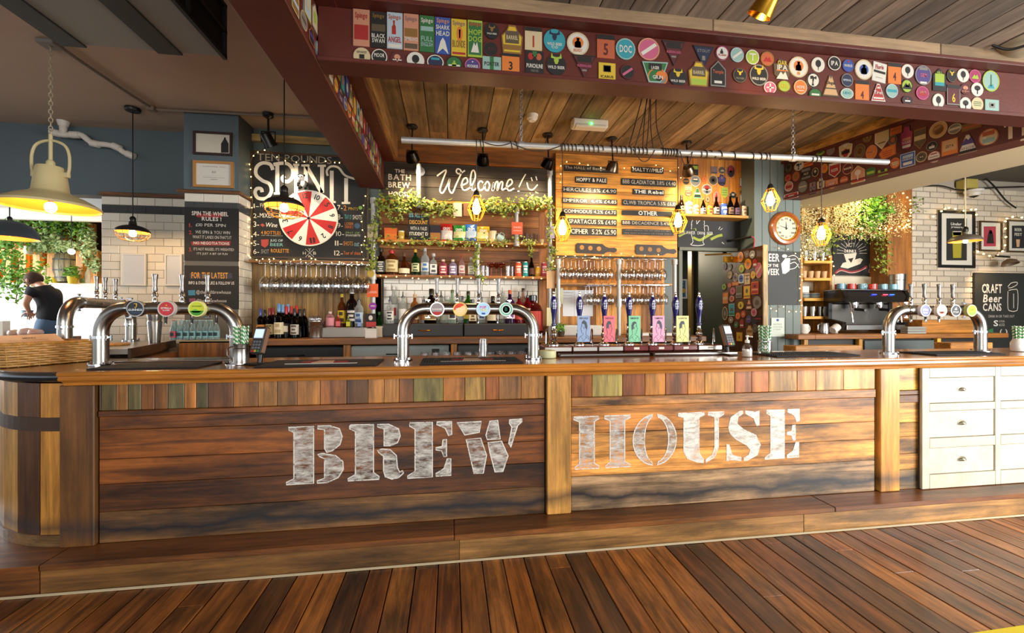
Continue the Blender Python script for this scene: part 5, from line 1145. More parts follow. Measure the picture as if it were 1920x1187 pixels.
for zz in (.004,.10,.19): b.tube([(q0.x,4.57,ZS3 + zz),(q1.x,4.57,ZS3 + zz),(q1.x,4.625,ZS3 + zz),(q0.x,4.625,ZS3 + zz)],.003,5,closed=True)
for xx in (q0.x,(q0.x + q1.x) / 2,q1.x): b.tube([(xx,4.57,ZS3),(xx,4.57,ZS3 + .19)],.003,5)
b.build('wire_frame',BLKMETAL,cr)

# snack shelf
def crisp(u0,u1,vt,Y,col,label,band,art):
    x0 = at(u0,440,Y).x + .002;x1 = at(u1,440,Y).x - .002;zt_ = at((u0 + u1) / 2,vt,Y).z;n1,n2 = 8,8;vs = [];W = x1 - x0;H_ = zt_ - ZS2
    t = thing('crisp_packet',label,'crisp packet',((x0 + x1) / 2,Y,ZS2),'crisp packets on the snack shelf');lean = RU(-.01,.01)
    for sgn in (-1,1):
        b = MB();vs = []
        for i in range(n1 + 1):
            for j in range(n2 + 1):
                a,c = i / n1,j / n2;bul = .028 * (sin(pi * a) ** .6) * (sin(pi * c) ** .7);vs.append((x0 + W * a + lean * c + .002 * sin(9 * c + 3),Y + .03 + sgn * bul + .012 * c,ZS2 + H_ * c))
        fs = [(i * (n2 + 1) + j,(i + 1) * (n2 + 1) + j,(i + 1) * (n2 + 1) + j + 1,i * (n2 + 1) + j + 1) for i in range(n1) for j in range(n2)]
        b.add(vs,fs if sgn < 0 else [f[::-1] for f in fs],True);fr = b.build('front' if sgn < 0 else 'back',GLOSS,t,col)
        if sgn < 0:
            m = MB();sel = [(i,j) for i in range(n1) for j in range(n2) if band[0] <= j < band[1]];m.add([Vector(v) + Vector((0,-.0012,0)) for v in vs],[(i * (n2 + 1) + j,(i + 1) * (n2 + 1) + j,(i + 1) * (n2 + 1) + j + 1,i * (n2 + 1) + j + 1) for i,j in sel],True);m.build('printed_panel',GLOSS,fr,art)
            m = MB();pl = FP(Y);m.text(pl,'CRISPS',x0 + W * .2,ZS2 + H_ * .62,x0 + W * .8,ZS2 + H_ * .76,.006 - .0,1);m.build('lettering',WHITEINK,fr)
crisp(826,849,418,4.47,'#b82420','red topped packet of crisps with a silver window',(1,5),'#cfc4bc');crisp(849.5,872.5,421,4.47,'#2f8a34','green packet of crisps',(2,5),'#c8c890');crisp(872,895,419,4.485,'#2c62a8','blue packet of crisps',(2,5),'#a8bcd0');crisp(894,918.5,423,4.47,'#d8b428','yellow packet of crisps beside the cream mug',(2,5),'#e8d890')
def carton(u0,u1,vt,label,col,art,cat='box'):
    x0 = at(u0,440,4.48).x;x1 = at(u1,440,4.48).x;zt_ = at((u0 + u1) / 2,vt,4.48).z;t = thing('carton',label,cat,((x0 + x1) / 2,4.52,ZS2))
    MB().cbox(x0,4.48,ZS2,x1,4.56,zt_,.002).build('box',PRINT,t,col);b = MB();b.box(x0 + .003,4.4788,ZS2 + (zt_ - ZS2) * .1,x1 - .003,4.4799,ZS2 + (zt_ - ZS2) * .55);b.build('printed_panel',PRINT,t,art)
    b = MB();b.box(x0 - .001,4.478,zt_ - .02,x1 + .001,4.562,zt_ + .003);b.build('lid',PRINT,t,col)
carton(720.5,744,428,'bright orange box at the left of the snack shelf','#d8641a','#e07a24');carton(806,826,423,'dark navy snack box beside the student discount sign','#231a26','#a8702a')
p = on(752.5,4.5,ZS2);t = thing('snack_jar','yellow lidded jar between the orange box and the slate sign','jar',p);MB().lathe([(.03,0),(.034,.005),(.034,.075),(.03,.085)],p,16).build('jar',GLOSS,t,'#c8a03a');MB().lathe([(.033,.085),(.034,.09),(.034,.1),(0,.101)],p,16).build('lid',GLOSS,t,'#d8c89a')
PSN = FP(4.455);sg = board('student_discount_sign','small black sign chalked 15% student discount on the snack shelf','sign',PSN,765.6,398,805,447,CHALK,0.012)
sg.location.z += ZS2 + .0005 - (WL[sg.name].z);WL[sg.name] = sg.location.copy()
lettering(sg,PSN,[('15% ALL DAY',352,588,515,632,'#8fc8c0',1),('DISCOUNT',356,650,512,690,'#e8a838',1),('WITH A VALID',362,706,506,740,'#e8e0cc',0),('STUDENT ID',354,752,514,786,'#e8e0cc',1)],zw,.002)
m = MB();m.tube([PSN.pt(*PSN.hit(775,399),.0),PSN.pt(*PSN.hit(785,392),.01),PSN.pt(*PSN.hit(795,399),.0)],.004,6);m.build('clip',BLKMETAL,sg)
def mug(p,r,h,col,label,tilt=0.0,rz=0.0,cat='mug',group=None):
    T = Matrix.Translation(p) @ Matrix.Rotation(rz,4,'Z') @ Matrix.Rotation(tilt,4,'Y');t = thing('mug',label,cat,p,group)
    b = MB().lathe_open([(0,.0),(r * .8,.0),(r,h * .12),(r,h),(r * .92,h),(r * .9,h * .15),(0,h * .1)],(0,0,0),18);b.v = [T @ v for v in b.v];b.build('body',GLOSS,t,col)
    b = MB().tube([T @ Vector(v) for v in ((r * .95,0,h * .82),(r * 1.45,0,h * .8),(r * 1.6,0,h * .5),(r * 1.4,0,h * .22),(r * .95,0,h * .18))],r * .13,8);b.build('handle',GLOSS,t,col);return t
mug(on(924,4.5,ZS2),.042,.125,'#d8c698','tall cream mug with brown spots on the snack shelf');mug(on(944,4.48,ZS2 + .035),.036,.075,'#b4cfc4','pale teal cup lying tilted on the snack shelf',radians(-62))
for i,u in enumerate((984,992,1000,1007)): glass(on(u,4.5 + .04 * (i % 2),ZS2),TUMB,'clear tumbler at the right end of the snack shelf','tumblers on the snack shelf')
p = on(1016,4.47,ZS2);MB().lathe_open([(0,.002),(.022,.002),(.03,.045),(.028,.045),(.02,.006),(0,.006)],p,16).build('bowl',GLOSS,None,'#d8b48c','small peach bowl at the end of the snack shelf','bowl')

# splashback bottles standing on the black drawer units
GS = 'pourer bottles in front of the splashback'
for u,vt,kind,col,lab,cap,ds,art,dy in (
    (731,555,'pourer',CLR,'#dcdcd4','#1a1a1a','clear bottle with grey square label nearest the left end of the drawers',('#3a3a3a',3),0),
    (738,537,'tall',CLR,'#d8dcd8','#e0e0e0','tall clear vodka bottle with red dot, behind the left end',('#b03030',1),.1),(755.5,547,'pourer',CLR,'#e8e8e4','#1a1a1a','clear bottle with black pourer, third from the left of the splashback',None,.06),
    (777.7,552,'spirit','#b87a3a','#e0c898','#c8a878','pale amber bottle with cream label and wooden cap',('#8a4a20',2),.03),(795,556,'pourer',CLR,'#c87838','#2a2a2a','clear bottle with orange label behind the amber one',None,.08),
    (809,542,'fat','#1c0e0c','#d8c894','#141414','round bellied dark liqueur bottle with cream label',('#7a5a2a',2),0),(827,546,'pourer',CLR,'#dcdccc','#2a2a2a','clear bottle with black pourer right of the dark liqueur',None,.08),(838,556,'short',CLR,'#a8b0a8','#c8c8c8','short clear gin bottle behind the red tap badge',None,.05),
    (848,544,'tall','#c0d4c0','#e8e8e0','#4a5a40','pale green tall bottle with white cross label',('#2a2a2a',2),0),(864,556,'short',CLR,'#b0b8c0','#888888','short clear bottle with pale label behind the yellow tap badge',None,.09),(878,547,'spirit','#2c7a1c','#c8b048','#2a2a1a','bright green bottle with gold label',None,.04),
    (886,562,'square','#4a2a20','#dcd0a8','#2a1a14','square dark bottle with parchment label',('#6a4a2a',3),0),(902,549,'pourer',CLR,'#e0e4e8','#1a1a1a','clear bottle with pourer behind the blue tap badge',('#4a6a98',2),.06),
    (924,556,'fat','#14120e','#e0d4b0','#0f0f0f','black bottle with pale shield label behind the green tap badge',None,0),(942,540,'pourer',CLR,'#d8d8d8','#aaaaaa','clear bottle with steel pourer right of the tap badges',None,.06),(956,545,'spirit','#4a1a5a','#e0d0d8','#b05030','purple liqueur bottle with white label',('#7a3a8a',2),0),
    (973,548,'pourer','#a01a1c','#c84a3a','#2a2a2a','red bottle with pourer near the right leg of the font',None,.02),(981,542,'tall','#d8b8a8','#e0d0c0','#3a2a2a','pale pink tall bottle behind the red ones',None,.1),(989,546,'pourer','#8a1418','#d0c0b0','#2a2a2a','dark red bottle at the right end of the drawers',None,.03),(999,552,'short','#6a1a1a','#b83a2a','#2a2a2a','short dark red bottle beside the right leg of the font',None,.06)):
    zz = ZDR + .001 if u < 991 else zb_ + .001;hp = 607 - vt
    if u >= 991: hp += 20
    bottle(u,607,hp,4.40 + dy * 1.6,zz,kind,col,lab,cap,ds,GS,art)

# wine end of the back counter
GW = 'wine bottles under the wheel board'
for u,vb,vt,Y,foil,lab,ds,art,kk in (
    (488.5,629,574,4.30,'#2a3a8a','#c87a2a','dark wine bottle with blue foil and orange label, far left',None,1),(506,629,573,4.32,'#8a1c22','#dccf9a','dark wine bottle with dark red foil and cream label',('#7a6a3a',3),1),(523,629.5,565,4.26,'#5a94c8','#e4dab4','dark wine bottle with blue foil and tall cream label',('#b8a878',2),1.05),(537,629,570,4.30,'#c41c22','#2a241c','dark wine bottle with bright red foil and oval badge',('#e0d8c0',1),1),(552.5,629.5,574,4.26,'#1a1614','#cfcac0','dark wine bottle with black foil and white label',('#5a5048',3),1),
    (512,627,572,4.46,'#9a2028',None,'wine bottle with dull red foil in the second row',None,1),(530,627,566,4.44,'#6aa0d0',None,'wine bottle with pale blue foil in the second row',None,1),(540,627,566,4.54,'#6aa0d0',None,'wine bottle with pale blue foil in the back row',None,1),(546,627,569,4.44,'#c82026',None,'wine bottle with red foil in the second row',None,1),(556,627,569,4.53,'#d02026',None,'wine bottle with red foil in the back row',None,1),(562,628,575,4.36,'#1a1614',None,'black foiled wine bottle beside the ice bucket',None,1),(570,627,574,4.46,'#1c1816',None,'black foiled wine bottle in the row behind the ice bucket',None,1),(497,628,576,4.42,'#201c1c','#c0762a','dark wine bottle with orange label behind the blue foiled one',None,1)):
    bottle(u,vb,vb - vt,Y,zb_ + .001,'wine','#120d0a',lab,foil,ds,GW,art)
p = on(592,4.32,zb_ + .001);t = thing('ice_bucket','steel ice bucket full of upturned glasses by the wine bottles','bucket',p)
MB().lathe_open([(0,.003),(.07,.003),(.078,.15),(.083,.155),(.083,.162),(.075,.16),(.068,.01),(0,.01)],p,24).build('body',STEEL,t);MB().lathe([(.078,.10),(.081,.103),(.079,.107)],p,24).build('band',STEEL,t)
for i in range(7):
    an = i * .9;glass(p + Vector((cos(an) * .045 * (i > 0),sin(an) * .045 * (i > 0),.075)),[(r * .6,z * .62) for r,z in WINE][:9],'small stemmed glass standing in the steel ice bucket','glasses in the ice bucket',n=12)
x0,x1 = at(599,620,4.3).x,at(688,620,4.3).x;t = thing('steel_tray_box','low brushed steel box beside the ice bucket carrying liqueur bottles','box',((x0 + x1) / 2,4.4,zb_));MB().cbox(x0,4.30,zb_ + .001,x1,4.60,zb_ + .095,.004).build('box',solid('satin_steel','#8c8880',.45,.8),t);MB().cbox(x0 - .003,4.297,zb_ + .088,x1 + .003,4.603,zb_ + .096,.002).build('rim',solid('satin_steel','#8c8880',.45,.8),t)
for u,vt,kind,col,lab,cap,ds,art,dy in ((619,583,'short','#d8a0a8','#d89098','#c8b8b0','short clear bottle with pink label at the left of the steel box',None,0),(634,590,'square','#d84a50','#d86a70','#b83a3a','small red square bottle on the steel box',None,0),(641,551,'tall','#8a4a18','#d8b820','#c8a838','tall rum bottle with yellow label on the steel box',('#3a2a10',2),.1),(653,592,'square','#a8b020','#c8c838','#8a9020','small yellow green square bottle on the steel box',None,0),(660,542,'spirit','#2a1a16','#1a1614','#d8d8d0','tall dark bottle with black and white label on the steel box',('#d0c8c0',3),.08),(673,552,'pourer',CLR,'#b8c8d8','#2a2a2a','clear bottle with pale blue label on the steel box',('#3a5a8a',2),.06),(674,594,'square','#6a8ac8','#8aa4d8','#4a6ab0','small blue square bottle at the right of the steel box',None,0)):
    bottle(u,613,613 - vt,4.36 + dy,zb_ + .097,kind,col,lab,cap,ds,'liqueur bottles on the steel box',art)
def tubthing(u0,u1,vt,Y,label,col):
    x0 = at(u0,620,Y).x;x1 = at(u1,620,Y).x;z1 = at((u0 + u1) / 2,vt,Y).z;t = thing('plastic_tub',label,'tub',((x0 + x1) / 2,Y + .05,zb_));MB().cbox(x0 + .006,Y,zb_ + .001,x1 - .006,Y + .11,z1,.004).build('tub',PAINT,t,col);MB().cbox(x0,Y - .004,z1 - .012,x1,Y + .115,z1,.004).build('rim',PAINT,t,col)
tubthing(683,707,616,4.12,'small white plastic tub at the foot of the tall tube','#d6d0c4');tubthing(704,718,612,4.30,'cream plastic tub behind the white one','#cfc3a8')
p = on(711,4.35,zb_);t = bottle(711,630,46,4.48,zb_ + .001,'spirit','#1c5a20','#2a6a2a','#3a7a3a','dark green bottle behind the tall tube left of the splashback',GS)
# tonic bottles on the lower end panel
for k,u in enumerate((325,338,350,362,374.5,386,397,406)):
    bottle(u,637,37,4.10,1.230,'beer','#c4d8d8','#7fb0b4' if k else '#c04a50','#9ab8b8' if k else '#b04048',ORD[k] + ' small clear mixer bottle from left with ' + ('teal' if k else 'red') + ' label, front row under the left font','mixer bottles under the left font',('#20363a',1))
for k,u in enumerate((330,344,356,368,380,392)):
    bottle(u,636,36,4.19,1.230,'beer','#c4d8d8','#7fb0b4','#9ab8b8',ORD[k] + ' small teal labelled mixer bottle from left, back row under the left font','back row of mixer bottles under the left font',None)
p = at(290,640,3.95);p.z = 1.2115;t = thing('boston_shaker','steel cocktail shaker tins stacked on the return counter','shaker',p);MB().lathe_open([(0,.002),(.038,.002),(.052,.18),(.049,.18),(.036,.006),(0,.006)],p,20).build('tin',STEEL,t)
MB().lathe_open([(.046,.19),(.056,.25),(.058,.335),(.062,.338),(.056,.336),(.052,.25),(.044,.19)],p,20).build('upper_tin',STEEL,t);MB().lathe_open([(.050,.17),(.046,.192)],p,20).build('collar',STEEL,t)

# craft bottles on the small shelf under the clip wall (zoom frame 8.48x from 1260,280)
zk = Z(1260,280,8.481);GK = 'craft beers on the shelf under the pump clips'
for x,yt,kind,col,lab,cap,ds in ((150,685,'beer','#2a1408','#d8b878','#1a1410','brown bottle with tan label at the left end'),(265,785,'can','#cfc4b8',None,None,'pale grey can'),(380,835,'can','#e0c89a',None,None,'cream can'),(497,735,'beer','#1c120a','#e0d4b8','#c89a48','dark bottle with gold cap and white label'),(597,850,'can','#c8a83a',None,None,'slim red and yellow can'),(703,705,'beer','#2c1208','#dcc4a8','#2a1a10','brown bottle with square blush label'),(815,815,'can','#4a68b0',None,None,'blue can'),(928,690,'beer','#141010','#8a6a4a','#14100e','dark bottle with orange neck label'),(1028,705,'beer','#241014','#6a4a68','#1a1214','dark bottle with purple label'),(1140,850,'can','#d0c0a0',None,None,'pale can at the right end')):
    u,v = zk(x,yt);yb = 1000 + (x - 150) * .028;hp = (yb - yt) / 8.481
    if kind == 'can': can(u,400,hp,4.53,ZS4,col,ds + ' on the clip wall shelf',GK,('#7a3a2a' if 'red' in ds else '#f0ead8' if 'blue' in ds else '#8a6a4a',[(.65,.7,.08),(.35,.5,.1)]),.27)
    else: bottle(u,400,hp,4.53,ZS4,kind,col,lab,cap,ds + ' on the clip wall shelf',GK,('#3a2a1a',2))

# ---- hanging wine glasses
def rack(u0,u1,v,Y0,Y1,n,label):
    x0 = at(u0,v,Y0).x;x1 = at(u1,v,Y0).x;z = at((u0 + u1) / 2,v,Y0).z;t = thing('glass_rack',label,'glass rack',((x0 + x1) / 2,(Y0 + Y1) / 2,z),'wire racks for hanging glasses');st_ = (x1 - x0) / n
    b = MB()
    for i in range(n):
        xx = x0 + st_ * (i + .5);b.tube([(xx - st_ * .42,Y0,z),(xx - st_ * .2,Y0 - .012,z - .006),(xx - st_ * .16,Y0,z - .002),(xx - st_ * .16,Y1,z)],.0035,6);b.tube([(xx + st_ * .42,Y0,z),(xx + st_ * .2,Y0 - .012,z - .006),(xx + st_ * .16,Y0,z - .002),(xx + st_ * .16,Y1,z)],.0035,6)
        b.tube([(xx - st_ * .42,Y0,z),(xx - st_ * .42,Y0 + .01,z + .02),(xx - st_ * .3,Y0,z + .025)],.0035,6)
    b.tube([(x0,Y1,z + .004),(x1,Y1,z + .004)],.004,6);b.tube([(x0,Y0 + .02,z + .006),(x1,Y0 + .02,z + .006)],.004,6);b.build('wire_rails',CHROME,t);return x0,st_,z
proto = {}
def hang(x0,st_,z,n,ys,kind,ds,k=1.0):
    W_ = {'wine': [(r * 1.25,q) for r,q in WINE],'coupe': COUPE,'big': [(r * 1.4,q * 1.25) for r,q in WINE],'flute': [(r * 1.1,q * .95) for r,q in WINE]}[kind]
    for i in range(n):
        for j,y in enumerate(ys):
            dl = ORD[i] + ' ' + ds.replace('upside-down ','upside-down ') + ', ' + ('front','back')[j] + ' row from left';p = Vector((x0 + st_ * (i + .5),y,z - .002));key = kind
            if key not in proto:
                hgt = 0;me = MB().lathe_open([(r,-q) for r,q in W_],(0,0,0),16).build('wine_glass',GLASS,None,None,dl,'wine glass',ds + 's');me.location = p + Vector((0,0,WL[me.name].z));proto[key] = (me,WL[me.name].z)
            else:
                o = proto[key][0].copy();COL.objects.link(o);o.location = p + Vector((0,0,proto[key][1]));o['label'] = dl;o['group'] = ds + 's'
x0,s_,z = rack(484,694,495,4.36,4.62,11,'wire glass rack under the wheel board');hang(x0,s_,z,11,(4.40,4.54),'big','upside-down wine glass hanging under the wheel board')
x0,s_,z = rack(1050,1152,484,4.30,4.52,7,'upper left wire glass rack below the beer menu');hang(x0,s_,z,7,(4.33,4.45),'wine','upside-down wine glass in the upper left rack below the menu')
x0,s_,z = rack(1164,1252,486,4.30,4.52,6,'upper right wire glass rack below the beer menu');hang(x0,s_,z,6,(4.33,4.45),'wine','upside-down wine glass in the upper right rack below the menu')
x0,s_,z = rack(1100,1154,535,4.34,4.56,4,'lower left wire glass rack under the glass shelf');hang(x0,s_,z,4,(4.37,4.49),'flute','upside-down glass in the lower left rack under the glass shelf')
x0,s_,z = rack(1163,1256,535,4.34,4.56,6,'lower right wire glass rack under the glass shelf');hang(x0,s_,z,6,(4.37,4.49),'flute','upside-down glass in the lower right rack under the glass shelf')
# papers, signs and tags on the tubes
def card(u0,v0,u1,v1,Y,col,label,rows=None,zf=None,cat='sign',name='card',th=.003,icol=None):
    pl = FP(Y);r = board(name,label,cat,pl,u0,v0,u1,v1,PRINT,th,col)
    if rows: lettering(r,pl,rows,zf)
    return r
z8 = Z(1000,460,4.571)
card(1055,544,1077,593,4.636,'#e2e2e2','white paper sheet on the orange planks, left of two',[('ALLERGEN LIST',258,400,345,410,'#5a5a60'),('SHIFT ROTA',258,425,330,433,'#8a8a90'),('CELLAR NOTES',258,450,335,458,'#8a8a90')],z8,'paper','paper_sheet') ;card(1077.5,544,1111.5,593,4.636,'#e6e6e6','white paper sheet behind the pale blue clip pump, right of two',None,None,'paper','paper_sheet')
card(688,532,709,557,4.385,'#dc5a1e','orange tag hung on the tall tube left of the splashback',[('CASHLESS',1288,390,1375,412,'#f0dcc8')],Z(440,470,5.16),'tag','orange_tag')
p = at(699,574,4.385);q = MB().prism(ell(p.x,p.z,.036,.036,20),FP(4.385),-.004,0).build('round_tag',PRINT,None,'#8a2a9a','round purple badge on the tall tube below the orange tag','badge');m = MB();m.text(FP(4.385),'OPEN',p.x - .022,p.z - .006,p.x + .022,p.z + .008,.001,1);m.build('lettering',WHITEINK,q)
q = card(685,588,705,613,4.38,'#1a1616','black and red pump clip on the tall tube above the white tub',None,None,'pump clip','pump_clip');m = MB();m.flat(zpoly(FP(4.38),Z(440,470,5.16),[(1270,690),(1370,690),(1368,738),(1272,738)]),FP(4.38),.001);m.build('band',ink('#b83a3a'),q);m = MB();m.flat(ell(*FP(4.38).hit(695,596),.02,.025,12),FP(4.38),.0012);m.build('emblem',ink('#d8ccc0'),q)
p = at(695,513,4.385);MB().prism(ell(p.x,p.z,.036,.036,20),FP(4.385),-.004,0).build('round_tag',PRINT,None,'#b89a3a','round mustard badge on the tall tube at spirit shelf height','badge')
card(689,422,708,447,4.385,'#b8a888','pale card with drawn eyes tied to the left tall tube',[('O O',892,930,965,950,'#3a4a50')],zs_,'card','drawn_card');card(1024,424,1040,447,4.385,'#a898a8','lilac card tied to the right tall tube beside the menu board',None,None,'card','lilac_card');card(1025,508,1040,541,4.385,'#d0a878','tan card tag on the right tall tube below the spirit shelf',None,None,'card','tan_card')
q = card(1025,577,1037,611,4.38,'#d8d2a0','pale yellow pump clip on the right tall tube behind the font',None,None,'pump clip','pump_clip');card(1041,540,1056,570,4.60,'#d8d8b0','pale cream paper above the leftmost hand pump',None,None,'paper','paper_sheet')
card(959.5,416,980,440,4.385,'#c8502a','orange red sign on the short tube at the right of the snack shelf',[('SNACKS',1245,705,1312,722,'#f0d0c0'),('\u00a31.50 EACH',1245,735,1312,748,'#f0d0c0')],zw,'sign','orange_sign')
card(850,380,866,406,4.415,'#cbb89a','small cream paper hanging off the ivy shelf',None,None,'paper','hanging_paper');card(869,381,880,405,4.415,'#7a4e2c','small brown card hanging beside the cream paper',None,None,'card','hanging_card')
# equipment behind the pumps
x0,x1 = at(1046,640,4.3).x,at(1129,640,4.3).x;MB().cbox(x0,4.3,zb_ + .001,x1,4.55,at(1085,610,4.3).z,.01).build('white_appliance',PAINT,None,'#c9c7bf','low white appliance on the back counter behind the pale blue clip','appliance')
MB().cbox(at(1200,640,4.2).x,4.15,zb_ + .001,at(1262,640,4.2).x,4.4,zb_ + .03,.004).build('white_tray',PAINT,None,'#d8d6d0','white tray on the back counter behind the yellow clip','tray')
p = on(1013,4.3,zb_ + .001);t = thing('potted_plant','small pot plant behind the leftmost hand pump','plant',at(1052,625,4.2));pc_ = at(1052,640,4.2);pc_.z = zb_ + .001;MB().lathe_open([(0,0),(.03,0),(.04,.05),(.036,.05),(0,.04)],pc_,14).build('pot',PAINT,t,'#4a3a2a')
def leaf_cloud(b,c,rad,n,s0,s1,squash=(1,1,1),up=.3):
    for _ in range(n):
        d = Vector((random.gauss(0,1),random.gauss(0,1),random.gauss(0,1))).normalized() * (R() ** .45);p = Vector(c) + Vector((d.x * rad * squash[0],d.y * rad * squash[1],d.z * rad * squash[2]));one_leaf(b,p,RU(s0,s1),d + Vector((0,-.4,up)))
def one_leaf(b,p,s,nrm):
    nrm = Vector(nrm) + Vector((RU(-.6,.6),RU(-.6,.6),RU(-.6,.6)));nrm.normalize();a = nrm.orthogonal().normalized();a.rotate(Matrix.Rotation(RU(0,6.28),3,nrm));c = nrm.cross(a);f = nrm * s * .12
    b.add([p - a * s * .5,p - a * s * .1 + c * s * .32 - f,p + a * s * .5,p - a * s * .1 - c * s * .32 - f],[(0,3,2),(0,2,1)])
def leaf_mat(name,c1,c2,trans=.25):
    m,nt,b = base_mat(name);L = nt.links.new;g = nd(nt,'ShaderNodeNewGeometry');n = nd(nt,'ShaderNodeTexNoise');n.inputs['Scale'].default_value = 28;L(g.outputs['Position'],n.inputs['Vector']);cr = nd(nt,'ShaderNodeValToRGB');cr.color_ramp.elements[0].position = .36;cr.color_ramp.elements[0].color = lin(c1);cr.color_ramp.elements[1].position = .64;cr.color_ramp.elements[1].color = lin(c2);L(n.outputs['Fac'],cr.inputs[0]);L(cr.outputs[0],b.inputs['Base Color']);b.inputs['Roughness'].default_value = .5
    t = nd(nt,'ShaderNodeBsdfTranslucent');L(cr.outputs[0],t.inputs[0]);mx = nd(nt,'ShaderNodeMixShader');mx.inputs[0].default_value = trans;L(b.outputs[0],mx.inputs[1]);L(t.outputs[0],mx.inputs[2]);L(mx.outputs[0],nt.nodes['Material Output'].inputs['Surface']);return m
IVY = leaf_mat('ivy_leaf','#3c5a1c','#b0b848');FERN = leaf_mat('fern_leaf','#2f6a1e','#86b83c');BLOOM = leaf_mat('cream_blossom','#cfc270','#fff4c4');DARKLEAF = leaf_mat('dark_leaf','#17350f','#4a7a2a');PALELEAF = leaf_mat('pale_leaf','#5a8a4a','#c8dca8')
STEM = solid('stem_brown','#5a4a24',.7)
b = MB();leaf_cloud(b,pc_ + Vector((0,0,.09)),.06,60,.03,.05);b.build('foliage',FERN,t,kind='stuff')
def garland(name,label,pts,n,spread,s0,s1,mat=IVY):
    lo = Vector(pts[0]);t = thing(name,label,'garland',lo,None);sp_ = spline(pts,8);MB().tube(sp_,.004,5).build('stem',STEM,t);b = MB()
    for _ in range(n):
        p = random.choice(sp_) + Vector((random.gauss(0,spread),random.gauss(0,spread * .6) - .015,random.gauss(0,spread)));one_leaf(b,p,RU(s0,s1),(0,-1,.5))
    b.build('leaves',mat,t,kind='stuff');return t
def gp(l,Y=4.40): return [at(690 + x / 4.565,270 + y / 4.565,Y + RU(-.02,.02)) for x,y in l]
garland('ivy_garland','ivy garland along the left half of the top shelf',gp([(130,495),(240,530),(330,490),(420,480),(500,540),(600,560),(720,570)]),330,.045,.03,.06)
garland('ivy_garland','ivy garland along the right half of the top shelf under Welcome',gp([(980,500),(1080,530),(1160,560),(1250,530),(1350,510),(1450,500),(1550,520)]),300,.042,.03,.06)
garland('ivy_garland','trailing ivy strand looping below the left of the top shelf',gp([(330,570),(270,630),(230,640),(190,610)]),50,.03,.025,.05)
garland('ivy_garland','ivy garland along the front edge of the snack shelf',gp([(40,800),(150,835),(260,850),(420,840),(560,835),(700,850),(860,840),(1000,835),(1150,850),(1300,830),(1480,850)]),260,.03,.02,.045)
garland('ivy_garland','ivy strand hanging down the short tube among the spirit bottles',gp([(935,850),(930,940),(920,1020),(930,1090),(960,1140),(980,1170)]),110,.022,.025,.045)
garland('ivy_garland','ivy twining down the right tall tube',gp([(1540,480),(1560,600),(1550,760),(1570,880),(1590,960),(1560,1060)],4.37),130,.025,.025,.05)
garland('ivy_garland','ivy twining down the left tall tube',gp([(110,470),(80,600),(60,700),(40,850),(30,1000),(40,1060)],4.37),150,.028,.025,.05)
garland('ivy_garland','ivy tendril hanging among the cans at the end of the spirit shelf',gp([(1380,830),(1395,900),(1390,960)]),30,.015,.02,.04)
# fairy light strings
def fairy(label,pts,n,r=.0055,sag=0,wire='#8a7a3a',mat=None,drop=.02,par=None):
    P_ = spline(pts,8);t = thing('fairy_lights',label,'fairy lights',P_[0],None);MB().tube(P_,.0016,4).build('wire',solid('fairy_wire','#7a6a30',.5),t);b = MB()
    for i in range(n):
        p = P_[min(len(P_) - 1,int((i + .5) / n * (len(P_) - 1)))] + Vector((RU(-.008,.008),-.008,RU(-drop,drop * .4)));b.sphere(p,r,6)
    b.build('bulbs',mat or FAIRY,t,kind='stuff');return t
z5 = Z(690,270,4.565);z4 = Z(440,470,5.16)
def fpx(zf,l,Y): return [at(*zf(x,y),Y + RU(-.01,.01)) for x,y in l]
fairy('fairy lights under the spirit shelf edge',fpx(z5,[(90,1112),(180,1145),(340,1125),(430,1150),(600,1140),(760,1135),(920,1150),(1100,1150),(1250,1145),(1400,1135),(1520,1140)],4.40),18)
fairy('fairy lights along the bottom ledge of the wheel board',fpx(z4,[(130,60),(240,95),(350,70),(450,110),(560,75),(680,100),(770,80),(850,115),(960,105),(1060,130),(1180,120),(1260,110)],4.40),20)
fairy('fairy lights up the left edge and across the top of the wheel board',fpx(zs_,[(100,1130),(118,1000),(100,900),(118,780),(115,650),(105,540),(112,460),(180,400),(300,445),(420,485),(520,470),(660,475),(720,480)],4.555),22)
fairy('fairy lights down the right edge of the wheel board',fpx(zs_,[(890,700),(870,800),(860,910),(880,1000),(850,1060),(880,1140)],4.55),10)
fairy('fairy lights across the top of the beer menu',fpx(zm,[(135,370),(150,280),(140,195),(200,165),(330,170),(415,185),(560,215),(700,230),(780,200),(1000,190),(1075,210),(1150,235),(1225,225),(1230,370)],4.535),15)
fairy('fairy lights on the glass racks below the beer menu',fpx(z8,[(190,190),(165,130),(240,90),(400,95),(560,80),(700,70),(900,95),(1100,70)],4.29),14)
fairy('fairy lights along the snack shelf ivy',fpx(z5,[(90,820),(250,850),(500,845),(760,840),(980,850),(1210,860),(1400,840),(1520,850)],4.385),12)
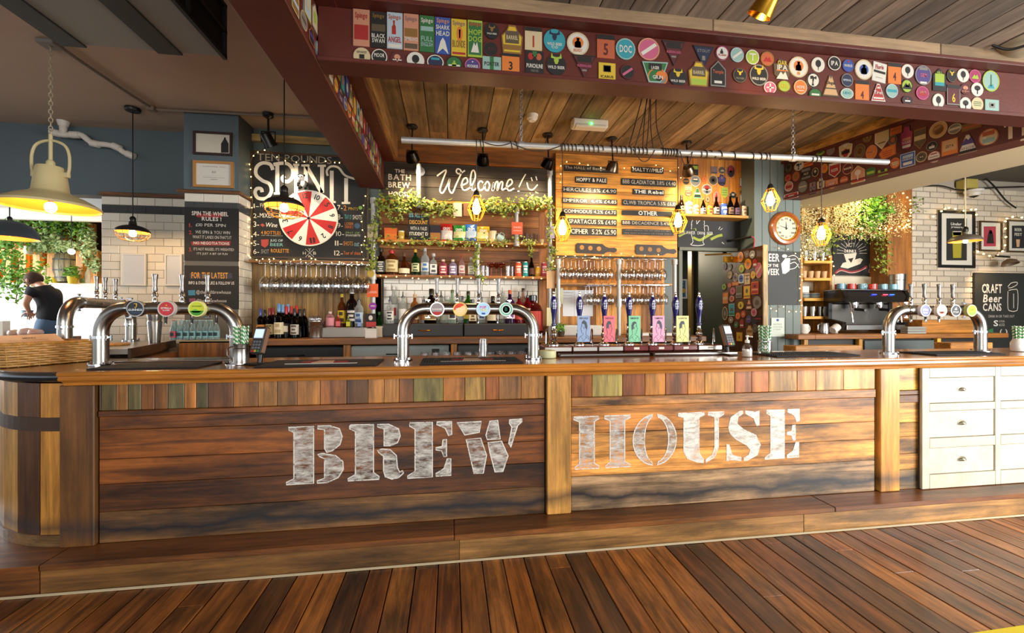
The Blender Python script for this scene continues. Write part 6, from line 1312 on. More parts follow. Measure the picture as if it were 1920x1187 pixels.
# ================================================================ LAMPS AND CEILING FITTINGS
WARM = (1.0,0.72,0.38)
def pendant(name,label,u,v,d,zr,Rr,prof,shade,inner,top_z,cage=False,group=None,rod=BLKMETAL,rodr=.004,bulbr=.028,power=6,bz=-.012):
    t_ = (u - CU) / FL;c = Vector(((sin(A) + cos(A) * t_) * d,(cos(A) - sin(A) * t_) * d,zr));t = thing(name,label,'pendant lamp',c,group)
    MB().lathe_open([(r * Rr,z * Rr) for r,z in prof],c,40).build('shade',shade,t)
    MB().lathe_open([(r * Rr * .985 - .0015,z * Rr - .002) for r,z in prof],c,40).build('shade_lining',inner,t)
    MB().ring(ell(c.x,c.y,Rr * 1.0,Rr * 1.0,40),ell(c.x,c.y,Rr * .98,Rr * .98,40),Plane((0,0,0),(1,0,0),(0,0,1),(0,1,0)),c.z - .003,c.z + .004).build('shade_rim',shade,t)
    hz = max(z for r,z in prof) * Rr;MB().lathe([(.02,hz - .01),(.024,hz),(.024,hz + .03),(.012,hz + .045)],c,16).build('cap',rod,t)
    bc_ = c + Vector((0,0,bz));MB().sphere(bc_,bulbr,14,1.15).build('bulb',BULBS,t);MB().lathe([(.014,bulbr),(.014,hz * .9)],bc_,10).build('socket',BRASS,t)
    if cage:
        b = MB()
        for k in range(12):
            an = 2 * pi * k / 12;b.tube([c + Vector((cos(an) * Rr * x,sin(an) * Rr * x,-Rr * y)) for x,y in ((.96,0),(.93,.25),(.78,.48),(.5,.6),(.2,.63))],.0022,5)
        for x,y in ((.93,.25),(.78,.48),(.2,.63)): b.tube([c + Vector((cos(2 * pi * k / 24) * Rr * x,sin(2 * pi * k / 24) * Rr * x,-Rr * y)) for k in range(24)],.0022,5,closed=True)
        b.build('wire_cage',solid('brassy_wire','#8a6a34',.4,.8),t)
    return t,c,hz
BULBS = emit('bulb_glow','#ffd49a',170.0);BULBS.cycles.emission_sampling = 'AUTO';CAGEB = emit('cage_bulb_glow','#ffc060',26.0)
INN = solid('warm_lining','#c87f24',.5);SHP = [(1.0,0),(.99,.06),(.93,.16),(.80,.28),(.60,.38),(.40,.44),(.26,.47),(.22,.55),(.2,.75)]
cream = solid('cream_enamel','#bfb183',.4)
t,c,hz = pendant('pendant_lamp','big cream enamel pendant lamp with a looped handle, hanging from a chain',95,385,2.96,2.195,.265,[(1.0,0),(.99,.05),(.86,.14),(.66,.26),(.42,.36),(.36,.42),(.33,.7),(.29,1.0),(.27,1.05),(.0,1.07)],cream,solid('yellow_lining','#d8902c',.45),3.34,rod=cream,bulbr=.032,bz=.0)
MB().tube([c + Vector((0,0,hz)),c + Vector((0,0,hz + .22))],.011,10).build('stem',cream,t)
hp_ = [c + Vector((x,0,hz + z)) for x,z in ((-.105,-.06),(-.115,0),(-.112,.09),(-.08,.155),(0,.18),(.08,.155),(.112,.09),(.115,0),(.105,-.06))];MB().tube(spline(hp_,4),.009,8).build('loop_handle',cream,t)
for s in (-1,1): MB().cbox(c.x + s * .095 - .02,c.y - .012,c.z + hz - .075,c.x + s * .095 + .02,c.y + .012,c.z + hz - .04,.003).build('handle_lug',cream,t)
def chain(root,p,q,n,r=.0028,w_=.009,mat=None):
    p = Vector(p);q = Vector(q);L = (q - p).length / n;d = (q - p).normalized();x = d.orthogonal().normalized();y = d.cross(x);b = MB()
    for i in range(n):
        c_ = p + d * L * (i + .5);a = x if i % 2 else y;b.tube([c_ + d * (L * .62 * sin(2 * pi * k / 10)) + a * (w_ * cos(2 * pi * k / 10)) for k in range(10)],r,5,closed=True)
    b.build('chain',mat or GALV,root,kind='stuff')
chain(t,c + Vector((0,0,hz + .22)),Vector((c.x,c.y,3.335)),22,.003,.01,solid('pale_chain','#a89a80',.5,.4))
MB().cbox(c.x - .06,c.y - .05,3.31,c.x + .05,c.y + .05,3.339,.005).build('ceiling_box',solid('grey_box','#77706a',.6),t)
blk = solid('black_enamel','#1c1815',.35)
for u,v,d,lab,tz in ((249,434,3.9,'black caged pendant lamp in front of the tiled wall',3.34),(533,394,2.97,'black caged pendant lamp in front of the prize wheel',3.34)):
    t,c,hz = pendant('pendant_lamp',lab,u,v,d,2.205,.13,SHP,blk,solid('amber_lining','#a8641c',.5),tz,True,'black caged pendant lamps',power=6);MB().tube([c + Vector((0,0,hz)),Vector((c.x,c.y,tz - .03))],.0045,8).build('rod',BLKMETAL,t);MB().lathe([(.055,0),(.06,.01),(.06,.03)],Vector((c.x,c.y,tz - .032)),20).build('canopy',BLKMETAL,t)
t,c,hz = pendant('pendant_lamp','grey dish pendant lamp hanging before the framed posters',1810,452,4.5,2.225,.135,[(1,0),(.98,.1),(.85,.28),(.6,.42),(.3,.5),(.12,.53),(.11,.8)],solid('grey_enamel','#5c5348',.4),solid('amber_lining','#a8641c',.5),3.3,bulbr=.02,bz=.0);MB().tube([c + Vector((0,0,hz)),Vector((c.x,c.y,3.344))],.006,8).build('rod',solid('pale_rod','#b0a890',.4,.5),t)
t,c,hz = pendant('pendant_lamp','big dark grey dome pendant in the conservatory beyond the tiles',18,447,5.0,2.345,.25,[(1,0),(.98,.15),(.88,.4),(.7,.62),(.4,.78),(.1,.84)],solid('slate_enamel','#3c4044',.5),INN,3.3,bulbr=.03,bz=.06);MB().tube([c + Vector((0,0,hz)),Vector((c.x,c.y,3.3))],.006,8).build('rod',BLKMETAL,t)
c = at(134,472,8.2);t = thing('bare_bulb','bare glowing bulb hanging in front of the conservatory barrel','bulb lamp',c);MB().sphere(c,.045,12).build('bulb',BULBS,t);MB().tube([c + Vector((0,0,.045)),Vector((c.x,c.y,3.28))],.006,6).build('cord',BLKMETAL,t)

# scaffold tube on chains over the bar, cage lamps and their cables
TA = Vector((-.378,3.41,2.81));TB = Vector((3.856,3.29,2.81));td = (TB - TA).normalized()
def onp(u):   # point of the tube seen in column u
    r = ray(u,300);k = (TA.y * td.x - TA.x * td.y) / (r.y * td.x - r.x * td.y);return Vector((r.x * k,r.y * k,2.81))
pt_ = thing('lighting_pipe','galvanised scaffold tube hung on chains above the bar','pipe',(TA + TB) / 2)
MB().tube([TA,TB],.0242,16).build('tube',GALV,pt_)
for u in (977,1487):
    p = onp(u);b = MB();b.tube([p - td * .022,p + td * .022],.032,16);b.tube([p + Vector((.0,cos(a) * .018,.045 + sin(a) * .018)) for a in [2 * pi * k / 12 for k in range(12)]],.005,6,closed=True);b.build('clamp',GALV,pt_);chain(pt_,p + Vector((0,0,.06)),Vector((p.x,p.y,3.278)),17,.004,.012)
def wrap(p,n,L,ph=0): return [p + td * (L * (i / (n * 12) - .5)) + Vector((0,cos(ph + 2 * pi * i / 12),sin(ph + 2 * pi * i / 12))) * .028 for i in range(n * 12 + 1)]
CAB = solid('brown_cable','#2c1c12',.6)
for i,(u0,u1,n) in enumerate(((898,908,2),(955,975,2),(1050,1085,5),(1086,1130,5),(1140,1175,4),(1178,1215,5),(1240,1270,6),(1312,1332,2),(1340,1352,1),(1365,1380,1),(1405,1415,1),(1422,1442,2),(1520,1536,2))):
    p = (onp(u0) + onp(u1)) / 2;L = (onp(u1) - onp(u0)).length;b = MB().tube(wrap(p,n,L,i * 1.3),.0042,6);b.build('cable_coil',CAB,pt_)
for k,(u0,u1) in enumerate(((1212,1190),(1216,1205),(1219,1212),(1222,1225),(1228,1245),(1208,1178))):
    p = onp(u1) + Vector((0,0,.02));q = onp(u0);q.z = 3.27;q.y += RU(-.05,.05);m_ = (p + q) / 2 + Vector((RU(-.03,.03),0,-.04));MB().tube(spline([q,m_,p],6),.0042,6).build('feed_cable',CAB,pt_)
for u0,u1,sag in ((960,1050,.05),(1185,1225,.10),(1272,1295,.12),(908,955,.02)):
    p,q = onp(u0),onp(u1);MB().tube([p + (q - p) * (i / 10) + Vector((0,-.027,-.0 - sag * sin(pi * i / 10))) for i in range(11)],.004,6).build('slack_cable',CAB,pt_)
cagem = solid('yellow_cage','#c89018',.35,.5)
for u,v,lab in ((893,389,'yellow wire cage lamp hanging before the welcome sign shelves'),(1053,428,'yellow wire cage lamp hanging at the left edge of the beer menu'),(1268,414,'yellow wire cage lamp hanging at the right edge of the beer menu'),(1440,374,'yellow wire cage lamp hanging before the right beam, above the clock'),(1535,438,'yellow wire cage lamp hanging before the coffee shelves')):
    p = onp(u);c = at(u,v,p.y - .028);c.x = p.x;t = thing('cage_lamp',lab,'cage lamp',c,'yellow cage lamps on the pipe')
    b = MB();rr = [(.028,.088),(.072,-.012),(.036,-.098)]
    for k in range(10):
        an = 2 * pi * k / 10;b.tube([c + Vector((cos(an) * r,sin(an) * r,z)) for r,z in rr],.0026,6)
    for r,z in rr: b.tube([c + Vector((cos(2 * pi * k / 20) * r,sin(2 * pi * k / 20) * r,z)) for k in range(20)],.0026,5,closed=True)
    b.build('cage',cagem,t);MB().lathe([(.0,-.055),(.02,-.05),(.031,-.025),(.032,0),(.024,.03),(.013,.055),(.013,.07)],c,16).build('bulb',CAGEB,t);MB().lathe([(.017,.065),(.026,.085),(.026,.1),(.018,.125),(.008,.135)],c,14).build('lamp_holder',BLKMETAL,t)
    MB().tube([c + Vector((0,0,.13)),Vector((c.x,c.y,p.z - .02)),p + Vector((0,-.028,.004)),p + Vector((0,-.015,.026))],.0035,6).build('cord',CAB,t)
    lamp('POINT','cage_lamp_glow',c + Vector((0,-.1,.0)),2.8,WARM,shadow_soft_size=.03)
# ceiling spots over the back bar
for k,(u,v,col,tgt) in enumerate(((773,236,'#2a2420',(-.25,4.66,2.5)),(905,243,'#1a1715',(.3,4.66,2.5)),(1027,252,'#1a1715',(.75,4.66,2.4)),(1147,259,'#6a5a4a',(1.5,4.6,2.2)),(1287,267,'#7a6a5a',(2.9,4.66,2.5)))):
    p = atz(u,v,3.277);t = thing('ceiling_spot','small adjustable ceiling spotlight over the back bar, ' + ['above the brew house lettering','behind the pipe at its second coil','with red glow, left of the menu','above the beer menu','beside the clip wall'][k],'spotlight',p,'ceiling spots over the back bar')
    MB().lathe([(.05,0),(.055,-.012),(.045,-.025),(.012,-.03)][::-1],p,20).build('ceiling_rose',BLKMETAL,t);h = p + Vector((0,-.03,-.30));MB().tube([p + Vector((0,0,-.02)),h + Vector((0,0,.06))],.008,8).build('stem',BLKMETAL,t)
    dr = (Vector(tgt) - h).normalized();sh = MB().lathe([(.02,-.045),(.045,-.035),(.058,0),(.064,.03),(.066,.05)],h,18,dr).build('housing',TMETAL,t,col);MB().lathe([(.0,.035),(.058,.035)],h,18,dr).build('lens',emit('spot_lens','#ffdcb0',4.0),sh)
    MB().tube([h + Vector((-.05,0,0)),h + Vector((-.05,0,.05)),h + Vector((.05,0,.05)),h + Vector((.05,0,0))],.005,6).build('yoke',BLKMETAL,t)
    lamp('SPOT','ceiling_spot_beam',h + dr * .075,(28,24,25,32,36)[k],(1.0,.78,.48),target=tgt,spot_size=radians(118),spot_blend=.9,shadow_soft_size=.05)
t = thing('ceiling_spot','black theatre style spotlight above the wheel board','spotlight',atz(503,213,3.338));p = WL[t.name];MB().lathe([(.012,-.05),(.045,-.03),(.05,0)],p,18).build('ceiling_rose',BLKMETAL,t);MB().tube([p,p + Vector((0,0,-.17))],.01,8).build('stem',BLKMETAL,t);h = p + Vector((.0,0,-.25));dr = Vector((.3,.45,-.8)).normalized()
MB().lathe([(.03,-.07),(.048,-.06),(.05,.02),(.058,.04),(.06,.06),(.052,.06)],h,18,dr).build('housing',BLKMETAL,t);MB().tube([h + Vector((-.06,0,-.02)),h + Vector((-.06,0,.08)),h + Vector((.06,0,.08)),h + Vector((.06,0,-.02))],.007,6).build('yoke',BLKMETAL,t)
lamp('SPOT','wheel_board_beam',h + dr * .13,24,(1.0,.82,.56),target=(-1.45,4.6,2.3),spot_size=radians(110),spot_blend=.9,shadow_soft_size=.05)
c = atz(1443,-6,2.95);t = thing('brass_spot','polished brass spotlight on the front ceiling, cut by the top edge','spotlight',c);dr = Vector((-.3,.5,-.8)).normalized();MB().lathe_open([(.03,-.12),(.04,-.10),(.045,.0),(.06,.08),(.056,.08),(.04,0)],c,20,dr).build('housing',BRASS,t);MB().tube([c,Vector((c.x,c.y,3.15))],.009,8).build('stem',BRASS,t);lamp('SPOT','beam_glow',c + dr * .09,16,(1.0,.7,.3),target=(2.2,2.42,2.7),spot_size=radians(70),spot_blend=.9,shadow_soft_size=.04)
# detectors, emergency light
p = atz(998,216,3.279);t = thing('smoke_detector','round white smoke detector on the plank ceiling','smoke detector',p);MB().lathe([(.035,-.045),(.048,-.035),(.05,-.015),(.055,0)],p,24).build('body',WHITE,t);MB().lathe([(.03,-.055),(.036,-.046)],p,20).build('sensor_cap',WHITE,t)
p = atz(1105,226,3.279);t = thing('emergency_light','white emergency light bar with a green indicator on the plank ceiling','emergency light',p);MB().cbox(p.x - .17,p.y - .05,3.20,p.x + .17,p.y + .05,3.279,.01).build('housing',WHITE,t);MB().cbox(p.x - .15,p.y - .056,3.195,p.x + .15,p.y + .03,3.225,.008).build('diffuser',solid('frosted_cover','#d8d2c4',.4),t);MB().sphere(Vector((p.x,p.y - .06,3.225)),.009,8).build('indicator',emit('green_led','#3cff60',8),t)
# conduit and white waste pipe on the left ceiling
cp = [atz(u,v,3.325) for u,v in ((118,92),(170,128),(230,168),(285,203),(300,206),(380,210),(470,215),(560,219),(640,224))];t = thing('conduit','brown painted electrical conduit running across the plaster ceiling','conduit',cp[0]);MB().tube(cp,.011,8).build('tube',solid('painted_conduit','#7a6a5c',.6),t);MB().cbox(cp[3].x - .03,cp[3].y - .03,3.30,cp[3].x + .03,cp[3].y + .03,3.338,.004).build('junction_box',solid('painted_conduit','#7a6a5c',.6),t)
zp = Z(0,200,5.396);pl_ = [(560,265),(640,285),(760,285),(830,290),(900,345),(960,375),(1080,385),(1180,410),(1250,460),(1320,490)];pts = [at(*zp(x,y),4.74 + .008 * i) for i,(x,y) in enumerate(pl_)]
t = thing('waste_pipe','white plastic waste pipe snaking along the blue wall by the ceiling','pipe',pts[0]);pvc = solid('white_pvc','#cfc6ba',.4);MB().tube(spline(pts,4),.027,12).build('tube',pvc,t)
for i in (0,2,5,7,9):
    d = (pts[min(i + 1,9)] - pts[max(i - 1,0)]).normalized();MB().tube([pts[i] - d * .035,pts[i] + d * .035],.034,12).build('joint',pvc,t)
p = pts[1];MB().tube([p,Vector((p.x,p.y,3.30))],.03,12).build('branch',pvc,t);MB().lathe([(.036,-.05),(.05,0)],Vector((p.x,p.y,3.338)),14).build('ceiling_collar',pvc,t)
# the suspended ceiling unit at upper left
t = thing('ceiling_unit','grey suspended ventilation unit with black straps and mesh side','ventilation unit',(-1.72,1.9,2.95));MB().cbox(-2.14,.6,2.955,-1.32,2.70,3.25,.004).build('casing',solid('grey_casing','#7d7a72',.6,var=.1),t)
for x0,x1 in ((-2.15,-2.02),(-1.66,-1.53)): MB().cbox(x0,.6,2.945,x1,2.71,2.956,.002).build('strap',BLACK,t)
b = MB()
for y in [.6 + i * .35 for i in range(7)]: b.box(-1.315,y - .008,2.95,-1.295,y + .008,3.26)
for z in (2.95,3.1,3.25): b.box(-1.315,.6,z - .01,-1.295,2.71,z + .01)
b.build('mesh_frame',BLACK,t);MB().box(-1.316,.6,2.96,-1.312,2.70,3.25).build('mesh_panel',solid('dark_mesh','#171311',.8),t)
for y in (1.0,2.3): MB().tube([(-1.7,y,3.25),(-1.7,y,3.335)],.01,6).build('hanger',BLACK,t)
c = atz(1905,78,3.15);t = thing('plaster_patch','lump of cream foam filler on the plank ceiling at the right edge','filler',c);b = MB().sphere(c + Vector((.12,.0,.05)),.19,18,.55);b.build('lump',solid('cream_filler','#b8ab8e',.8,bump=.3,bscale=12),t);MB().tube(spline([c + Vector((-.1,.05,-.0)),c + Vector((-.03,.0,-.05)),c + Vector((.04,-.12,-.04)),c + Vector((.1,-.25,.0))],6),.008,8).build('cable',BLACK,t)
# ================================================================ PUMP CLIPS FIXED TO THE BEAMS AND PANELS
PALC = dict(K='#16130f',W='#d8d2c4',C='#cdb98e',O='#d9772a',R='#a8241f',M='#56161a',Y='#d3b12a',G='#2c6a34',L='#9fb83a',T='#2f94a0',B='#2f4f9a',N='#1c2340',P='#4a3a7a',I='#c05a7a',A='#7f7a72',Z='#8a6226',D='#b85a34',E='#8fb0a4',S='#c98a6a',H='#5a4a34',Q='#a02a5a',V='#8e6a6a',F='#b0c0c8',J='#c9a070')
def dim(h): return tuple(int(h[i:i + 2],16) / 255 * .86 for i in (1,3,5))   # darkened print colours: shade on the beams painted into the clips
SHP_ = {'t': [(-1,1),(1,1),(0,-1)],'u': [(-1,-1),(1,-1),(.18,1),(-.18,1)],'s': [(-1,1),(1,1),(1,-.35),(0,-1),(-1,-.35)],'a': [(-.8,-1),(.8,-1),(.95,.2),(.5,.55),(.3,.95),(-.3,.95),(-.5,.55),(-.95,.2)],'g': [(-1,-1),(1,-1),(1,.35),(0,1),(-1,.35)],'p': [(-1,.5),(-.5,.6),(-.4,1),(.45,.9),(.5,.55),(1,.4),(.85,-.6),(.3,-1),(-.4,-.9),(-.9,-.55)],'d': [(-1,.9),(1,1),(.45,-.95),(-.5,-1)],'l': [(-1,0),(-.55,.75),(1,1),(1,-.6),(-.6,-1)]}
STAG = [(-.1,-.45),(.1,-.45),(.22,-.1),(.2,.1),(.5,.2),(.42,.75),(.3,.35),(.1,.3),(-.1,.3),(-.3,.35),(-.42,.75),(-.5,.2),(-.2,.1),(-.22,-.1)]
ICON = {'stag': [[(x,y * .8 + .15) for x,y in STAG]],'balloon': [ell(0,.15,.42,.5,16),[(-.06,-.35),(.06,-.35),(.03,-.75),(-.03,-.75)]],'tree': [ell(0,.2,.5,.38,14),[(-.08,-.7),(.08,-.7),(.08,0),(-.08,0)]],'palm': [[(-.5,.55),(-.1,.6),(.1,.4),(.5,.6),(.45,.1),(.12,.25),(-.02,-.35),(.1,-.75),(-.3,-.75),(-.15,-.35),(-.2,.2),(-.5,.1)]],'fin': [[(-.75,-.6),(-.3,.1),(0,.3),(.3,.1),(.75,-.6),(.4,-.45),(0,-.3),(-.4,-.45)]],'figure': [[(-.3,-.4),(.3,-.4),(.25,.1),(.1,.2),(.15,.45),(-.15,.45),(-.1,.2),(-.3,.05)]],'head': [ell(0,.1,.38,.45,14)],'glass': [[(-.3,.6),(.3,.6),(.2,-.6),(-.2,-.6)]],'disc': [ell(0,0,.5,.5,16)],'hill': [[(-.8,-.5),(-.2,.3),(.1,.0),(.4,.35),(.8,-.5)]],'cross': [[(-.6,.1),(.6,.1),(.6,-.1),(-.6,-.1)],[(-.12,.7),(.12,.7),(.12,-.7),(-.12,-.7)]]}
def clips(pl,out,where,group,bmin=None,th=.005,name='pump_clip'):
    cnt = {}
    for r in out: cnt[r[8]] = cnt.get(r[8],0) + 1
    seen = {};order = ORD
    for sh,ac,bc_,ra,rb,col,rim,art,ds in sorted(out,key=lambda r: r[1]):
        lab = ds + ' ' + where
        if cnt[ds] > 1: seen[ds] = seen.get(ds,0) + 1;lab = ds + ' ' + where + ', ' + order[seen[ds] - 1] + ' from left'
        def N(x,y): return (ac + x * ra,max(bc_ + y * rb,bmin) if bmin else bc_ + y * rb)
        rot = 0.0
        if sh == 'x': rot = .22
        if sh == 'c': base = ell(0,0,1,1,22)
        elif sh in 'rx': base = [(-1,-1),(1,-1),(1,1),(-1,1)]
        else: base = SHP_[sh]
        if rot: base = [(x * cos(rot) * .85 + y * sin(rot) * .5,-x * sin(rot) * .5 + y * cos(rot) * .85) for x,y in base]
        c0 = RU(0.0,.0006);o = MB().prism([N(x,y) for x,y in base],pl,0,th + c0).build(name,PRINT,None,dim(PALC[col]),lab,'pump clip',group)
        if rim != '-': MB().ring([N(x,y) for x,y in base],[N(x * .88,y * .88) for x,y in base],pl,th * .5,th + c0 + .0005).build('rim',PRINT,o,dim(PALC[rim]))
        k = th + c0 + .0005
        for a in (art.split(';') if art else []):
            p = a.strip().split(':');m = MB();kk = k + .0003
            if p[0] == 't':   # t:TEXT:yc:half height:half width:colour
                yc,hh,hw = float(p[2]),float(p[3]),float(p[4]);a0,b0 = N(-hw,yc - hh);a1,b1 = N(hw,yc + hh)
                if b1 - b0 < .002: continue
                m.text(pl,p[1],a0,b0,a1,b1,kk + .0003,1);c_ = p[5];nm = 'lettering'
            elif p[0] == 'b':  # b:y0:y1:colour[:half width]
                hw = float(p[4]) if len(p) > 4 else (.86 if sh in 'rx' else .7);y0,y1 = float(p[1]),float(p[2])
                if rot: m.flat([N((x * cos(rot) * .85 + y * sin(rot) * .5),(-x * sin(rot) * .5 + y * cos(rot) * .85)) for x,y in ((-hw,y0),(hw,y0),(hw,y1),(-hw,y1))],pl,kk)
                else: m.flat([N(-hw,y0),N(hw,y0),N(hw,y1),N(-hw,y1)],pl,kk)
                c_ = p[3];nm = 'band'
            elif p[0] == 'g':  # diagonal band
                m.flat([N(-.75,-.35),N(-.55,-.6),N(.75,.35),N(.55,.6)],pl,kk);c_ = p[1];nm = 'band'
            else:              # icon:colour[:scale:xc:yc]
                s_ = float(p[2]) if len(p) > 2 else 1;xc = float(p[3]) if len(p) > 3 else 0;yc = float(p[4]) if len(p) > 4 else 0
                for po in ICON[p[0]]: m.flat([N(x * s_ + xc,y * s_ + yc) for x,y in po],pl,kk)
                c_ = p[1];nm = 'emblem'
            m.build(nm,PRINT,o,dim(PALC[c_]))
ZA = Z(640,0,4.571);ZB = Z(1040,30,4.364);ZC = Z(1440,70,4.0);FB = FP(2.335);rows = []
def parse(zf,table,pl,out):
    for ln in table.strip().split('\n'):
        f = [x.strip() for x in ln.split('|')];sh,x0,y0,x1,y1,col,rim = f[0].split();q = [pl.hit(*zf(float(x),float(y))) for x,y in ((x0,y0),(x1,y0),(x0,y1),(x1,y1))]
        out.append((sh,sum(a for a,b in q) / 4,sum(b for a,b in q) / 4,abs(q[1][0] - q[0][0] + q[3][0] - q[2][0]) / 4,abs(q[0][1] - q[2][1] + q[1][1] - q[3][1]) / 4,col,rim,f[1],f[2]))
parse(ZA,'''r 103 85 243 400 S -|b:-.65:.15:R;t:Spingo:.62:.2:.75:R|tall coral clip with a red picture block
r 252 108 386 412 K -|t:Spingo:.75:.15:.75:Z;b:-.1:.3:H;t:BLACK:-.35:.12:.85:W;t:SWAN:-.62:.12:.8:W|tall black clip with bold white capitals
r 393 113 525 422 F -|t:Spingo:.72:.16:.8:D;figure:R:.9:-.1:.15;t:ANGEL:-.5:.16:.85:R;b:-.95:-.75:W|tall pale blue clip with a red figure
r 535 125 662 438 S -|t:Spingo:.7:.16:.8:V;b:-.25:.2:Z;t:TEMPERANCE:-.38:.1:.9:W;b:-.9:-.62:H|tall dusty pink clip with brown band
r 672 140 797 450 G -|t:Spingo:.7:.16:.8:W;b:.15:.4:E;t:FULL:-.28:.14:.8:E;t:ENGLISH:-.58:.12:.8:E|tall green clip with pale green capitals
r 805 155 935 468 B -|t:Spingo:.78:.16:.8:S;t:SHARK:.45:.12:.9:W;t:HEAD:.12:.13:.88:W;fin:W:1:0:-.4|tall blue clip with a white shark
r 943 170 1072 485 Y -|t:Spingo:.74:.16:.8:V;disc:O:.8:.1:.2;glass:R:.4:.1:.2;t:BLONDE:-.35:.2:.85:Z;b:-.92:-.8:R|tall golden clip with a red glass
r 1083 180 1207 495 G L|t:Spingo:.78:.14:.8:D;t:HOP:.35:.15:.85:L;t:DOG:-.02:.15:.9:L;hill:W:.7:0:-.4|tall green clip with lime letters
c 1228 200 1350 340 K -|stag:Z:.9:0:.1;t:WILD BEER:-.35:.1:.7:W|round black clip with a stag head in bronze
c 1213 360 1345 490 K M|t:XX:0:.2:.4:M|plain dark round clip
a 1365 215 1560 465 Y Z|b:-.3:.55:H:.6;t:BARREL:.1:.14:.5:C;b:-.75:-.4:Z:.8|arched gold clip with a dark medallion
r 1572 240 1718 435 C -|b:.65:1:K:1;t:1:-.25:.5:.09:R|cream calendar style clip numbered 1
c 1733 255 1918 455 T T|stag:N:1:0:.25;t:WILD BEER:-.28:.12:.7:W;t:CO:-.55:.1:.3:W|large teal blue round clip with a dark stag
c 105 412 250 560 C -|b:-.3:.2:K:.3;t:HOP HARVEST:.45:.14:.6:H|round cream clip half hidden by the lip
c 260 425 395 560 K W|t:MOOR:.2:.25:.65:W|round black clip lettered in white
c 425 445 535 565 M -|tree:S;b:-.3:-.15:W|small maroon clip with a pink tree
c 562 450 712 592 W -|balloon:K|white round clip with a black balloon
c 735 475 877 600 N W|b:.3:.6:T:.5|round navy clip with a white rim
c 897 485 1037 620 G K|figure:L:.9;b:-.3:-.1:W|round dark green clip with a leafy figure
c 1058 503 1190 630 P I|t:MOONRISE:-.1:.2:.7:W;disc:W:.2:0:.5|round violet clip with a pink rim
r 1210 490 1368 605 E -|b:-1:1:G:.2;t:PORTER:-.1:.3:.8:K|grey green rectangular clip with a dark green edge
r 1376 465 1525 625 O -|b:.7:1:K:1;t:3:-.3:.45:.22:K|orange calendar style clip numbered 3
r 1578 440 1733 640 K -|disc:R:.6:-.45:.5;disc:D:.6:.45:.5;b:.5:.95:G:.25;t:PUNCHLINE:-.3:.18:.9:W;t:PALE ALE:-.7:.1:.4:A|black clip with red and green art
c 1755 470 1925 650 K -|stag:L:1.1:0:.3;t:WILD BEER:-.25:.14:.85:W|black round clip with a lime green stag''',FB,rows)
parse(ZB,'''c 98 138 278 325 W C|disc:O:1:0:.1;figure:K:1:0:.05;t:BREWERY:-.6:.14:.4:O|white round clip with an orange centre, by the large teal one
r 345 160 488 350 D -|b:.6:1:K:1;t:5:-.25:.5:.25:M|rust orange calendar style clip numbered 5
c 497 187 657 362 T E|t:DOC:0:.35:.62:W|round blue clip with bold white letters
c 678 185 855 368 I S|g:W|round pink clip with a white diagonal band
t 875 210 1065 410 M K|b:.4:.85:K:.6;t:BLEEDING RED:.1:.1:.6:I;b:-.35:-.2:A:.2|upper dark maroon triangular clip
t 1128 250 1300 430 N K|t:STOUT:.55:.14:.6:A;b:-.3:.1:A:.15|dark navy triangular clip
c 1315 250 1420 365 W Q|figure:K:.8:-.1:.2;t:FLASH:-.3:.14:.6:R|white round clip with a crimson rim
c 1435 262 1542 382 E F|g:W|pale teal round clip beside the crimson rimmed one
c 1560 280 1668 402 L W|t:T:0:.5:.35:W;b:.3:.5:W:.5|bright green round clip with a white T
c 1680 295 1790 415 D Z|hill:R:.8|copper coloured round clip
t 145 325 335 520 M K|b:.4:.85:K:.6;t:BLEEDING RED:.1:.1:.6:I;b:-.35:-.2:A:.2|lower dark maroon triangular clip
r 358 388 495 525 Y -|b:-.1:.7:K:.45;b:.0:.6:Y:.36;disc:K:.5:0:.3;t:ICARUS:-.65:.16:.75:K|square yellow clip with a black mask
c 535 400 652 520 K M|g:I|dark round clip with a pink diagonal band
d 712 375 925 550 G E|b:.2:.8:K:.5;t:LAGER:.4:.15:.3:W|green angular clip with a dark top
c 757 430 922 580 A O|disc:O:1:.3:.2;disc:K:.6:.1:-.1;t:GRIN:0:.2:.5:W|round half grey half orange clip
c 930 435 1080 575 K -|stag:Y:1:0:.25;t:WILD BEER:-.45:.14:.8:W|black round clip with a golden stag
a 1085 372 1265 582 Y Z|b:-.2:.55:H:.6;t:BARREL:.1:.14:.5:C;b:-.85:-.4:L:.7|arched gold clip with a green banner
g 1270 370 1395 582 K A|t:Temple:.1:.18:.7:D;b:-.75:-.55:W:.5|black gothic arch clip with a pale outline
c 1455 430 1568 550 K H|stag:Y:.8:0:.2;t:WILD BEER:-.4:.12:.6:A|black round clip with a golden stag
c 1590 400 1742 575 K A|stag:Y:1:0:.25;t:WILD BEER:-.35:.12:.75:W|black round clip with a golden stag
p 1788 360 1925 525 H -|t:OAR:.65:.22:.55:Y;t:IPA:.2:.25:.6:W;b:-.15:-.05:O;hill:W:.9:0:-.5|brown cut-out clip with white hands
c 1708 540 1808 640 I W|cross:W|pink red round clip with white cross shapes
c 1822 530 1925 625 L Z|t:XPA:0:.4:.6:Y|yellow green round clip half hidden by the lip''',FB,rows)
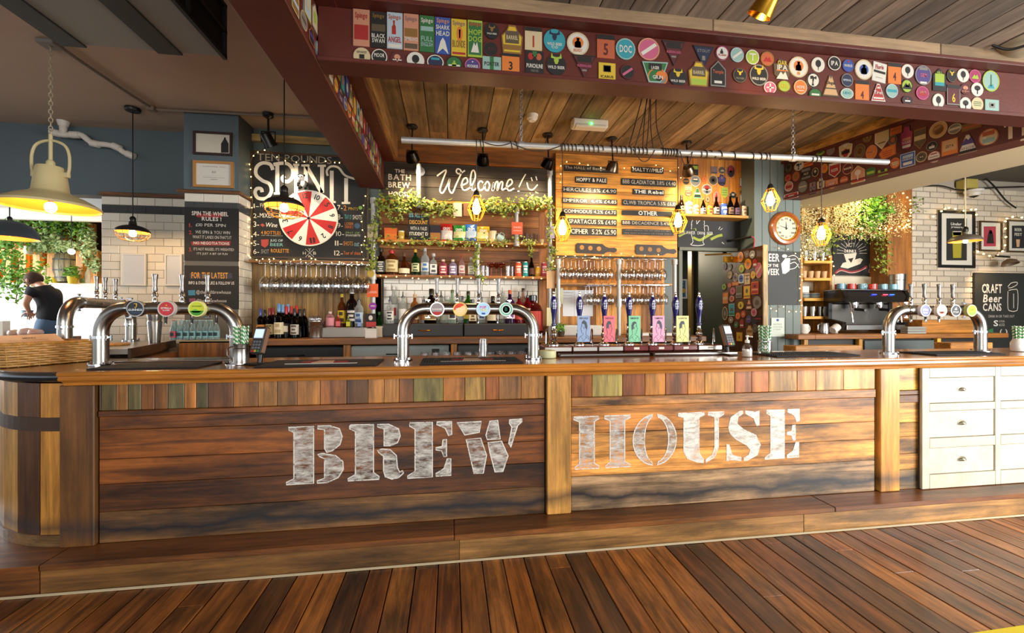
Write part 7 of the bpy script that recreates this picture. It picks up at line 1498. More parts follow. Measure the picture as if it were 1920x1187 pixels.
parse(ZC,'''c 152 148 295 305 W C|disc:O:1:0:.1;figure:K:1:0:.05;t:8:-.62:.16:.16:O|white round clip with an orange portrait, by the brown cut-out
c 322 153 420 265 W -|balloon:K|white round clip with a black balloon
c 445 145 540 252 K W|t:IPA:0:.32:.55:W|black round clip with large white capitals
c 553 168 640 265 B P|t:MAVERICK:0:.2:.7:W;disc:R:.3:0:.6|small royal blue round clip
c 647 170 780 322 W C|disc:B:1:0:0;figure:N:1.1:0:.0|white round clip with a blue portrait
x 770 180 890 352 W -|b:-.1:.15:K;t:Floris:.45:.2:.5:R;b:-.6:-.55:A:.5|tilted white rectangular clip with a black stripe
r 895 198 992 352 O -|b:.65:1:K:1;t:4:-.3:.4:.22:M|upper orange calendar style clip numbered 4
c 995 205 1087 310 W -|balloon:K|white round clip with a black balloon
c 1097 213 1220 362 P A|b:.5:.8:A:.5;b:-.85:-.65:W:.4;t:GEM:0:.2:.4:I|purple round clip
g 1230 235 1330 405 K -|b:-.25:.5:L;b:-.55:-.25:T;t:HILL:.6:.12:.4:L|black clip with a green sunrise
c 1335 240 1410 340 K H|stag:Y:.9:0:.15|black round clip with a golden stag
c 1412 238 1502 340 W -|balloon:K|white round clip with a black balloon
c 1502 245 1590 345 Q I|hill:L:.8|magenta round clip with lime art
c 1602 252 1728 410 E L|b:-.5:.6:G:.06;hill:T:.5:0:-.45|large pale green round clip with a lighthouse
c 288 270 382 380 W K|palm:K|white round clip with a black palm
c 190 322 288 432 O C|t:HOPE:0:.2:.6:W;b:-.5:-.4:W:.5|orange round clip with white lettering
u 405 290 527 445 J H|t:Ungal:.25:.2:.5:K;b:-.3:-.2:K:.7;t:I:.8:.1:.04:K|tan tapered clip with dark corners
c 545 275 632 375 N A|t:IMPERIAL:0:.16:.7:F|dark navy round clip with pale lettering
c 540 385 635 465 E W|t:LIDO:.1:.25:.6:T|mint clip half hidden by the lip
r 650 330 752 475 O -|b:.65:1:K:1;t:4:-.45:.4:.22:M|lower orange calendar style clip numbered 4
u 768 352 875 482 R W|t:Tiren:0:.2:.6:W;hill:W:.3:0:.6;b:-.75:-.55:W:.7|red tapered clip with white script
c 880 352 968 458 E F|b:-.2:.2:T:.8|pale teal round clip near the red tapered one
c 995 318 1078 420 L K|hill:K:1.1:0:.1;hill:L:.5:0:.1|lime and black round clip with a triangle
c 1000 440 1080 510 K M|b:-.3:.0:W:.5;disc:R:.3:0:.4|black clip with a white base line
c 1105 370 1200 472 Q I|hill:R:.8;t:JAM:.1:.2:.5:S|magenta round clip with red art
c 1228 425 1315 535 W -|balloon:K|white round clip with a black balloon
r 1335 360 1435 510 M A|b:.65:1:K:1;t:6:-.3:.45:.25:Y|maroon calendar style clip numbered 6
c 1435 350 1512 430 M -|tree:S;b:-.5:-.4:S|small maroon clip with a pink tree
c 1518 343 1608 445 W -|tree:K|white round clip with a black tree
c 1432 452 1518 560 W -|tree:K|white round clip with a black tree
c 1520 452 1608 555 C -|b:.25:.35:G:.6;b:0:.1:G:.7;b:-.25:-.15:G:.6|cream round clip with green lines
r 1622 470 1725 552 E -|b:-.5:.4:A:.4;disc:K:.4|square grey green clip at the right end
c 302 385 398 475 G K|b:-.2:.1:W:.6|dark green clip half hidden by the lip''',FB,rows)
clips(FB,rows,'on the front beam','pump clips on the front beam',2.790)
ZD = Z(1400,190,5.654);ZE = Z(1640,190,5.654);rows = []
parse(ZD,'''u 105 755 175 855 H -|b:-.6:-.2:Z|small olive tapered clip near the far end
c 185 745 230 810 H Z||small olive round clip near the far end
c 265 710 330 785 Z H|disc:Y:.6|small bronze round clip near the far end
c 405 655 490 760 H K|tree:K|olive round clip with a black tree
c 505 640 612 735 W C|palm:K|white round clip with a black palm, behind the pipe
r 605 640 705 690 O -|b:-.2:.2:R|orange clip half hidden by the pipe
r 315 790 400 910 L G|b:-.4:.0:G|green rectangular clip left of the pipe end
c 405 775 475 855 D R|disc:R|coral round clip beside the green rectangle
c 405 850 495 955 S W|b:-.4:.2:R|pink and white clip below the coral one
c 485 745 565 850 D Z|disc:Z|rust round clip with brown centre
r 578 705 685 830 A K|b:-.5:.4:K;t:ALE:0:.2:.5:C|dark grey square clip
c 695 705 765 800 K C|disc:C:.7:0:.2|dark round clip with a cream face
c 790 665 865 760 O Y|disc:D:.7|orange round clip under the pipe
c 545 840 650 970 A H|b:-.1:.1:C|olive grey round clip on the lower row
r 665 850 740 985 V K|cross:K;disc:W:.5|mauve and black ragged clip
p 745 810 835 950 C A|b:-.5:.5:K:.4;t:8:0:.3:.2:C|cream cut-out clip with a dark centre
s 840 825 970 930 S O|b:-.2:.3:D;t:HOP:.05:.2:.5:W|coral shield clip on the lower edge
c 985 790 1085 880 D M|b:-.2:.2:S|red brown round clip on the lower edge
s 875 650 1000 808 R W|t:BEER:0:.2:.6:W;b:.7:.95:W:.8|red shield clip with a white rim, below the pipe
c 1020 655 1130 775 M S|b:-.1:.2:W;t:FIG:.05:.12:.4:M|maroon clip with pink edge, below the pipe
g 1110 680 1255 865 S C|tree:W:.9;b:-.85:-.65:R:.8|blush domed clip with a white flower
c 1262 695 1375 800 G H|b:-.4:.1:L|green round clip below the pipe end
r 1390 720 1500 790 L H|b:.2:.9:K:.4|olive clip below the pipe end
c 1530 620 1628 712 O D|b:-.1:.15:C;b:.3:.5:C:.5;b:-.5:-.35:C:.5|orange round clip with cream bars
p 735 505 835 575 L G|hill:G:.8|lime angular clip above the pipe
c 848 475 938 570 V A|disc:A:.8|grey lilac round clip above the pipe
p 980 415 1125 605 C W|disc:R:.9:0:-.4;b:-.5:-.1:K:.6;disc:W:.6:0:.5|ornate white and red cut-out clip above the pipe
c 1140 450 1265 610 H Z|disc:Z:1.2;disc:H:.9|large bronze round clip above the pipe
c 1228 330 1335 440 Z H|disc:H:.9;disc:Y:.5|bronze round clip near the top edge
c 1265 465 1390 615 O S|cross:S;b:.0:.12:R|tall orange and pink oval clip
r 310 935 390 1055 O Z|disc:Y:.9|orange square clip behind the cage lamp
r 400 975 550 1035 R W|b:-.3:.3:W:.4|small red and white clip at the lower edge
c 100 865 165 920 D Z||rust round clip at the far lower corner
c 215 820 290 900 C H|disc:Z:.8|tan clip behind the lamp cord''',RBP,rows)
parse(ZE,'''s 5 250 155 510 C W|t:MOOR:.72:.13:.8:K;b:-.5:-.42:H:.5|cream shield clip lettered in black at the top
r 165 205 290 350 O -|b:-.4:-.3:D;b:.1:.2:K:.4|orange rectangular clip near the top edge
c 148 358 245 462 H A|disc:D:1|olive clip with a red ring
p 270 250 415 525 Q M|b:-.75:-.55:W:.6;b:-.2:.0:S:.6;t:ROUGE:-.35:.1:.6:W|crimson bottle shaped clip
s 418 290 550 510 H Z|b:-.1:.35:C:.9|brown shield clip with a cream band
c 580 215 778 390 J C|disc:Z:1.2;disc:J:1.1;b:-.04:.04:Z:.5|large golden oval clip
c 780 238 925 345 A W|b:-.2:.25:W:.8|grey and white oval clip
r 925 225 1135 300 Z -|b:-.3:.1:D|orange brown clip tucked under the front beam
c 550 425 670 525 K A|b:-.5:.0:W:.5;disc:V:.4:.1:.2|black oval clip with silver art
r 712 405 885 580 O -|b:-.35:.95:J:.85;t:ZETA:.2:.16:.5:K|orange clip with a tan square
u 890 355 1090 548 W C|hill:P:.9:0:.4;b:-.9:-.65:K:.9;t:APACHE:-.45:.14:.7:V|white triangular clip with purple art
c 1105 290 1320 472 C D|b:.2:.7:D:.6;b:-.6:-.1:E:.6;disc:W:.4:-.4:0|large cream and red oval clip next to the painted letters
l 45 470 230 612 O D|b:.1:.2:R:.6;b:-.2:-.1:R:.6;b:-.5:-.4:R:.5|orange tag shaped clip with red lines
c 165 600 270 700 D O|b:-.1:.15:C;b:-.5:-.35:C:.5|orange oval clip beside the blue one
r 275 545 435 695 B F|b:.3:.7:F:.7;t:HARBOUR:.1:.16:.7:W;b:-.7:-.3:W:.6|blue square clip with pale lettering
c 440 535 560 645 H C|disc:K:.9;t:45:0:.2:.35:C|dark round clip with a cream ring
c 565 530 697 650 W S|b:.45:.65:R:.5;b:-.05:.1:V:.7|white oval clip with a pink edge''',RBP,rows)
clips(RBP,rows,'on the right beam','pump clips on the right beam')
m = MB();z = ZE
for s,x0,x1,y0,y1 in (('T',1370,1510,235,400),('H',1545,1740,205,375)):
    a0,b1 = RBP.hit(*z(x0,y0));a1,b0 = RBP.hit(*z(x1,y1));b1 = b0 + .155;W_ = a1 - a0
    if s == 'T': m.flat([(a0,b1),(a1,b1),(a1,b1 - .04),(a1 - .01,b1 - .045),(a1 - .02,b1 - .02),(a0 + W_ * .66,b1 - .018),(a0 + W_ * .66,b0 + .015),(a0 + W_ * .8,b0),(a0 + W_ * .2,b0),(a0 + W_ * .34,b0 + .015),(a0 + W_ * .34,b1 - .018),(a0 + .02,b1 - .02),(a0 + .01,b1 - .045),(a0,b1 - .04)],RBP,.001)
    else:
        for f in (0,.62): m.flat([(a0 + W_ * f,b1),(a0 + W_ * (f + .38),b1),(a0 + W_ * (f + .38),b1 - .012),(a0 + W_ * (f + .3),b1 - .018),(a0 + W_ * (f + .3),b0 + .018),(a0 + W_ * (f + .38),b0 + .01),(a0 + W_ * (f + .38),b0),(a0 + W_ * f,b0),(a0 + W_ * f,b0 + .01),(a0 + W_ * (f + .08),b0 + .018),(a0 + W_ * (f + .08),b1 - .018),(a0 + W_ * f,b1 - .012)],RBP,.001)
        m.flat([(a0 + W_ * .3,b0 + .07),(a0 + W_ * .7,b0 + .07),(a0 + W_ * .7,b0 + .085),(a0 + W_ * .3,b0 + .085)],RBP,.001)
m.build('painted_letter',ink('#cbb8a0'),br)
# left beam: two rows on its right-hand face, seen almost edge on
LBP = Plane((-.690,0,0),(0,1,0),(1,0,0));rows = []
cols = 'OCJZWDRHAYLSTKVGEIFBPMQC'
for i in range(26):
    y = 1.45 + i * .114;rows.append(('crgsu'[i % 5],y + .05,2.955 + .012 * (i % 3),.048,.07,cols[(i * 7) % 24],cols[(i * 5 + 3) % 24],'disc:%s:.9' % cols[(i * 11 + 5) % 24],'x'));rows.append(('rcacs'[i % 5],y,2.838,.045,.042,cols[(i * 5 + 2) % 24],cols[(i * 3 + 8) % 24],'b:-.2:.2:%s' % cols[(i * 13 + 1) % 24],'x'))
k0 = set(o.name for o in bpy.data.objects)
clips(LBP,[r[:8] + ('%s row, %s from the near end' % (('upper','lower')[i % 2],ORD[i // 2]),) for i,r in enumerate(rows)],'','pump clips seen edge-on along the left beam')
for o in bpy.data.objects:
    if o.name not in k0 and o.get('category'): o['label'] = 'pump clip seen edge-on on the left beam, ' + o['label'].strip()
# partition panel covered in clips
pa = MB().cbox(3.36,4.20,.15,3.40,4.39,2.20,.003);pa = thing('clip_partition','dark timber partition covered in pump clips beside the doorway','partition',(3.385,4.5,.15))
MB().cbox(3.362,4.206,.15,3.402,4.90,2.205,.003).build('panel',wood('dark_panel','z',.45,.7,stain=.3),pa,'#3a1f12');MB().cbox(3.355,4.19,.15,3.412,4.205,2.21,.003).build('edge_strip',WZ,pa,'#a98a60')
PPL = Plane((3.362,0,0),(0,-1,0),(-1,0,0));rows = []
parse(Z(1340,460,6.594),'''c 292 82 355 205 O C|disc:V:.9|orange and mauve oval clip at the top
c 375 65 430 150 H V|disc:V:.7|dusky oval clip second along the top
c 437 65 500 160 A W|hill:W:.9|grey oval clip with white art at the top
c 372 168 455 298 O Y|disc:Z:.8|large orange round clip with a tan rim
c 467 158 535 280 R K|b:-.5:-.1:W:.5|red round clip with a dark base
c 505 212 592 405 I S|g:C|tall pink oval clip with a cream band
c 298 232 370 345 L H|disc:D:.8|olive green round clip with a red centre
c 107 215 150 305 V A|disc:B:.7|small lilac oval clip at the far side
c 165 230 215 308 A W|disc:W:.7:0:-.4|small grey round clip with white lettering
c 155 312 222 418 J H|b:-.1:.1:Z|tan round clip at the far side
c 228 345 292 450 V W|disc:N:.7|mauve oval clip with dark art
r 297 355 365 470 F W|disc:B:1.5;b:-.05:.1:W:.5|pale square clip with a blue disc
r 372 345 440 485 C S|cross:V;b:.5:.7:Z|cream square clip with brown art
c 448 318 507 415 Y J|disc:O:.7|golden round clip
c 87 470 147 555 L H|disc:G:.6|lime round clip at the far edge
c 162 465 212 525 D Z||rust cut-out clip
r 218 450 300 500 O R|disc:Y:.8|orange landscape clip
c 193 515 258 612 I D|disc:R:.7|coral pink round clip
r 268 500 340 650 H A|b:-.5:-.2:A|dark olive clip with grey band
r 362 500 442 660 Y O|disc:H:.7:0:.2;b:-.7:-.5:Z|tall yellow clip with a dark figure
r 457 450 545 605 R O|disc:K:.5:0:.3;b:-.4:-.1:S|tall red clip
r 100 580 170 725 O Z|b:-.3:.2:J|tall amber clip at the far edge
c 185 625 243 697 D W|disc:R:.6|small coral round clip
c 287 690 363 795 Y H|figure:H|yellow apple shaped clip
u 388 665 468 795 S M|b:-.3:.0:M;b:-.7:-.5:W|pink tapered clip with maroon bars
c 475 628 580 787 A V|disc:H:.9|large grey round clip with dark art
r 178 722 248 875 T E|hill:H:.8:0:.2;b:-.8:-.5:G|tall teal clip
c 97 760 163 925 H C|disc:A:.8|tall olive oval clip
c 325 805 388 900 D M|disc:S:.7|brick red round clip
c 260 830 320 918 O D|disc:D:.7|orange round clip with red centre
c 455 780 522 878 I W|disc:R:.7|pink round clip with a white rim
c 390 865 455 965 P H|b:-.1:.2:V|dark violet round clip
c 175 885 230 960 V C|disc:W:.7|pale mauve oval clip above the terminal
r 505 870 582 945 K M|b:-.2:.2:R|dark clip with a red stripe
c 460 905 520 980 N H||dark blue round clip
r 315 915 360 1025 R H|b:-.5:-.2:W|small dark red clip
c 245 945 290 1020 G A|disc:E:.7|small green clip beside the terminal
r 272 1075 345 1187 Y O|figure:D|amber clip low behind the terminal
a 388 985 480 1140 J Z|b:-.2:.2:Z|tan arched clip behind the soap bottle
c 475 975 530 1080 H A|disc:A:.7|grey brown oval clip behind the straws''',PPL,rows)
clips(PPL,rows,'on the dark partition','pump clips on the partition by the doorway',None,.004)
# planked wall above the craft beer shelf
rows = []
parse(zk,'''c 172 320 262 430 E A|b:-.1:.2:G|pale green round clip beside the spotlight
r 300 245 415 410 K -|b:.1:.75:L;disc:Z:.4:0:-.6|black clip with a lime top
r 615 275 720 390 V A|disc:A:.7;b:-.8:-.6:K|faded grey square clip
c 740 280 850 390 H A|hill:C:.7|dark grey oval clip
c 862 245 1000 460 M S|disc:R:1:0:.35;disc:K:.9:0:-.3|tall maroon oval clip with a pink rim
c 170 455 275 565 K Z|b:-.1:.2:Z|small dark round clip
c 287 420 450 595 A F|b:-.1:.15:T;hill:W:.7:0:.3|grey blue round clip
c 470 430 548 525 O D|disc:D:.6|small orange round clip
c 575 415 725 575 H C|disc:K:1;disc:Y:.4|dark round clip with a cream rim
p 725 400 855 585 P K|disc:V:.5:0:.4;b:-.7:-.3:K|dark purple ragged clip
r 1070 450 1185 610 W R|disc:R:.8:0:-.3;b:-.95:-.7:R|white clip with a red dome
c 470 555 632 720 A W|disc:R:.9:0:.3;b:-.2:.1:W:.8;disc:N:.5:0:-.5|round clip with red and white bands
r 205 570 312 655 S C|b:-.3:.3:C|blush rectangular clip
c 205 655 312 745 S R|b:-.1:.2:R|blush round clip under the rectangular one
u 335 620 470 780 G E|b:-.7:-.4:K;b:-.2:.1:W|green tapered clip with a white band
s 780 605 888 785 L Y|b:.0:.1:G;b:.4:.5:G;b:-.4:-.3:G|lime yellow shield clip
g 640 640 765 850 S O|figure:R|blush domed clip behind the brown bottle
c 1080 640 1185 720 K A|b:-.2:.2:A|black oval clip
r 1075 725 1195 880 W A|disc:K:1;disc:W:.5|white clip with black discs
c 525 740 600 850 J H|disc:H:.6|small tan clip behind the slim can
p 915 675 1020 780 K A|b:-.2:.4:W:.4|black cut-out clip behind the bottles''',FP(4.636),rows)
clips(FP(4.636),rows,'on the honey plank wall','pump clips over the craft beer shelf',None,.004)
# ================================================================ CONSERVATORY BEYOND THE TILES
fr_ = MB().box(-16,5.6,0,-3.6,9.6,0.45).build('floor',solid('far_floor','#9a8a78',.5),kind='structure')
z2 = Z(0,400,4.945);YF = 9.1
lw_ = MB().box(at(-60,540,YF).x,YF - .05,.45,at(200,540,YF).x,9.6,at(95,531,YF).z).build('wall_far',solid('white_booth','#e6e2da',.6),kind='structure')
cs_ = thing('cubby_shelving','tall timber cubby shelving full of plants in the conservatory','shelving',at(95,531,9.2))
for i,x in enumerate((-60,65,205,335,468,735,870)):
    p = at(*z2(x,655),YF);q = at(*z2(x,345),YF);MB().cbox(p.x - .06,YF,p.z,p.x + .06,9.42,q.z,.004).build('divider',WZ,cs_,'#c98f4a')
for x in (-40,330,610,738):
    p = at(*z2(x,345),YF);q = at(*z2(x,70),YF);MB().cbox(p.x - .055,YF,p.z + .03,p.x + .055,9.42,q.z,.004).build('divider',WZ,cs_,'#bd8442')
for y,c in ((345,'#d09a54'),(655,'#d8c8a8')):
    p = at(*z2(-80,y),YF);q = at(*z2(915,y),YF);MB().cbox(p.x,YF - .02,p.z - .03,q.x,9.45,p.z + .03,.004).build('shelf',WX,cs_,c)
for i,(x0,x1) in enumerate(((80,195),(215,325),(345,460),(480,730),(745,860))):
    p = at(*z2(x0,645),YF);q = at(*z2(x1,350),YF);MB().box(p.x,9.44,p.z,q.x,9.46,q.z).build('back_panel',WX,cs_,['#b87228','#b06a24','#9a5a20','#5a4028','#a86628'][i])
c = at(*z2(632,655),9.22);c.z += .035;s = px(127,9.22) * 183 / 4.945;t = thing('barrel','grey weathered wooden barrel standing in the cubby shelving','barrel',c)
for k in range(16):
    a0,a1 = 2 * pi * k / 16,2 * pi * (k + .94) / 16;b = MB();vs = []
    for i in range(7):
        z = i / 6;r = .155 + .055 * sin(pi * z)
        for a in (a0,a1): vs.append(c + Vector((cos(a) * r,sin(a) * r,z * .58)))
    b.add(vs,[(2 * i,2 * i + 1,2 * i + 3,2 * i + 2) for i in range(6)],True);b.build('stave',WZ,t,random.choice(['#7a7468','#6a645a','#878072']))
for z,r in ((.06,.18),(.2,.203),(.40,.203),(.53,.176)): MB().lathe_open([(r + .004,z * 1.0),(r + .006,z + .03)],c,24).build('hoop',solid('grey_iron','#4a4a48',.5,.6),t)
def plant(u,v,Y,rad,n,mat,label,pot=None,sq=(1,1,1),s0=.05,s1=.11,ph=.14):
    c = at(u,v,Y);t = thing('potted_plant' if pot else 'hanging_plant',label,'plant',c);b = MB();leaf_cloud(b,c + Vector((0,0,rad * .5 * sq[2])),rad,n,s0,s1,sq);b.build('foliage',mat,t,kind='stuff')
    if pot: MB().lathe_open([(0,-ph),(.06,-ph),(.08,0),(.072,0),(0,-.02)],c,16).build('pot',PAINT,t,pot)
    else: MB().tube([c + Vector((0,.05,rad * sq[2] * 1.2)),c + Vector((.02,0,0)),c + Vector((0,0,-rad * .4 * sq[2]))],.008,5).build('stem',STEM,t)
plant(75,428,8.9,.42,420,FERN,'dense green plant trailing from the conservatory ceiling',None,(1.1,.5,.7));plant(112,438,9.0,.34,260,DARKLEAF,'dark green ivy hanging over the upper shelves',None,(1,.5,.9));plant(146,440,9.0,.26,200,FERN,'bright green ivy trailing right of the upper dividers',None,(.7,.5,1.2))
plant(8,490,8.6,.34,320,FERN,'leafy fern at the far left of the cubby shelving',None,(1,.6,1.5));plant(80,468,8.9,.3,260,PALELEAF,'pale variegated plant spilling over the middle shelf',None,(.9,.5,1.1));plant(164,480,8.95,.24,220,PALELEAF,'pale trailing plant right of the barrel',None,(.6,.5,1.8));plant(120,468,8.9,.24,160,PALELEAF,'pale sprig plant growing over the barrel top',None,(1.4,.5,.5))
plant(30,545,8.2,.42,420,FERN,'feathery fern spilling over the white booth wall',None,(1.3,.5,1.0));plant(136,518,9.0,.14,80,FERN,'small green plant in a yellow tin before the barrel','#c8b028');plant(178,505,9.0,.12,90,PALELEAF,'small pale plant in the far right cubby',None,(1,.5,1.4));plant(54,462,9.0,.13,80,FERN,'small plant in a white pot on the middle shelf','#dcd8d0')
def vessel(u,v,Y,h,r,col,label,name='jar',mat=None):
    c = at(u,v,Y);t = thing(name,label,name.replace('_',' '),c);MB().lathe([(r * .9,0),(r,h * .06),(r,h * .7),(r * .6,h * .86),(r * .55,h)],c,14).build('body',mat or GLOSS,t,col);MB().lathe([(r * .6,h * .97),(r * .62,h * 1.06),(0,h * 1.08)],c,12).build('lid',GLOSS,t,'#8a7a5a')
for u,v,h,r,col,ds in ((87,531,.30,.07,'#d8c8b0','tall cream stoneware jar'),(103,531,.14,.08,'#c8b020','yellow tin by the barrel foot'),(33,469,.16,.07,'#d88a48','orange tin on the middle shelf'),(42,469,.15,.06,'#c87838','brown tin beside the orange tin'),(97,469,.13,.05,'#b8b8b4','steel canister on the middle shelf'),(104,469,.13,.05,'#d0d0cc','bright steel canister on the middle shelf'),(157,463,.14,.06,'#c86a6a','pink tin on the upper right shelf'),(157,531,.12,.06,'#6a8a4a','green tin at the right of the booth shelf'),(168,531,.28,.07,'#d0ccbc','tall white jar at the right of the booth shelf'),(144,530,.24,.03,'#8a8a8a','slim grey bottle beside the yellow plant tin')): vessel(u,v + .5,9.15,h,r,col,ds + ' in the conservatory')
# table edge with cups near the man
t = thing('cafe_table','dark cafe table in the conservatory behind the wicker basket','table',(-6.6,6.6,.45));p = at(45,633,6.5);MB().cbox(-8.6,6.2,p.z - .04,at(92,633,6.4).x,6.9,p.z,.006).build('table_top',WX,t,'#5a3a24')
for x in (-8.3,-6.4): MB().cbox(x - .03,6.5,.45,x + .03,6.6,p.z - .04,.004).build('leg',WZ,t,'#3a2a1c')
for u,r,col,ds in ((28,.075,'#c8a898','pale round bowl on the cafe table'),(50,.09,'#d8b8a8','pink round loaf shaped bowl on the cafe table'),(66,.08,'#d0a898','rosy round bowl at the end of the cafe table')): 
    c = at(u,626,6.5);c.z = p.z;MB().lathe([(r * .5,0),(r * .95,r * .5),(r,r * .9),(r * .85,r * 1.25),(0,r * 1.45)],c,16).build('bowl',GLOSS,None,col,ds,'bowl')
c = at(8,630,6.5);c.z = p.z;MB().cbox(c.x - .09,6.45,c.z,c.x + .03,6.55,c.z + .22,.004).build('menu_holder',PAINT,None,'#e0dcd0','white upright menu holder on the cafe table','menu holder')
# ---- the man in black
def skin(pts,edges,name,mat,parent,sub=2,root=0,color=None):
    me = bpy.data.meshes.new(name);me.from_pydata([p[:3] for p in pts],edges,[]);o = bpy.data.objects.new(name,me);COL.objects.link(o);m = o.modifiers.new('s','SKIN');m.use_smooth_shade = True
    for i,p in enumerate(pts): me.skin_vertices[0].data[i].radius = (p[3],p[4] if len(p) > 4 else p[3])
    me.skin_vertices[0].data[root].use_root = True;u = o.modifiers.new('u','SUBSURF');u.levels = sub;u.render_levels = sub
    dg = bpy.context.evaluated_depsgraph_get();nm = bpy.data.meshes.new_from_object(o.evaluated_get(dg));bpy.data.objects.remove(o);bpy.data.meshes.remove(me)
    nm.materials.clear();nm.materials.append(mat);nm.name = name;base = WL[parent.name];nm.transform(Matrix.Translation(-base));
    for q in nm.polygons: q.use_smooth = True
    return put(name,nm,base,parent,color)
YM = 7.55;mp_ = lambda x,y,dy=0.0: at(*z2(x,y),YM) + Vector((0,dy,0))
hips = mp_(455,985);man = thing('person','man in a black t-shirt and jeans bending over a table, facing left','person',Vector((hips.x,YM,.45)))
SKN = solid('skin','#c98f74',.5);HAIR = solid('brown_hair','#4a3020',.8);TEE = solid('black_tee','#17191d',.9);JEAN = solid('blue_jeans','#4a627c',.85);SHOE = solid('dark_shoe','#1c1a1a',.7)
head = mp_(305,628);neck = mp_(375,668);chest = mp_(450,735);waist = mp_(468,880);T3 = lambda v,r,r2=None: (v.x,v.y,v.z,r,r2 or r)
pts = [T3(hips,.13,.12),T3(waist,.11,.10),T3(chest,.115,.11),T3(neck,.06),T3(mp_(345,650),.062),T3(head,.092,.085)];ed = [(0,1),(1,2),(2,3),(3,4),(4,5)]
for s in (-1,1):
    k = len(pts);sh = mp_(392,722,s * .17);el = mp_(372 + (s > 0) * 60,838,s * .23);ha = mp_(325 + (s > 0) * 10,905,s * .10);pts += [T3(sh,.062),T3(el,.042),T3(ha,.028)];ed += [(2,k),(k,k + 1),(k + 1,k + 2)]
    # hand: palm and five fingers
    d = (ha - el).normalized();pl0 = ha + d * .05;pts.append((*pl0,.036,.018));ed.append((k + 2,k + 3));sd = d.cross(Vector((0,0,1))).normalized()
    for f,L_ in enumerate((.055,.068,.072,.065,.05)):
        b0 = pl0 + sd * (f - 2) * .019 + (d * .02 if f else -d * .01);dirf = d + Vector((-.35,0,-.25)) + (sd * -.8 if f == 0 else Vector());q = len(pts);pts += [(*b0,.0095),(*(b0 + dirf * L_ * .6),.0085),(*(b0 + (dirf + Vector((0,0,-.5))) * L_),.007)];ed += [(k + 3,q),(q,q + 1),(q + 1,q + 2)]
    k = len(pts);kn = Vector((hips.x - .06,YM + s * .11,.45 + .50));an = Vector((hips.x + .02,YM + s * .12,.54));pts += [T3(Vector((hips.x - .03,YM + s * .085,hips.z - .2)),.085),T3(kn,.062),T3(an,.042),T3(an + Vector((-.14,0,-.05)),.035)];ed += [(0,k),(k,k + 1),(k + 1,k + 2),(k + 2,k + 3)]
body = skin(pts,ed,'body',SKN,man)
tee = [T3(hips + Vector((0,0,-.04)),.165,.155),T3(hips * .5 + waist * .5,.155,.15),T3(waist,.15,.145),T3(waist * .5 + chest * .5,.155,.15),T3(chest,.165,.165),T3(chest * .45 + neck * .55,.10)];te = [(0,1),(1,2),(2,3),(3,4),(4,5)]
for s in (-1,1):
    k = len(tee);sh = mp_(392,722,s * .17);el = mp_(372 + (s > 0) * 60,838,s * .23);tee += [T3(sh,.085),T3(sh * .4 + el * .6,.068)];te += [(4,k),(k,k + 1)]
skin(tee,te,'tshirt',TEE,man);jn = [T3(hips + Vector((0,0,.12)),.145,.14),T3(hips + Vector((0,0,-.08)),.15,.15)];je = []
for s in (-1,1): k = len(jn);jn += [T3(Vector((hips.x - .03,YM + s * .085,hips.z - .22)),.105),T3(Vector((hips.x - .06,YM + s * .11,.95)),.082),T3(Vector((hips.x + .02,YM + s * .12,.56)),.066)];je += [(1,k),(k,k + 1),(k + 1,k + 2)]
je += [(0,1)]
skin(jn,je,'jeans',JEAN,man)
fd = (head - mp_(345,600)).normalized();fd = Vector((-.88,0,-.42)).normalized();upv = Vector((-.42,0,.88))
b = MB().sphere(head + upv * .028 - fd * .028,.108,16,1.0);b.build('hair',HAIR,man)
for s in (-1,1):
    MB().sphere(head + fd * .085 + Vector((0,s * .034,0)) + upv * .012,.012,8).build('eye',solid('eye_dark','#2a1c14',.3),man);MB().sphere(head + Vector((0,s * .094,0)) - fd * .01,.022,8,1.4).build('ear',SKN,man)
MB().lathe([(.019,-.03),(.014,0),(.004,.03)],head + fd * .10 - upv * .015,10,(fd * .3 + upv).normalized()).build('nose',SKN,man);MB().tube([head + fd * .092 - upv * .052 + Vector((0,y,0)) for y in (-.024,0,.024)],.006,6).build('mouth',solid('lips','#9a5a50',.5),man)
for s in (-1,1): MB().cbox(hips.x - .16,YM + s * .12 - .045,.451,hips.x + .08,YM + s * .12 + .045,.53,.02).build('shoe',SHOE,man)
p_ = mp_(285,905);MB().lathe_open([(0,0),(.05,0),(.07,.1),(.066,.1),(.046,.01),(0,.01)],p_ - Vector((.05,0,.09)),16).build('grey_cloth_bowl',PAINT,None,'#7f98a8','blue grey bowl in the hands of the man in black','bowl')

# ================================================================ RIGHT-HAND SIDE: CLOCK, COFFEE STATION, BRICK WALL
PK = FP(4.388);zq = Z(1340,380,3.829);ca,cb = PK.hit(1470.6,428.5);cr_ = 31.5 * px(1470,4.388)
ck = thing('wall_clock','round wall clock with a turned wooden surround','clock',PK.pt(ca,cb - cr_));cc = PK.pt(ca,cb);tk = .93
MB().lathe_open([(cr_,0),(cr_,.02),(cr_ * .93,.04),(cr_ * .78,.045),(cr_ * .70,.03),(cr_ * .70,.0)],cc,40,(0,-1,0)).build('surround',wood('turned_wood','x',.25,.6,coat=.4,stain=.2),ck,'#8a4a20');MB().lathe_open([(cr_ * .71,.024),(cr_ * .71,.034),(cr_ * .67,.034),(cr_ * .67,.026)],cc,40,(0,-1,0)).build('bezel',BRASS,ck);fa = MB().prism(ell(ca,cb,cr_ * .69,cr_ * .69,40),PK,0,.026).build('face',PAINT,ck,'#d8d0b4')
m = MB()
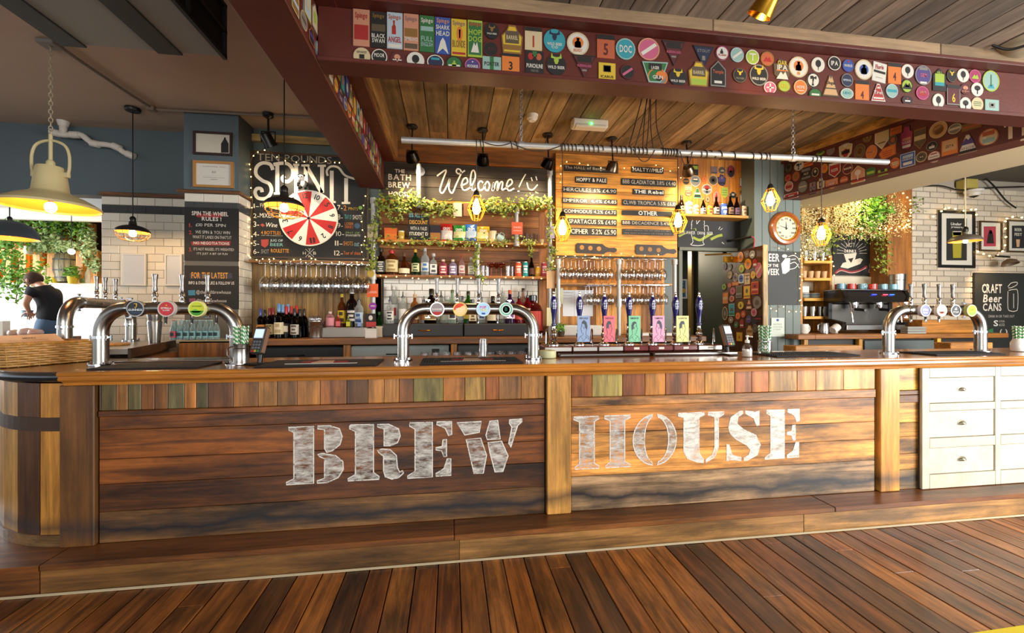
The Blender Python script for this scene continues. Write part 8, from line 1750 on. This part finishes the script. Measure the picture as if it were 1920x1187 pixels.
for h,s in enumerate(('XII','I','II','III','IIII','V','VI','VII','VIII','IX','X','XI')):
    an = pi / 2 - h * pi / 6;w_ = .006 * len(s) + .003;x,y = ca + cos(an) * cr_ * .55,cb + sin(an) * cr_ * .55;m.text(PK,s,x - w_,y - .011,x + w_,y + .011,.027,1)
m.build('numerals',ink('#4a4438'),ck)
for an,L_,w_ in ((radians(91),.40,.007),(radians(163),.56,.005)): MB().prism([(ca - sin(an) * w_ - cos(an) * .02,cb + cos(an) * w_ - sin(an) * .02),(ca + sin(an) * w_ - cos(an) * .02,cb - cos(an) * w_ - sin(an) * .02),(ca + cos(an) * cr_ * L_,cb + sin(an) * cr_ * L_)],PK,.028,.030).build('hand',BLACK,ck)
bw = board('beer_of_week_chalkboard','chalkboard headed BEER OF THE WEEK with a mug drawing','chalkboard',PK,1438,471,1499,572,solid('slate_board','#2c2e2c',.6,var=.2),.012,c=.014)
lettering(bw,PK,[('BEER',352,366,458,425,'#e6e4da',1),('OF THE',372,440,450,464,'#e6e4da',1),('WEEK',352,474,458,522,'#e6e4da',1)],zq,.0155)
m = MB();m.flat(zpoly(PK,zq,[(470,440),(500,400),(535,400),(530,490),(500,512),(480,510)]),PK,.0154);m.flat(ell(*PK.hit(*zq(495,385)),.033,.02,14),PK,.0154);m.build('drawing',ink('#d8d8d0'),bw);strokes(bw,PK,zq,[[(520,390),(560,380),(590,400),(604,430)],[(535,440),(570,430),(600,470)],[(530,480),(570,470),(595,440)],[(540,410),(575,405)]],.008,'#d8d8d0',.0156)
nt_ = board('wall_notice','white printed notice low on the grey green boards below the chalkboard','notice',PK,1446,596,1470,631,PRINT,.003,'#d4dccf',c=.004);lettering(nt_,PK,[('NOTICE',420,868,480,878,'#5a6a5a'),('PLEASE ORDER',420,888,485,896,'#7a8a7a'),('AT THE BAR',420,906,470,914,'#7a8a7a')],zq,.0048);m = MB();m.flat(ell(*PK.hit(*zq(450,843)),.018,.014,12),PK,.005);m.build('emblem',ink('#3a5a9a'),nt_)
fairy('fairy lights round the clock wall chalkboard',[at(*zq(x,y),4.36) for x,y in ((440,318),(500,330),(575,355),(610,420),(605,560),(612,650),(590,770),(530,770),(485,745),(425,770),(390,745))],12);fairy('fairy lights down the edge of the cup shelves',[at(*zq(x,y),4.6) for x,y in ((610,330),(620,430),(625,520),(605,640),(620,740),(585,840))],12)
# small pipe lamp arm and brass fittings at the doorway
p = at(1366,452,4.62);q = at(1408,444,4.37);t = thing('pipe_arm','black pipe arm with a red cable beside the save water chalkboard','pipe',p);MB().tube([p,q],.014,8).build('tube',BLKMETAL,t);MB().tube(spline([q + Vector((-.01,-.02,0)),q + Vector((.02,-.03,-.03)),q + Vector((.02,-.02,-.13))],5),.006,6).build('red_cable',solid('red_cable','#b8323a',.5),t)
t = thing('brass_rail','slim brass rail over the doorway','rail',at(1345,479,4.56));MB().tube([at(1322,478,4.6),at(1371,476,4.5),at(1373,486,4.5)],.009,8).build('bar',BRASS,t);MB().cbox(*at(1356,492,4.62),*(at(1384,481,4.60)),.002).build('brass_plate',BRASS,t)
wi = MB().box(2.92,5.3,0,3.13,5.36,2.6).build('wall_passage',solid('passage_paint','#34382a',.6),kind='structure');ps = picture('framed_poster','blue framed poster in the passage beyond the doorway','picture',FP(5.29),1267,523.5,1287.5,560,.02,'#d8d8d0','#1f5a7a',[('LIVE MUSIC',1225,310,1290,325,'#c8d8e0'),('EVERY SUNDAY',1225,340,1290,350,'#a8c8d8')],z8)
m = MB();m.flat(ell(*FP(5.29).hit(1281,545),.05,.03,10),FP(5.29),.0012);m.build('drawing',ink('#c8a040'),ps)
dv = thing('passage_shelf','lit bottle shelf at the end of the passage','shelf',(3.6,6.8,1.5));p = at(1300,520,6.9);q = at(1326,520,6.9);MB().cbox(p.x,6.75,p.z - .03,q.x,6.98,p.z,.004).build('board',WX,dv,'#b07a34')
for k in range(6): pz_ = Vector((p.x + (q.x - p.x) * (k + .5) / 6,6.86,p.z + .001));MB().lathe([(.022,0),(.024,.1),(.01,.14),(.01,.18)],pz_,10).build('amber_bottle',TGL,None,'#c87a20','small amber bottle on the passage shelf','bottle','amber bottles on the passage shelf')
for u,w_ in ((1297,.03),(1331,.05),(1343,.04)): x = at(u,600,5.6).x;MB().cbox(x,5.6,0,x + w_,5.7,2.6,.004).build('trim_5',solid('brass_brown','#8a7040',.4,.4),kind='structure')
picture('framed_mirror','small white framed picture high in the passage','picture',FP(6.95),1314,487,1326,506,.03,'#c8c8b8','#3a4038',None,None)
# coffee counter
kc = thing('coffee_counter','timber topped coffee counter along the right rear wall','counter',(5.2,4.6,.15));xk0 = at(1497,628,4.2).x;MB().cbox(xk0,4.2,1.175,4.0,4.388,1.229,.005).cbox(4.0,4.2,1.175,6.6,5.0,1.229,.005).build('worktop',SHELFW,kc,'#7a4c22');MB().cbox(4.0,4.3,.15,6.5,4.95,1.17,.004).build('carcass',PAINT,kc,'#23201c')
for u,w_ in ((1508,.05),(1611,.05),(1758,.05)): x = at(u,645,4.24).x;MB().cbox(x,4.24,.15,x + w_,4.29,1.174,.003).build('post',WZ,kc,'#b07c34')
for u0,u1 in ((1622,1752),): MB().cbox(at(u0,645,4.26).x,4.262,.2,at(u1,645,4.26).x,4.299,1.15,.003).build('door',PAINT,kc,'#565d5c')
MB().cbox(at(1484,655,3.5).x,3.45,.15,at(1606,655,3.5).x,3.6,1.165,.004).build('timber_box',SHELFW,None,'#9a6a3a','long timber box behind the bar top below the coffee counter','box');MB().cbox(at(1772,655,3.6).x,3.55,.15,at(1850,655,3.6).x,3.7,1.17,.004).build('timber_box',SHELFW,None,'#a06a36','timber box behind the right beer font','box')
# cup shelves
su = thing('cup_shelves','open timber cup shelving between clock wall and coffee machine','shelving',(4.5,4.85,1.229));xs0,xs1 = at(1501,560,4.72).x,at(1561,560,4.72).x
for x in (xs0,xs1 - .035): MB().cbox(x,4.722,1.23,x + .035,5.0,at(1530,478,4.72).z,.003).build('side',WZ,su,'#a8763a')
MB().box(xs0 + .03,4.985,1.23,xs1 - .03,5.0,at(1530,480,4.72).z).build('back',WZ,su,'#8a6030');ZSH = []
for v in (489,521,559,593): zz = at(1530,v,4.72).z;ZSH.append(zz);MB().cbox(xs0 + .036,4.70,zz - .035,xs1 - .036,4.98,zz,.003).build('shelf',WX,su,'#c08c3c')
def cup(x,y,z,r,h,col,label,g,mat=PAINT,lid=False): 
    o = MB().lathe_open([(0,.0),(r * .75,.0),(r,h),(r * .93,h),(r * .7,.006),(0,.006)],(x,y,z),16).build('cup',mat,None,col,label,'cup',g)
for i in range(4):
    for j in range(2): cup(xs0 + .08 + i * .095,4.76 + j * .1,ZSH[1] + .001,.036,.085,'#c8a070',ORD[i] + ' tan takeaway cup from left on the second cup shelf, ' + ('front','back')[j] + ' row','tan cups on the cup shelves')
for i in range(3): cup(xs0 + .12 + i * .12,4.78,ZSH[0] + .001,.04,.12,'#b8b8a8','glass storage jar on top of the cup shelves','jars on top of the cup shelves',GLASS)
for i in range(2):
    for j in range(4): MB().lathe([(.04,0),(.062,.012),(.065,.016),(.05,.01),(0,.008)],(xs0 + .12 + i * .15,4.80,ZSH[2] + .001 + j * .016),18).build('saucer',GLOSS,None,['#8aa8b0','#d8d4cc'][j % 2],'saucer in the stacks on the third cup shelf','saucer','saucers on the third cup shelf')
MB().cbox(xs0 + .05,4.76,ZSH[2] + .07,xs0 + .16,4.86,ZSH[2] + .15,.004).build('paper_box',PAINT,None,'#d8d6ce','white napkin box on top of the saucers','box')
for i in range(3): cup(xs0 + .1 + i * .115,4.78,ZSH[3] + .001,.045,.12,'#b0b0ac','steel canister on the lowest cup shelf','steel canisters on the cup shelves',STEEL)
p = at(1507,614,4.45);mug(Vector((p.x,4.45,1.2295)),.05,.11,'#e6e2d8','white mug printed with a black tree beside the milk jug',0,0);pl = FP(4.40);m = MB();
for po in ICON['tree']: m.flat([(p.x + x * .03,1.285 + y * .03) for x,y in po],pl,-.001)
p = at(1545,621,4.4);t = thing('milk_jug','steel milk jug on the coffee counter','jug',Vector((p.x,4.4,1.2295)));c = WL[t.name];MB().lathe_open([(0,.002),(.05,.002),(.052,.05),(.043,.11),(.047,.125),(.044,.125),(.04,.11),(.048,.05),(0,.008)],c,20).build('body',STEEL,t);MB().tube([c + Vector((-.045,0,.11)),c + Vector((-.08,0,.1)),c + Vector((-.08,0,.04)),c + Vector((-.05,0,.03))],.006,8).build('handle',STEEL,t)
p = at(1565,616,4.42);mug(Vector((p.x - .03,4.42,1.262)),.045,.10,'#e2ded6','white mug lying on its side on the coffee counter',radians(65),.3)
# coffee machine
x0,x1 = at(1570,580,4.5).x,at(1692,580,4.5).x;cm = thing('coffee_machine','black and steel two group espresso machine','coffee machine',((x0 + x1) / 2,4.65,1.229));W_ = x1 - x0;zt_ = at(1630,545,4.5).z
PXm = Plane((x0,0,0),(0,1,0),(1,0,0));sidep = [(4.45,1.26),(4.69,1.26),(4.69,zt_),(4.44,zt_),(4.40,zt_ - .07),(4.43,zt_ - .13),(4.62,zt_ - .15),(4.62,1.40),(4.43,1.36)]
for a,b_ in ((0,.05),(W_ - .05,W_)): MB().prism(sidep,PXm,a,b_).build('side_panel',GLOSS,cm,'#1d1a18')
MB().prism([(4.46,zt_ - .005),(4.685,zt_ - .005),(4.685,zt_ - .16),(4.44,zt_ - .14),(4.41,zt_ - .07)],PXm,.051,W_ - .051).build('head',GLOSS,cm,'#26221f');MB().cbox(x0 + .051,4.63,1.27,x1 - .051,4.685,zt_ - .161,.004).build('back_plate',solid('dark_steel_plate','#6a6660',.3,.9),cm);MB().cbox(x0 + .051,4.42,1.265,x1 - .051,4.629,1.33,.006).build('drip_tray',STEEL,cm)
MB().cbox(x0 - .01,4.43,zt_ - .002,x1 + .01,4.695,zt_ + .012,.004).build('cup_rail',STEEL,cm)
for f in (.3,.68):
    c = Vector((x0 + W_ * f,4.54,zt_ - .165));MB().lathe([(.04,-.05),(.045,-.02),(.045,.03)],c,18).build('group_head',CHROME,cm);MB().tube([c + Vector((0,-.02,-.06)),c + Vector((-.03,-.17,-.075))],[.02,.014],10).build('portafilter',BLKMETAL,cm)
for f in (.12,.86): c = Vector((x0 + W_ * f,4.46,zt_ - .12));MB().tube([c,c + Vector((.0,-.03,-.05)),c + Vector((.02,-.04,-.26))],.006,8).build('steam_wand',CHROME,cm)
for f,col in ((.45,'#3040ff'),(.62,'#ff4060'),(.72,'#3060ff')): c = Vector((x0 + W_ * f,4.405,zt_ - .055));MB().cbox(c.x - .03,c.y,c.z,c.x + .03,c.y + .012,c.z + .008,.001).build('indicator',emit('led' + col,col,2.5),cm)
for x in (x0 + .06,x1 - .06): MB().cbox(x - .02,4.6,1.2292,x + .02,4.64,1.262,.004).build('foot',BLACK,cm)
for i,col in enumerate(['#6a9ab0','#c03020','#c83424','#7aaabc','#7ab0c0','#c83a28','#c03020','#d8d0c0','#78a8b8','#6aa0b4','#7ab0c4']):
    x = x0 + .06 + i * (W_ - .1) / 11;nm = {'#c': 'red','#d': 'cream'}.get(col[:2],'blue');mug(Vector((x,4.51 + .10 * (i % 2),zt_ + .0125)),.043,.068,col,nm + ' coffee cup on the machine, number ' + ['one','two','three','four','five','six','seven','eight','nine','ten','eleven'][i] + ' from the cup shelves',0,RU(0,6),'cup','coffee cups on the machine')
p = at(1683,545,4.6);t = thing('steel_pail','tall steel canister standing at the back of the coffee machine','canister',Vector((p.x,4.6,zt_ + .0125)));MB().lathe_open([(0,0),(.075,0),(.082,.2),(.078,.2),(.07,.01),(0,.01)],WL[t.name],20).build('body',STEEL,t);MB().lathe([(.078,.12),(.081,.125),(.079,.13)],WL[t.name],20).build('band',STEEL,t)
MB().cbox(x0 - .05,4.97,zt_ + .02,5.75,5.0,at(1620,519,4.97).z,.003).build('wall_shelf',PAINT,None,'#c8bfa8','cream upstand behind the coffee machine','shelf')
# hot drinks chalkboards
PH = FP(4.985);zh = Z(1490,330,3.83);hd = board('hot_drinks_chalkboard','chalkboard with a steaming cup drawing headed HOT DRINKS','chalkboard',PH,1562,443,1635,517,CHALK,.015)
for a in range(24):
    an = 2 * pi * a / 24
    if -2.2 < an - pi * 1.5 < .9 and a > 12 or 12 < a < 24: continue
    strokes(hd,PH,zh,[[(410 + cos(an) * 55,555 - sin(an) * 55),(410 + cos(an) * 110,555 - sin(an) * 100)]],.006,'#c8bca8')
lettering(hd,PH,[('HOT',372,480,432,512,'#d8ccb8'),('DRINKS',358,528,440,552,'#e8dcc8',1)],zh);m = MB();m.flat(zpoly(PH,zh,[(352,560),(445,552),(430,610),(400,632),(370,615)]),PH,.0015);m.flat(zpoly(PH,zh,[(328,655),(345,625),(470,590),(490,600),(470,632),(380,665)]),PH,.0013);m.build('drawing',ink('#d8ccb8'),hd);m = MB();m.flat(zpoly(PH,zh,[(382,595),(422,588),(405,625)]),PH,.0022);m.build('drawing',ink('#2a2018'),hd)
strokes(hd,PH,zh,[[(290,700),(330,672),(400,690),(460,680),(520,650)]],.03,'#8a2a2e',.0014);strokes(hd,PH,zh,[[(300,696),(335,680),(400,696),(460,686),(512,660)]],.008,'#d8b0a8',.002)
tb = board('tea_chalkboard','second chalkboard headed TEA with red lines, partly behind ivy','chalkboard',PH,1635.5,449,1664,517,CHALK,.012);lettering(tb,PH,[('TEA',552,465,640,508,'#b8b0a4',1),('BREAKFAST',545,535,630,550,'#8a3a40'),('EARL GREY',535,565,630,580,'#8a3a40'),('PEPPERMINT',535,595,625,610,'#8a3a40'),('HOT',535,630,590,662,'#9a7a74',1),('CHOC',530,668,600,698,'#9a7a74',1)],zh)
# planter wall and timber boxing
wpz = at(1600,436,4.9).z;pw = thing('planter_frame','timber planter frame of ferns and cream blossom above the coffee boards','planter',(5.0,4.9,wpz));xa,xb = at(1501,400,4.9).x,at(1664,400,4.9).x
MB().box(xa,4.98,wpz,xb,5.005,3.32).build('back_panel',WX,pw,'#8a5a22');MB().cbox(xa,4.82,wpz - .03,xb,4.98,wpz,.004).build('trough',WX,pw,'#9a6a30')
for u in (1505,1549,1608,1657): x = at(u,400,4.85).x;MB().cbox(x - .025,4.83,wpz,x + .025,4.98,3.3,.004).build('upright',WZ,pw,'#b5874a')
def foliage(label,pts,n,rad,mat,s0,s1,yj=.07,name='foliage_spray'):
    t = thing(name,label,'plant',at(*pts[0],4.78));b = MB()
    for _ in range(n): u,v = random.choice(pts);g = lambda s: max(-1.5,min(1.5,random.gauss(0,1))) * s;p = at(u,v,4.76) + Vector((g(rad),g(yj),g(rad)));one_leaf(b,p,RU(s0,s1),(0,-1,.4))
    b.build('leaves',mat,t,kind='stuff');MB().tube(spline([at(u,v,4.82) for u,v in sorted(pts)],3),.006,5).build('stem',STEM,t)
foliage('cream blossom spray at the far left of the planter frame',[(1510,405),(1520,418),(1512,440),(1525,450),(1512,470)],1300,.10,BLOOM,.014,.03);foliage('cream blossom spray in the middle of the planter frame',[(1555,375),(1570,385),(1590,372),(1600,395),(1575,410),(1560,420),(1590,422),(1600,365)],2800,.12,BLOOM,.014,.03)
foliage('green fern in the right planter bay',[(1622,370),(1635,385),(1620,400),(1640,405),(1625,420),(1645,375)],420,.10,FERN,.05,.10);foliage('cream blossom spray along the right of the planter trough',[(1660,385),(1665,400),(1672,410),(1650,425),(1630,428),(1610,428),(1690,418),(1680,425)],1900,.09,BLOOM,.014,.03);foliage('green trailing ivy over the hot drinks chalkboard',[(1560,440),(1555,460),(1545,470),(1640,445),(1655,455),(1660,480),(1658,500)],300,.06,IVY,.03,.06,.05)
foliage('small sprig on the brick beside the timber boxing',[(1712,385),(1722,383)],40,.06,IVY,.03,.05,.02)
fairy('fairy lights through the planter frame',[at(u,v,4.72) for u,v in ((1627,350),(1640,352),(1655,346),(1685,348),(1660,358),(1608,365),(1606,395),(1600,425),(1640,430),(1670,428),(1700,425),(1712,428))],26,.009);fairy('fairy lights down the timber boxing',[at(u,v,4.70) for u,v in ((1690,360),(1705,375),(1706,395),(1704,410),(1690,428),(1660,432))],12,.009);fairy('fairy lights along the left of the planter frame',[at(u,v,4.70) for u,v in ((1520,378),(1555,425),(1530,432),(1512,450),(1505,480),(1530,486),(1555,482),(1562,500),(1565,545),(1562,590))],20,.008)
lamp('POINT','planter_lamp',at(1560,372,4.55),9,(1.0,.72,.3),shadow_soft_size=.06);lamp('POINT','planter_lamp',at(1640,372,4.5),8,(1.0,.75,.35),shadow_soft_size=.06)
bxg = MB().cbox(at(1664.5,400,4.75).x,4.75,1.23,at(1711,400,4.75).x,5.01,3.33,.006).build('timber_boxing',wood('boxing_timber','z',.5,.7,stain=.35),None,'#7a4c22','tall brown timber boxing between planter and brick wall','panel')
MB().cbox(at(1713,620,4.4).x,4.3,1.2295,at(1815,620,4.4).x,4.75,at(1760,600,4.35).z,.006).build('timber_crate',SHELFW,None,'#8a5a28','low timber crate under the right beer font','crate')
for i in range(3): p = at(1720,615,4.2);MB().cbox(p.x - .12,4.205,1.2295 + i * .028,p.x + .13,4.29,1.2295 + i * .028 + .026,.003).build('folded_tray',PAINT,None,'#8a8880',('lowest','middle','topmost')[i] + ' of three grey flat trays stacked by the timber crate','tray','grey trays by the crate')
# framed posters on the brick
PF = FP(4.985);zr_ = Z(1600,320,3.297)
def poster(u0,v0,u1,v1,fw,fc,label,in_,ic,rows,extra=()):
    r = picture('framed_poster',label,'picture',PF,u0,v0,u1,v1,fw,fc,'#d8d2c0',None,None);m = MB();q = [PF.hit(*zr_(x,y)) for x,y in ((in_[0],in_[1]),(in_[2],in_[1]),(in_[2],in_[3]),(in_[0],in_[3]))];m.prism(q,PF,0,.003);m.build('print',PRINT,r,ic)
    for c_,pts in extra: m = MB();m.flat(zpoly(PF,zr_,pts),PF,.0036);m.build('drawing',ink(c_),r)
    if rows: lettering(r,PF,rows,zr_,.0038)
poster(1759,394,1827,503,.04,'#14120f','large black framed poster with a white mount and dark print',(575,295,700,555),'#26241f',[('Under',600,320,668,340,'#d8d4c8',1,.2),('pressure',602,345,672,360,'#d8d4c8',1,.2)],[('#a89a28',[(610,380),(670,380),(665,540),(615,540)]),('#d8d0b8',[(612,375),(668,375),(664,400),(616,400)])])
poster(1835.5,414,1878,472,.022,'#4a3418','small brown framed print of a dark figure on a red ground',(806,345,880,468),'#b03a4a',None,[('#1a1614',[(822,450),(830,400),(838,368),(852,366),(862,395),(868,450)]),('#c89a88',ell(848,382,8,10,10))])
poster(1887.5,412,1932,474,.022,'#4a3a1c','small brown framed print of a beer glass at the right frame edge',(980,340,1055,480),'#2c2a2a',[('BEER',995,355,1040,375,'#d8d0c0',1),('FEST',995,385,1040,405,'#d8d0c0',1)],[('#d8a878',[(1004,425),(1028,425),(1024,472),(1008,472)])])
cb_ = board('craft_cans_chalkboard','large chalkboard advertising craft beer cans with a can drawing','chalkboard',FP(4.97),1828,511,1940,664,solid('slate_board','#2c2e2c',.6,var=.2),.018);P9 = FP(4.97)
lettering(cb_,P9,[('CRAFT',795,700,918,758,'#d8d2c8',1),('Beer',800,765,918,815,'#d8d2c8',1,.15),('CANS',800,820,915,868,'#d8d2c8',1),('DRINK IN OR TAKE OUT',835,893,995,908,'#b8b2a8'),('S',866,925,895,962,'#d8d8d0',1),('3 FOR',900,925,935,938,'#b8b4a8'),('\u00a312',900,945,935,960,'#b8b4a8'),('(*)',905,980,952,1015,'#c8c4b8',1)],zr_)
strokes(cb_,P9,zr_,[[(955,745),(955,850),(975,868),(1000,868),(1015,850),(1015,745),(990,735),(960,740)],[(955,718),(975,695),(1010,690),(1010,705),(980,722),(958,725)],[(990,760),(990,850)]],.01,'#d8d2c8')
m = MB();m.flat(zpoly(P9,zr_,[(835,985),(862,975),(866,1025),(838,1028)]),P9,.0015);m.build('icon',ink('#2f7a4a'),cb_);m = MB();m.flat(zpoly(P9,zr_,[(905,1018),(945,1016),(945,1032),(905,1034)]),P9,.0015);m.build('icon',ink('#8a3038'),cb_)
p = at(1868,490,4.8);t = thing('picture_light','brass picture light shining down on the craft cans board','lamp',p);MB().tube([at(1862,482,4.97),at(1866,480,4.8),at(1893,482,4.78)],.012,8).build('arm',BLKMETAL,t);MB().lathe_open([(.02,.05),(.07,.02),(.09,-.03),(.085,-.03),(.065,.015)],at(1893,492,4.8),20,(0,.3,1)).build('shade',solid('brown_enamel','#6a5440',.5),t);lamp('SPOT','picture_light_beam',at(1866,500,4.72),9,(1.0,.62,.28),target=at(1860,560,4.97),spot_size=radians(110),spot_blend=.8,shadow_soft_size=.03)
t = thing('ledge_lamp','emergency light box with a white dome camera under it on the brick wall','camera',at(1822,350,4.85));q = at(1818,346,4.9);MB().cbox(q.x - .09,4.86,q.z - .06,q.x + .09,5.0,q.z + .07,.008).build('light_box',PAINT,t,'#b0a050');q = at(1826,361,4.85);MB().lathe([(.0,-.07),(.06,-.045),(.075,-.01),(.1,0),(.1,.03)],q,20).build('camera_dome',PAINT,t,'#cfcac0');MB().lathe([(0,-.075),(.045,-.055),(.06,-.03)],q,16).build('lens',BLACK,t)
for pp,ds in ((((1700,352),(1760,348),(1800,356),(1860,352),(1925,350)),'black cable running along the top of the brick wall'),(((1808,300),(1835,325),(1860,345),(1885,375),(1905,390)),'black cable hanging diagonally at the upper right')): MB().tube(spline([at(u,v,4.94 - (.5 if v == 300 else 0) * 0) for u,v in pp],5),.010,6).build('cable',BLACK,None,None,ds,'cable')
t = thing('wall_speaker','small angled speaker at the soffit above the planter','speaker',at(1700,338,4.6));MB().cbox(-.08,-.06,-.07,.08,.06,.07,.01,Matrix.Translation(at(1712,334,4.6)) @ Matrix.Rotation(.6,4,'Y') @ Matrix.Rotation(.5,4,'Z')).build('cabinet',PAINT,t,'#2c2823');MB().cbox(-.06,-.01,-.06,.06,.06,.06,.004,Matrix.Translation(at(1688,342,4.66)) @ Matrix.Rotation(.7,4,'Y')).build('bracket',PAINT,t,'#c8b07a')
fairy('fairy lights over the large black framed poster',[at(u,v,4.95) for u,v in ((1745,410),(1764,394),(1775,390),(1790,393),(1815,393),(1828,393),(1828,408))],9,.011);fairy('fairy lights round the small framed prints',[at(u,v,4.95) for u,v in ((1830,470),(1848,477),(1875,477),(1884,450),(1884,420),(1890,408),(1920,408))],12,.011)
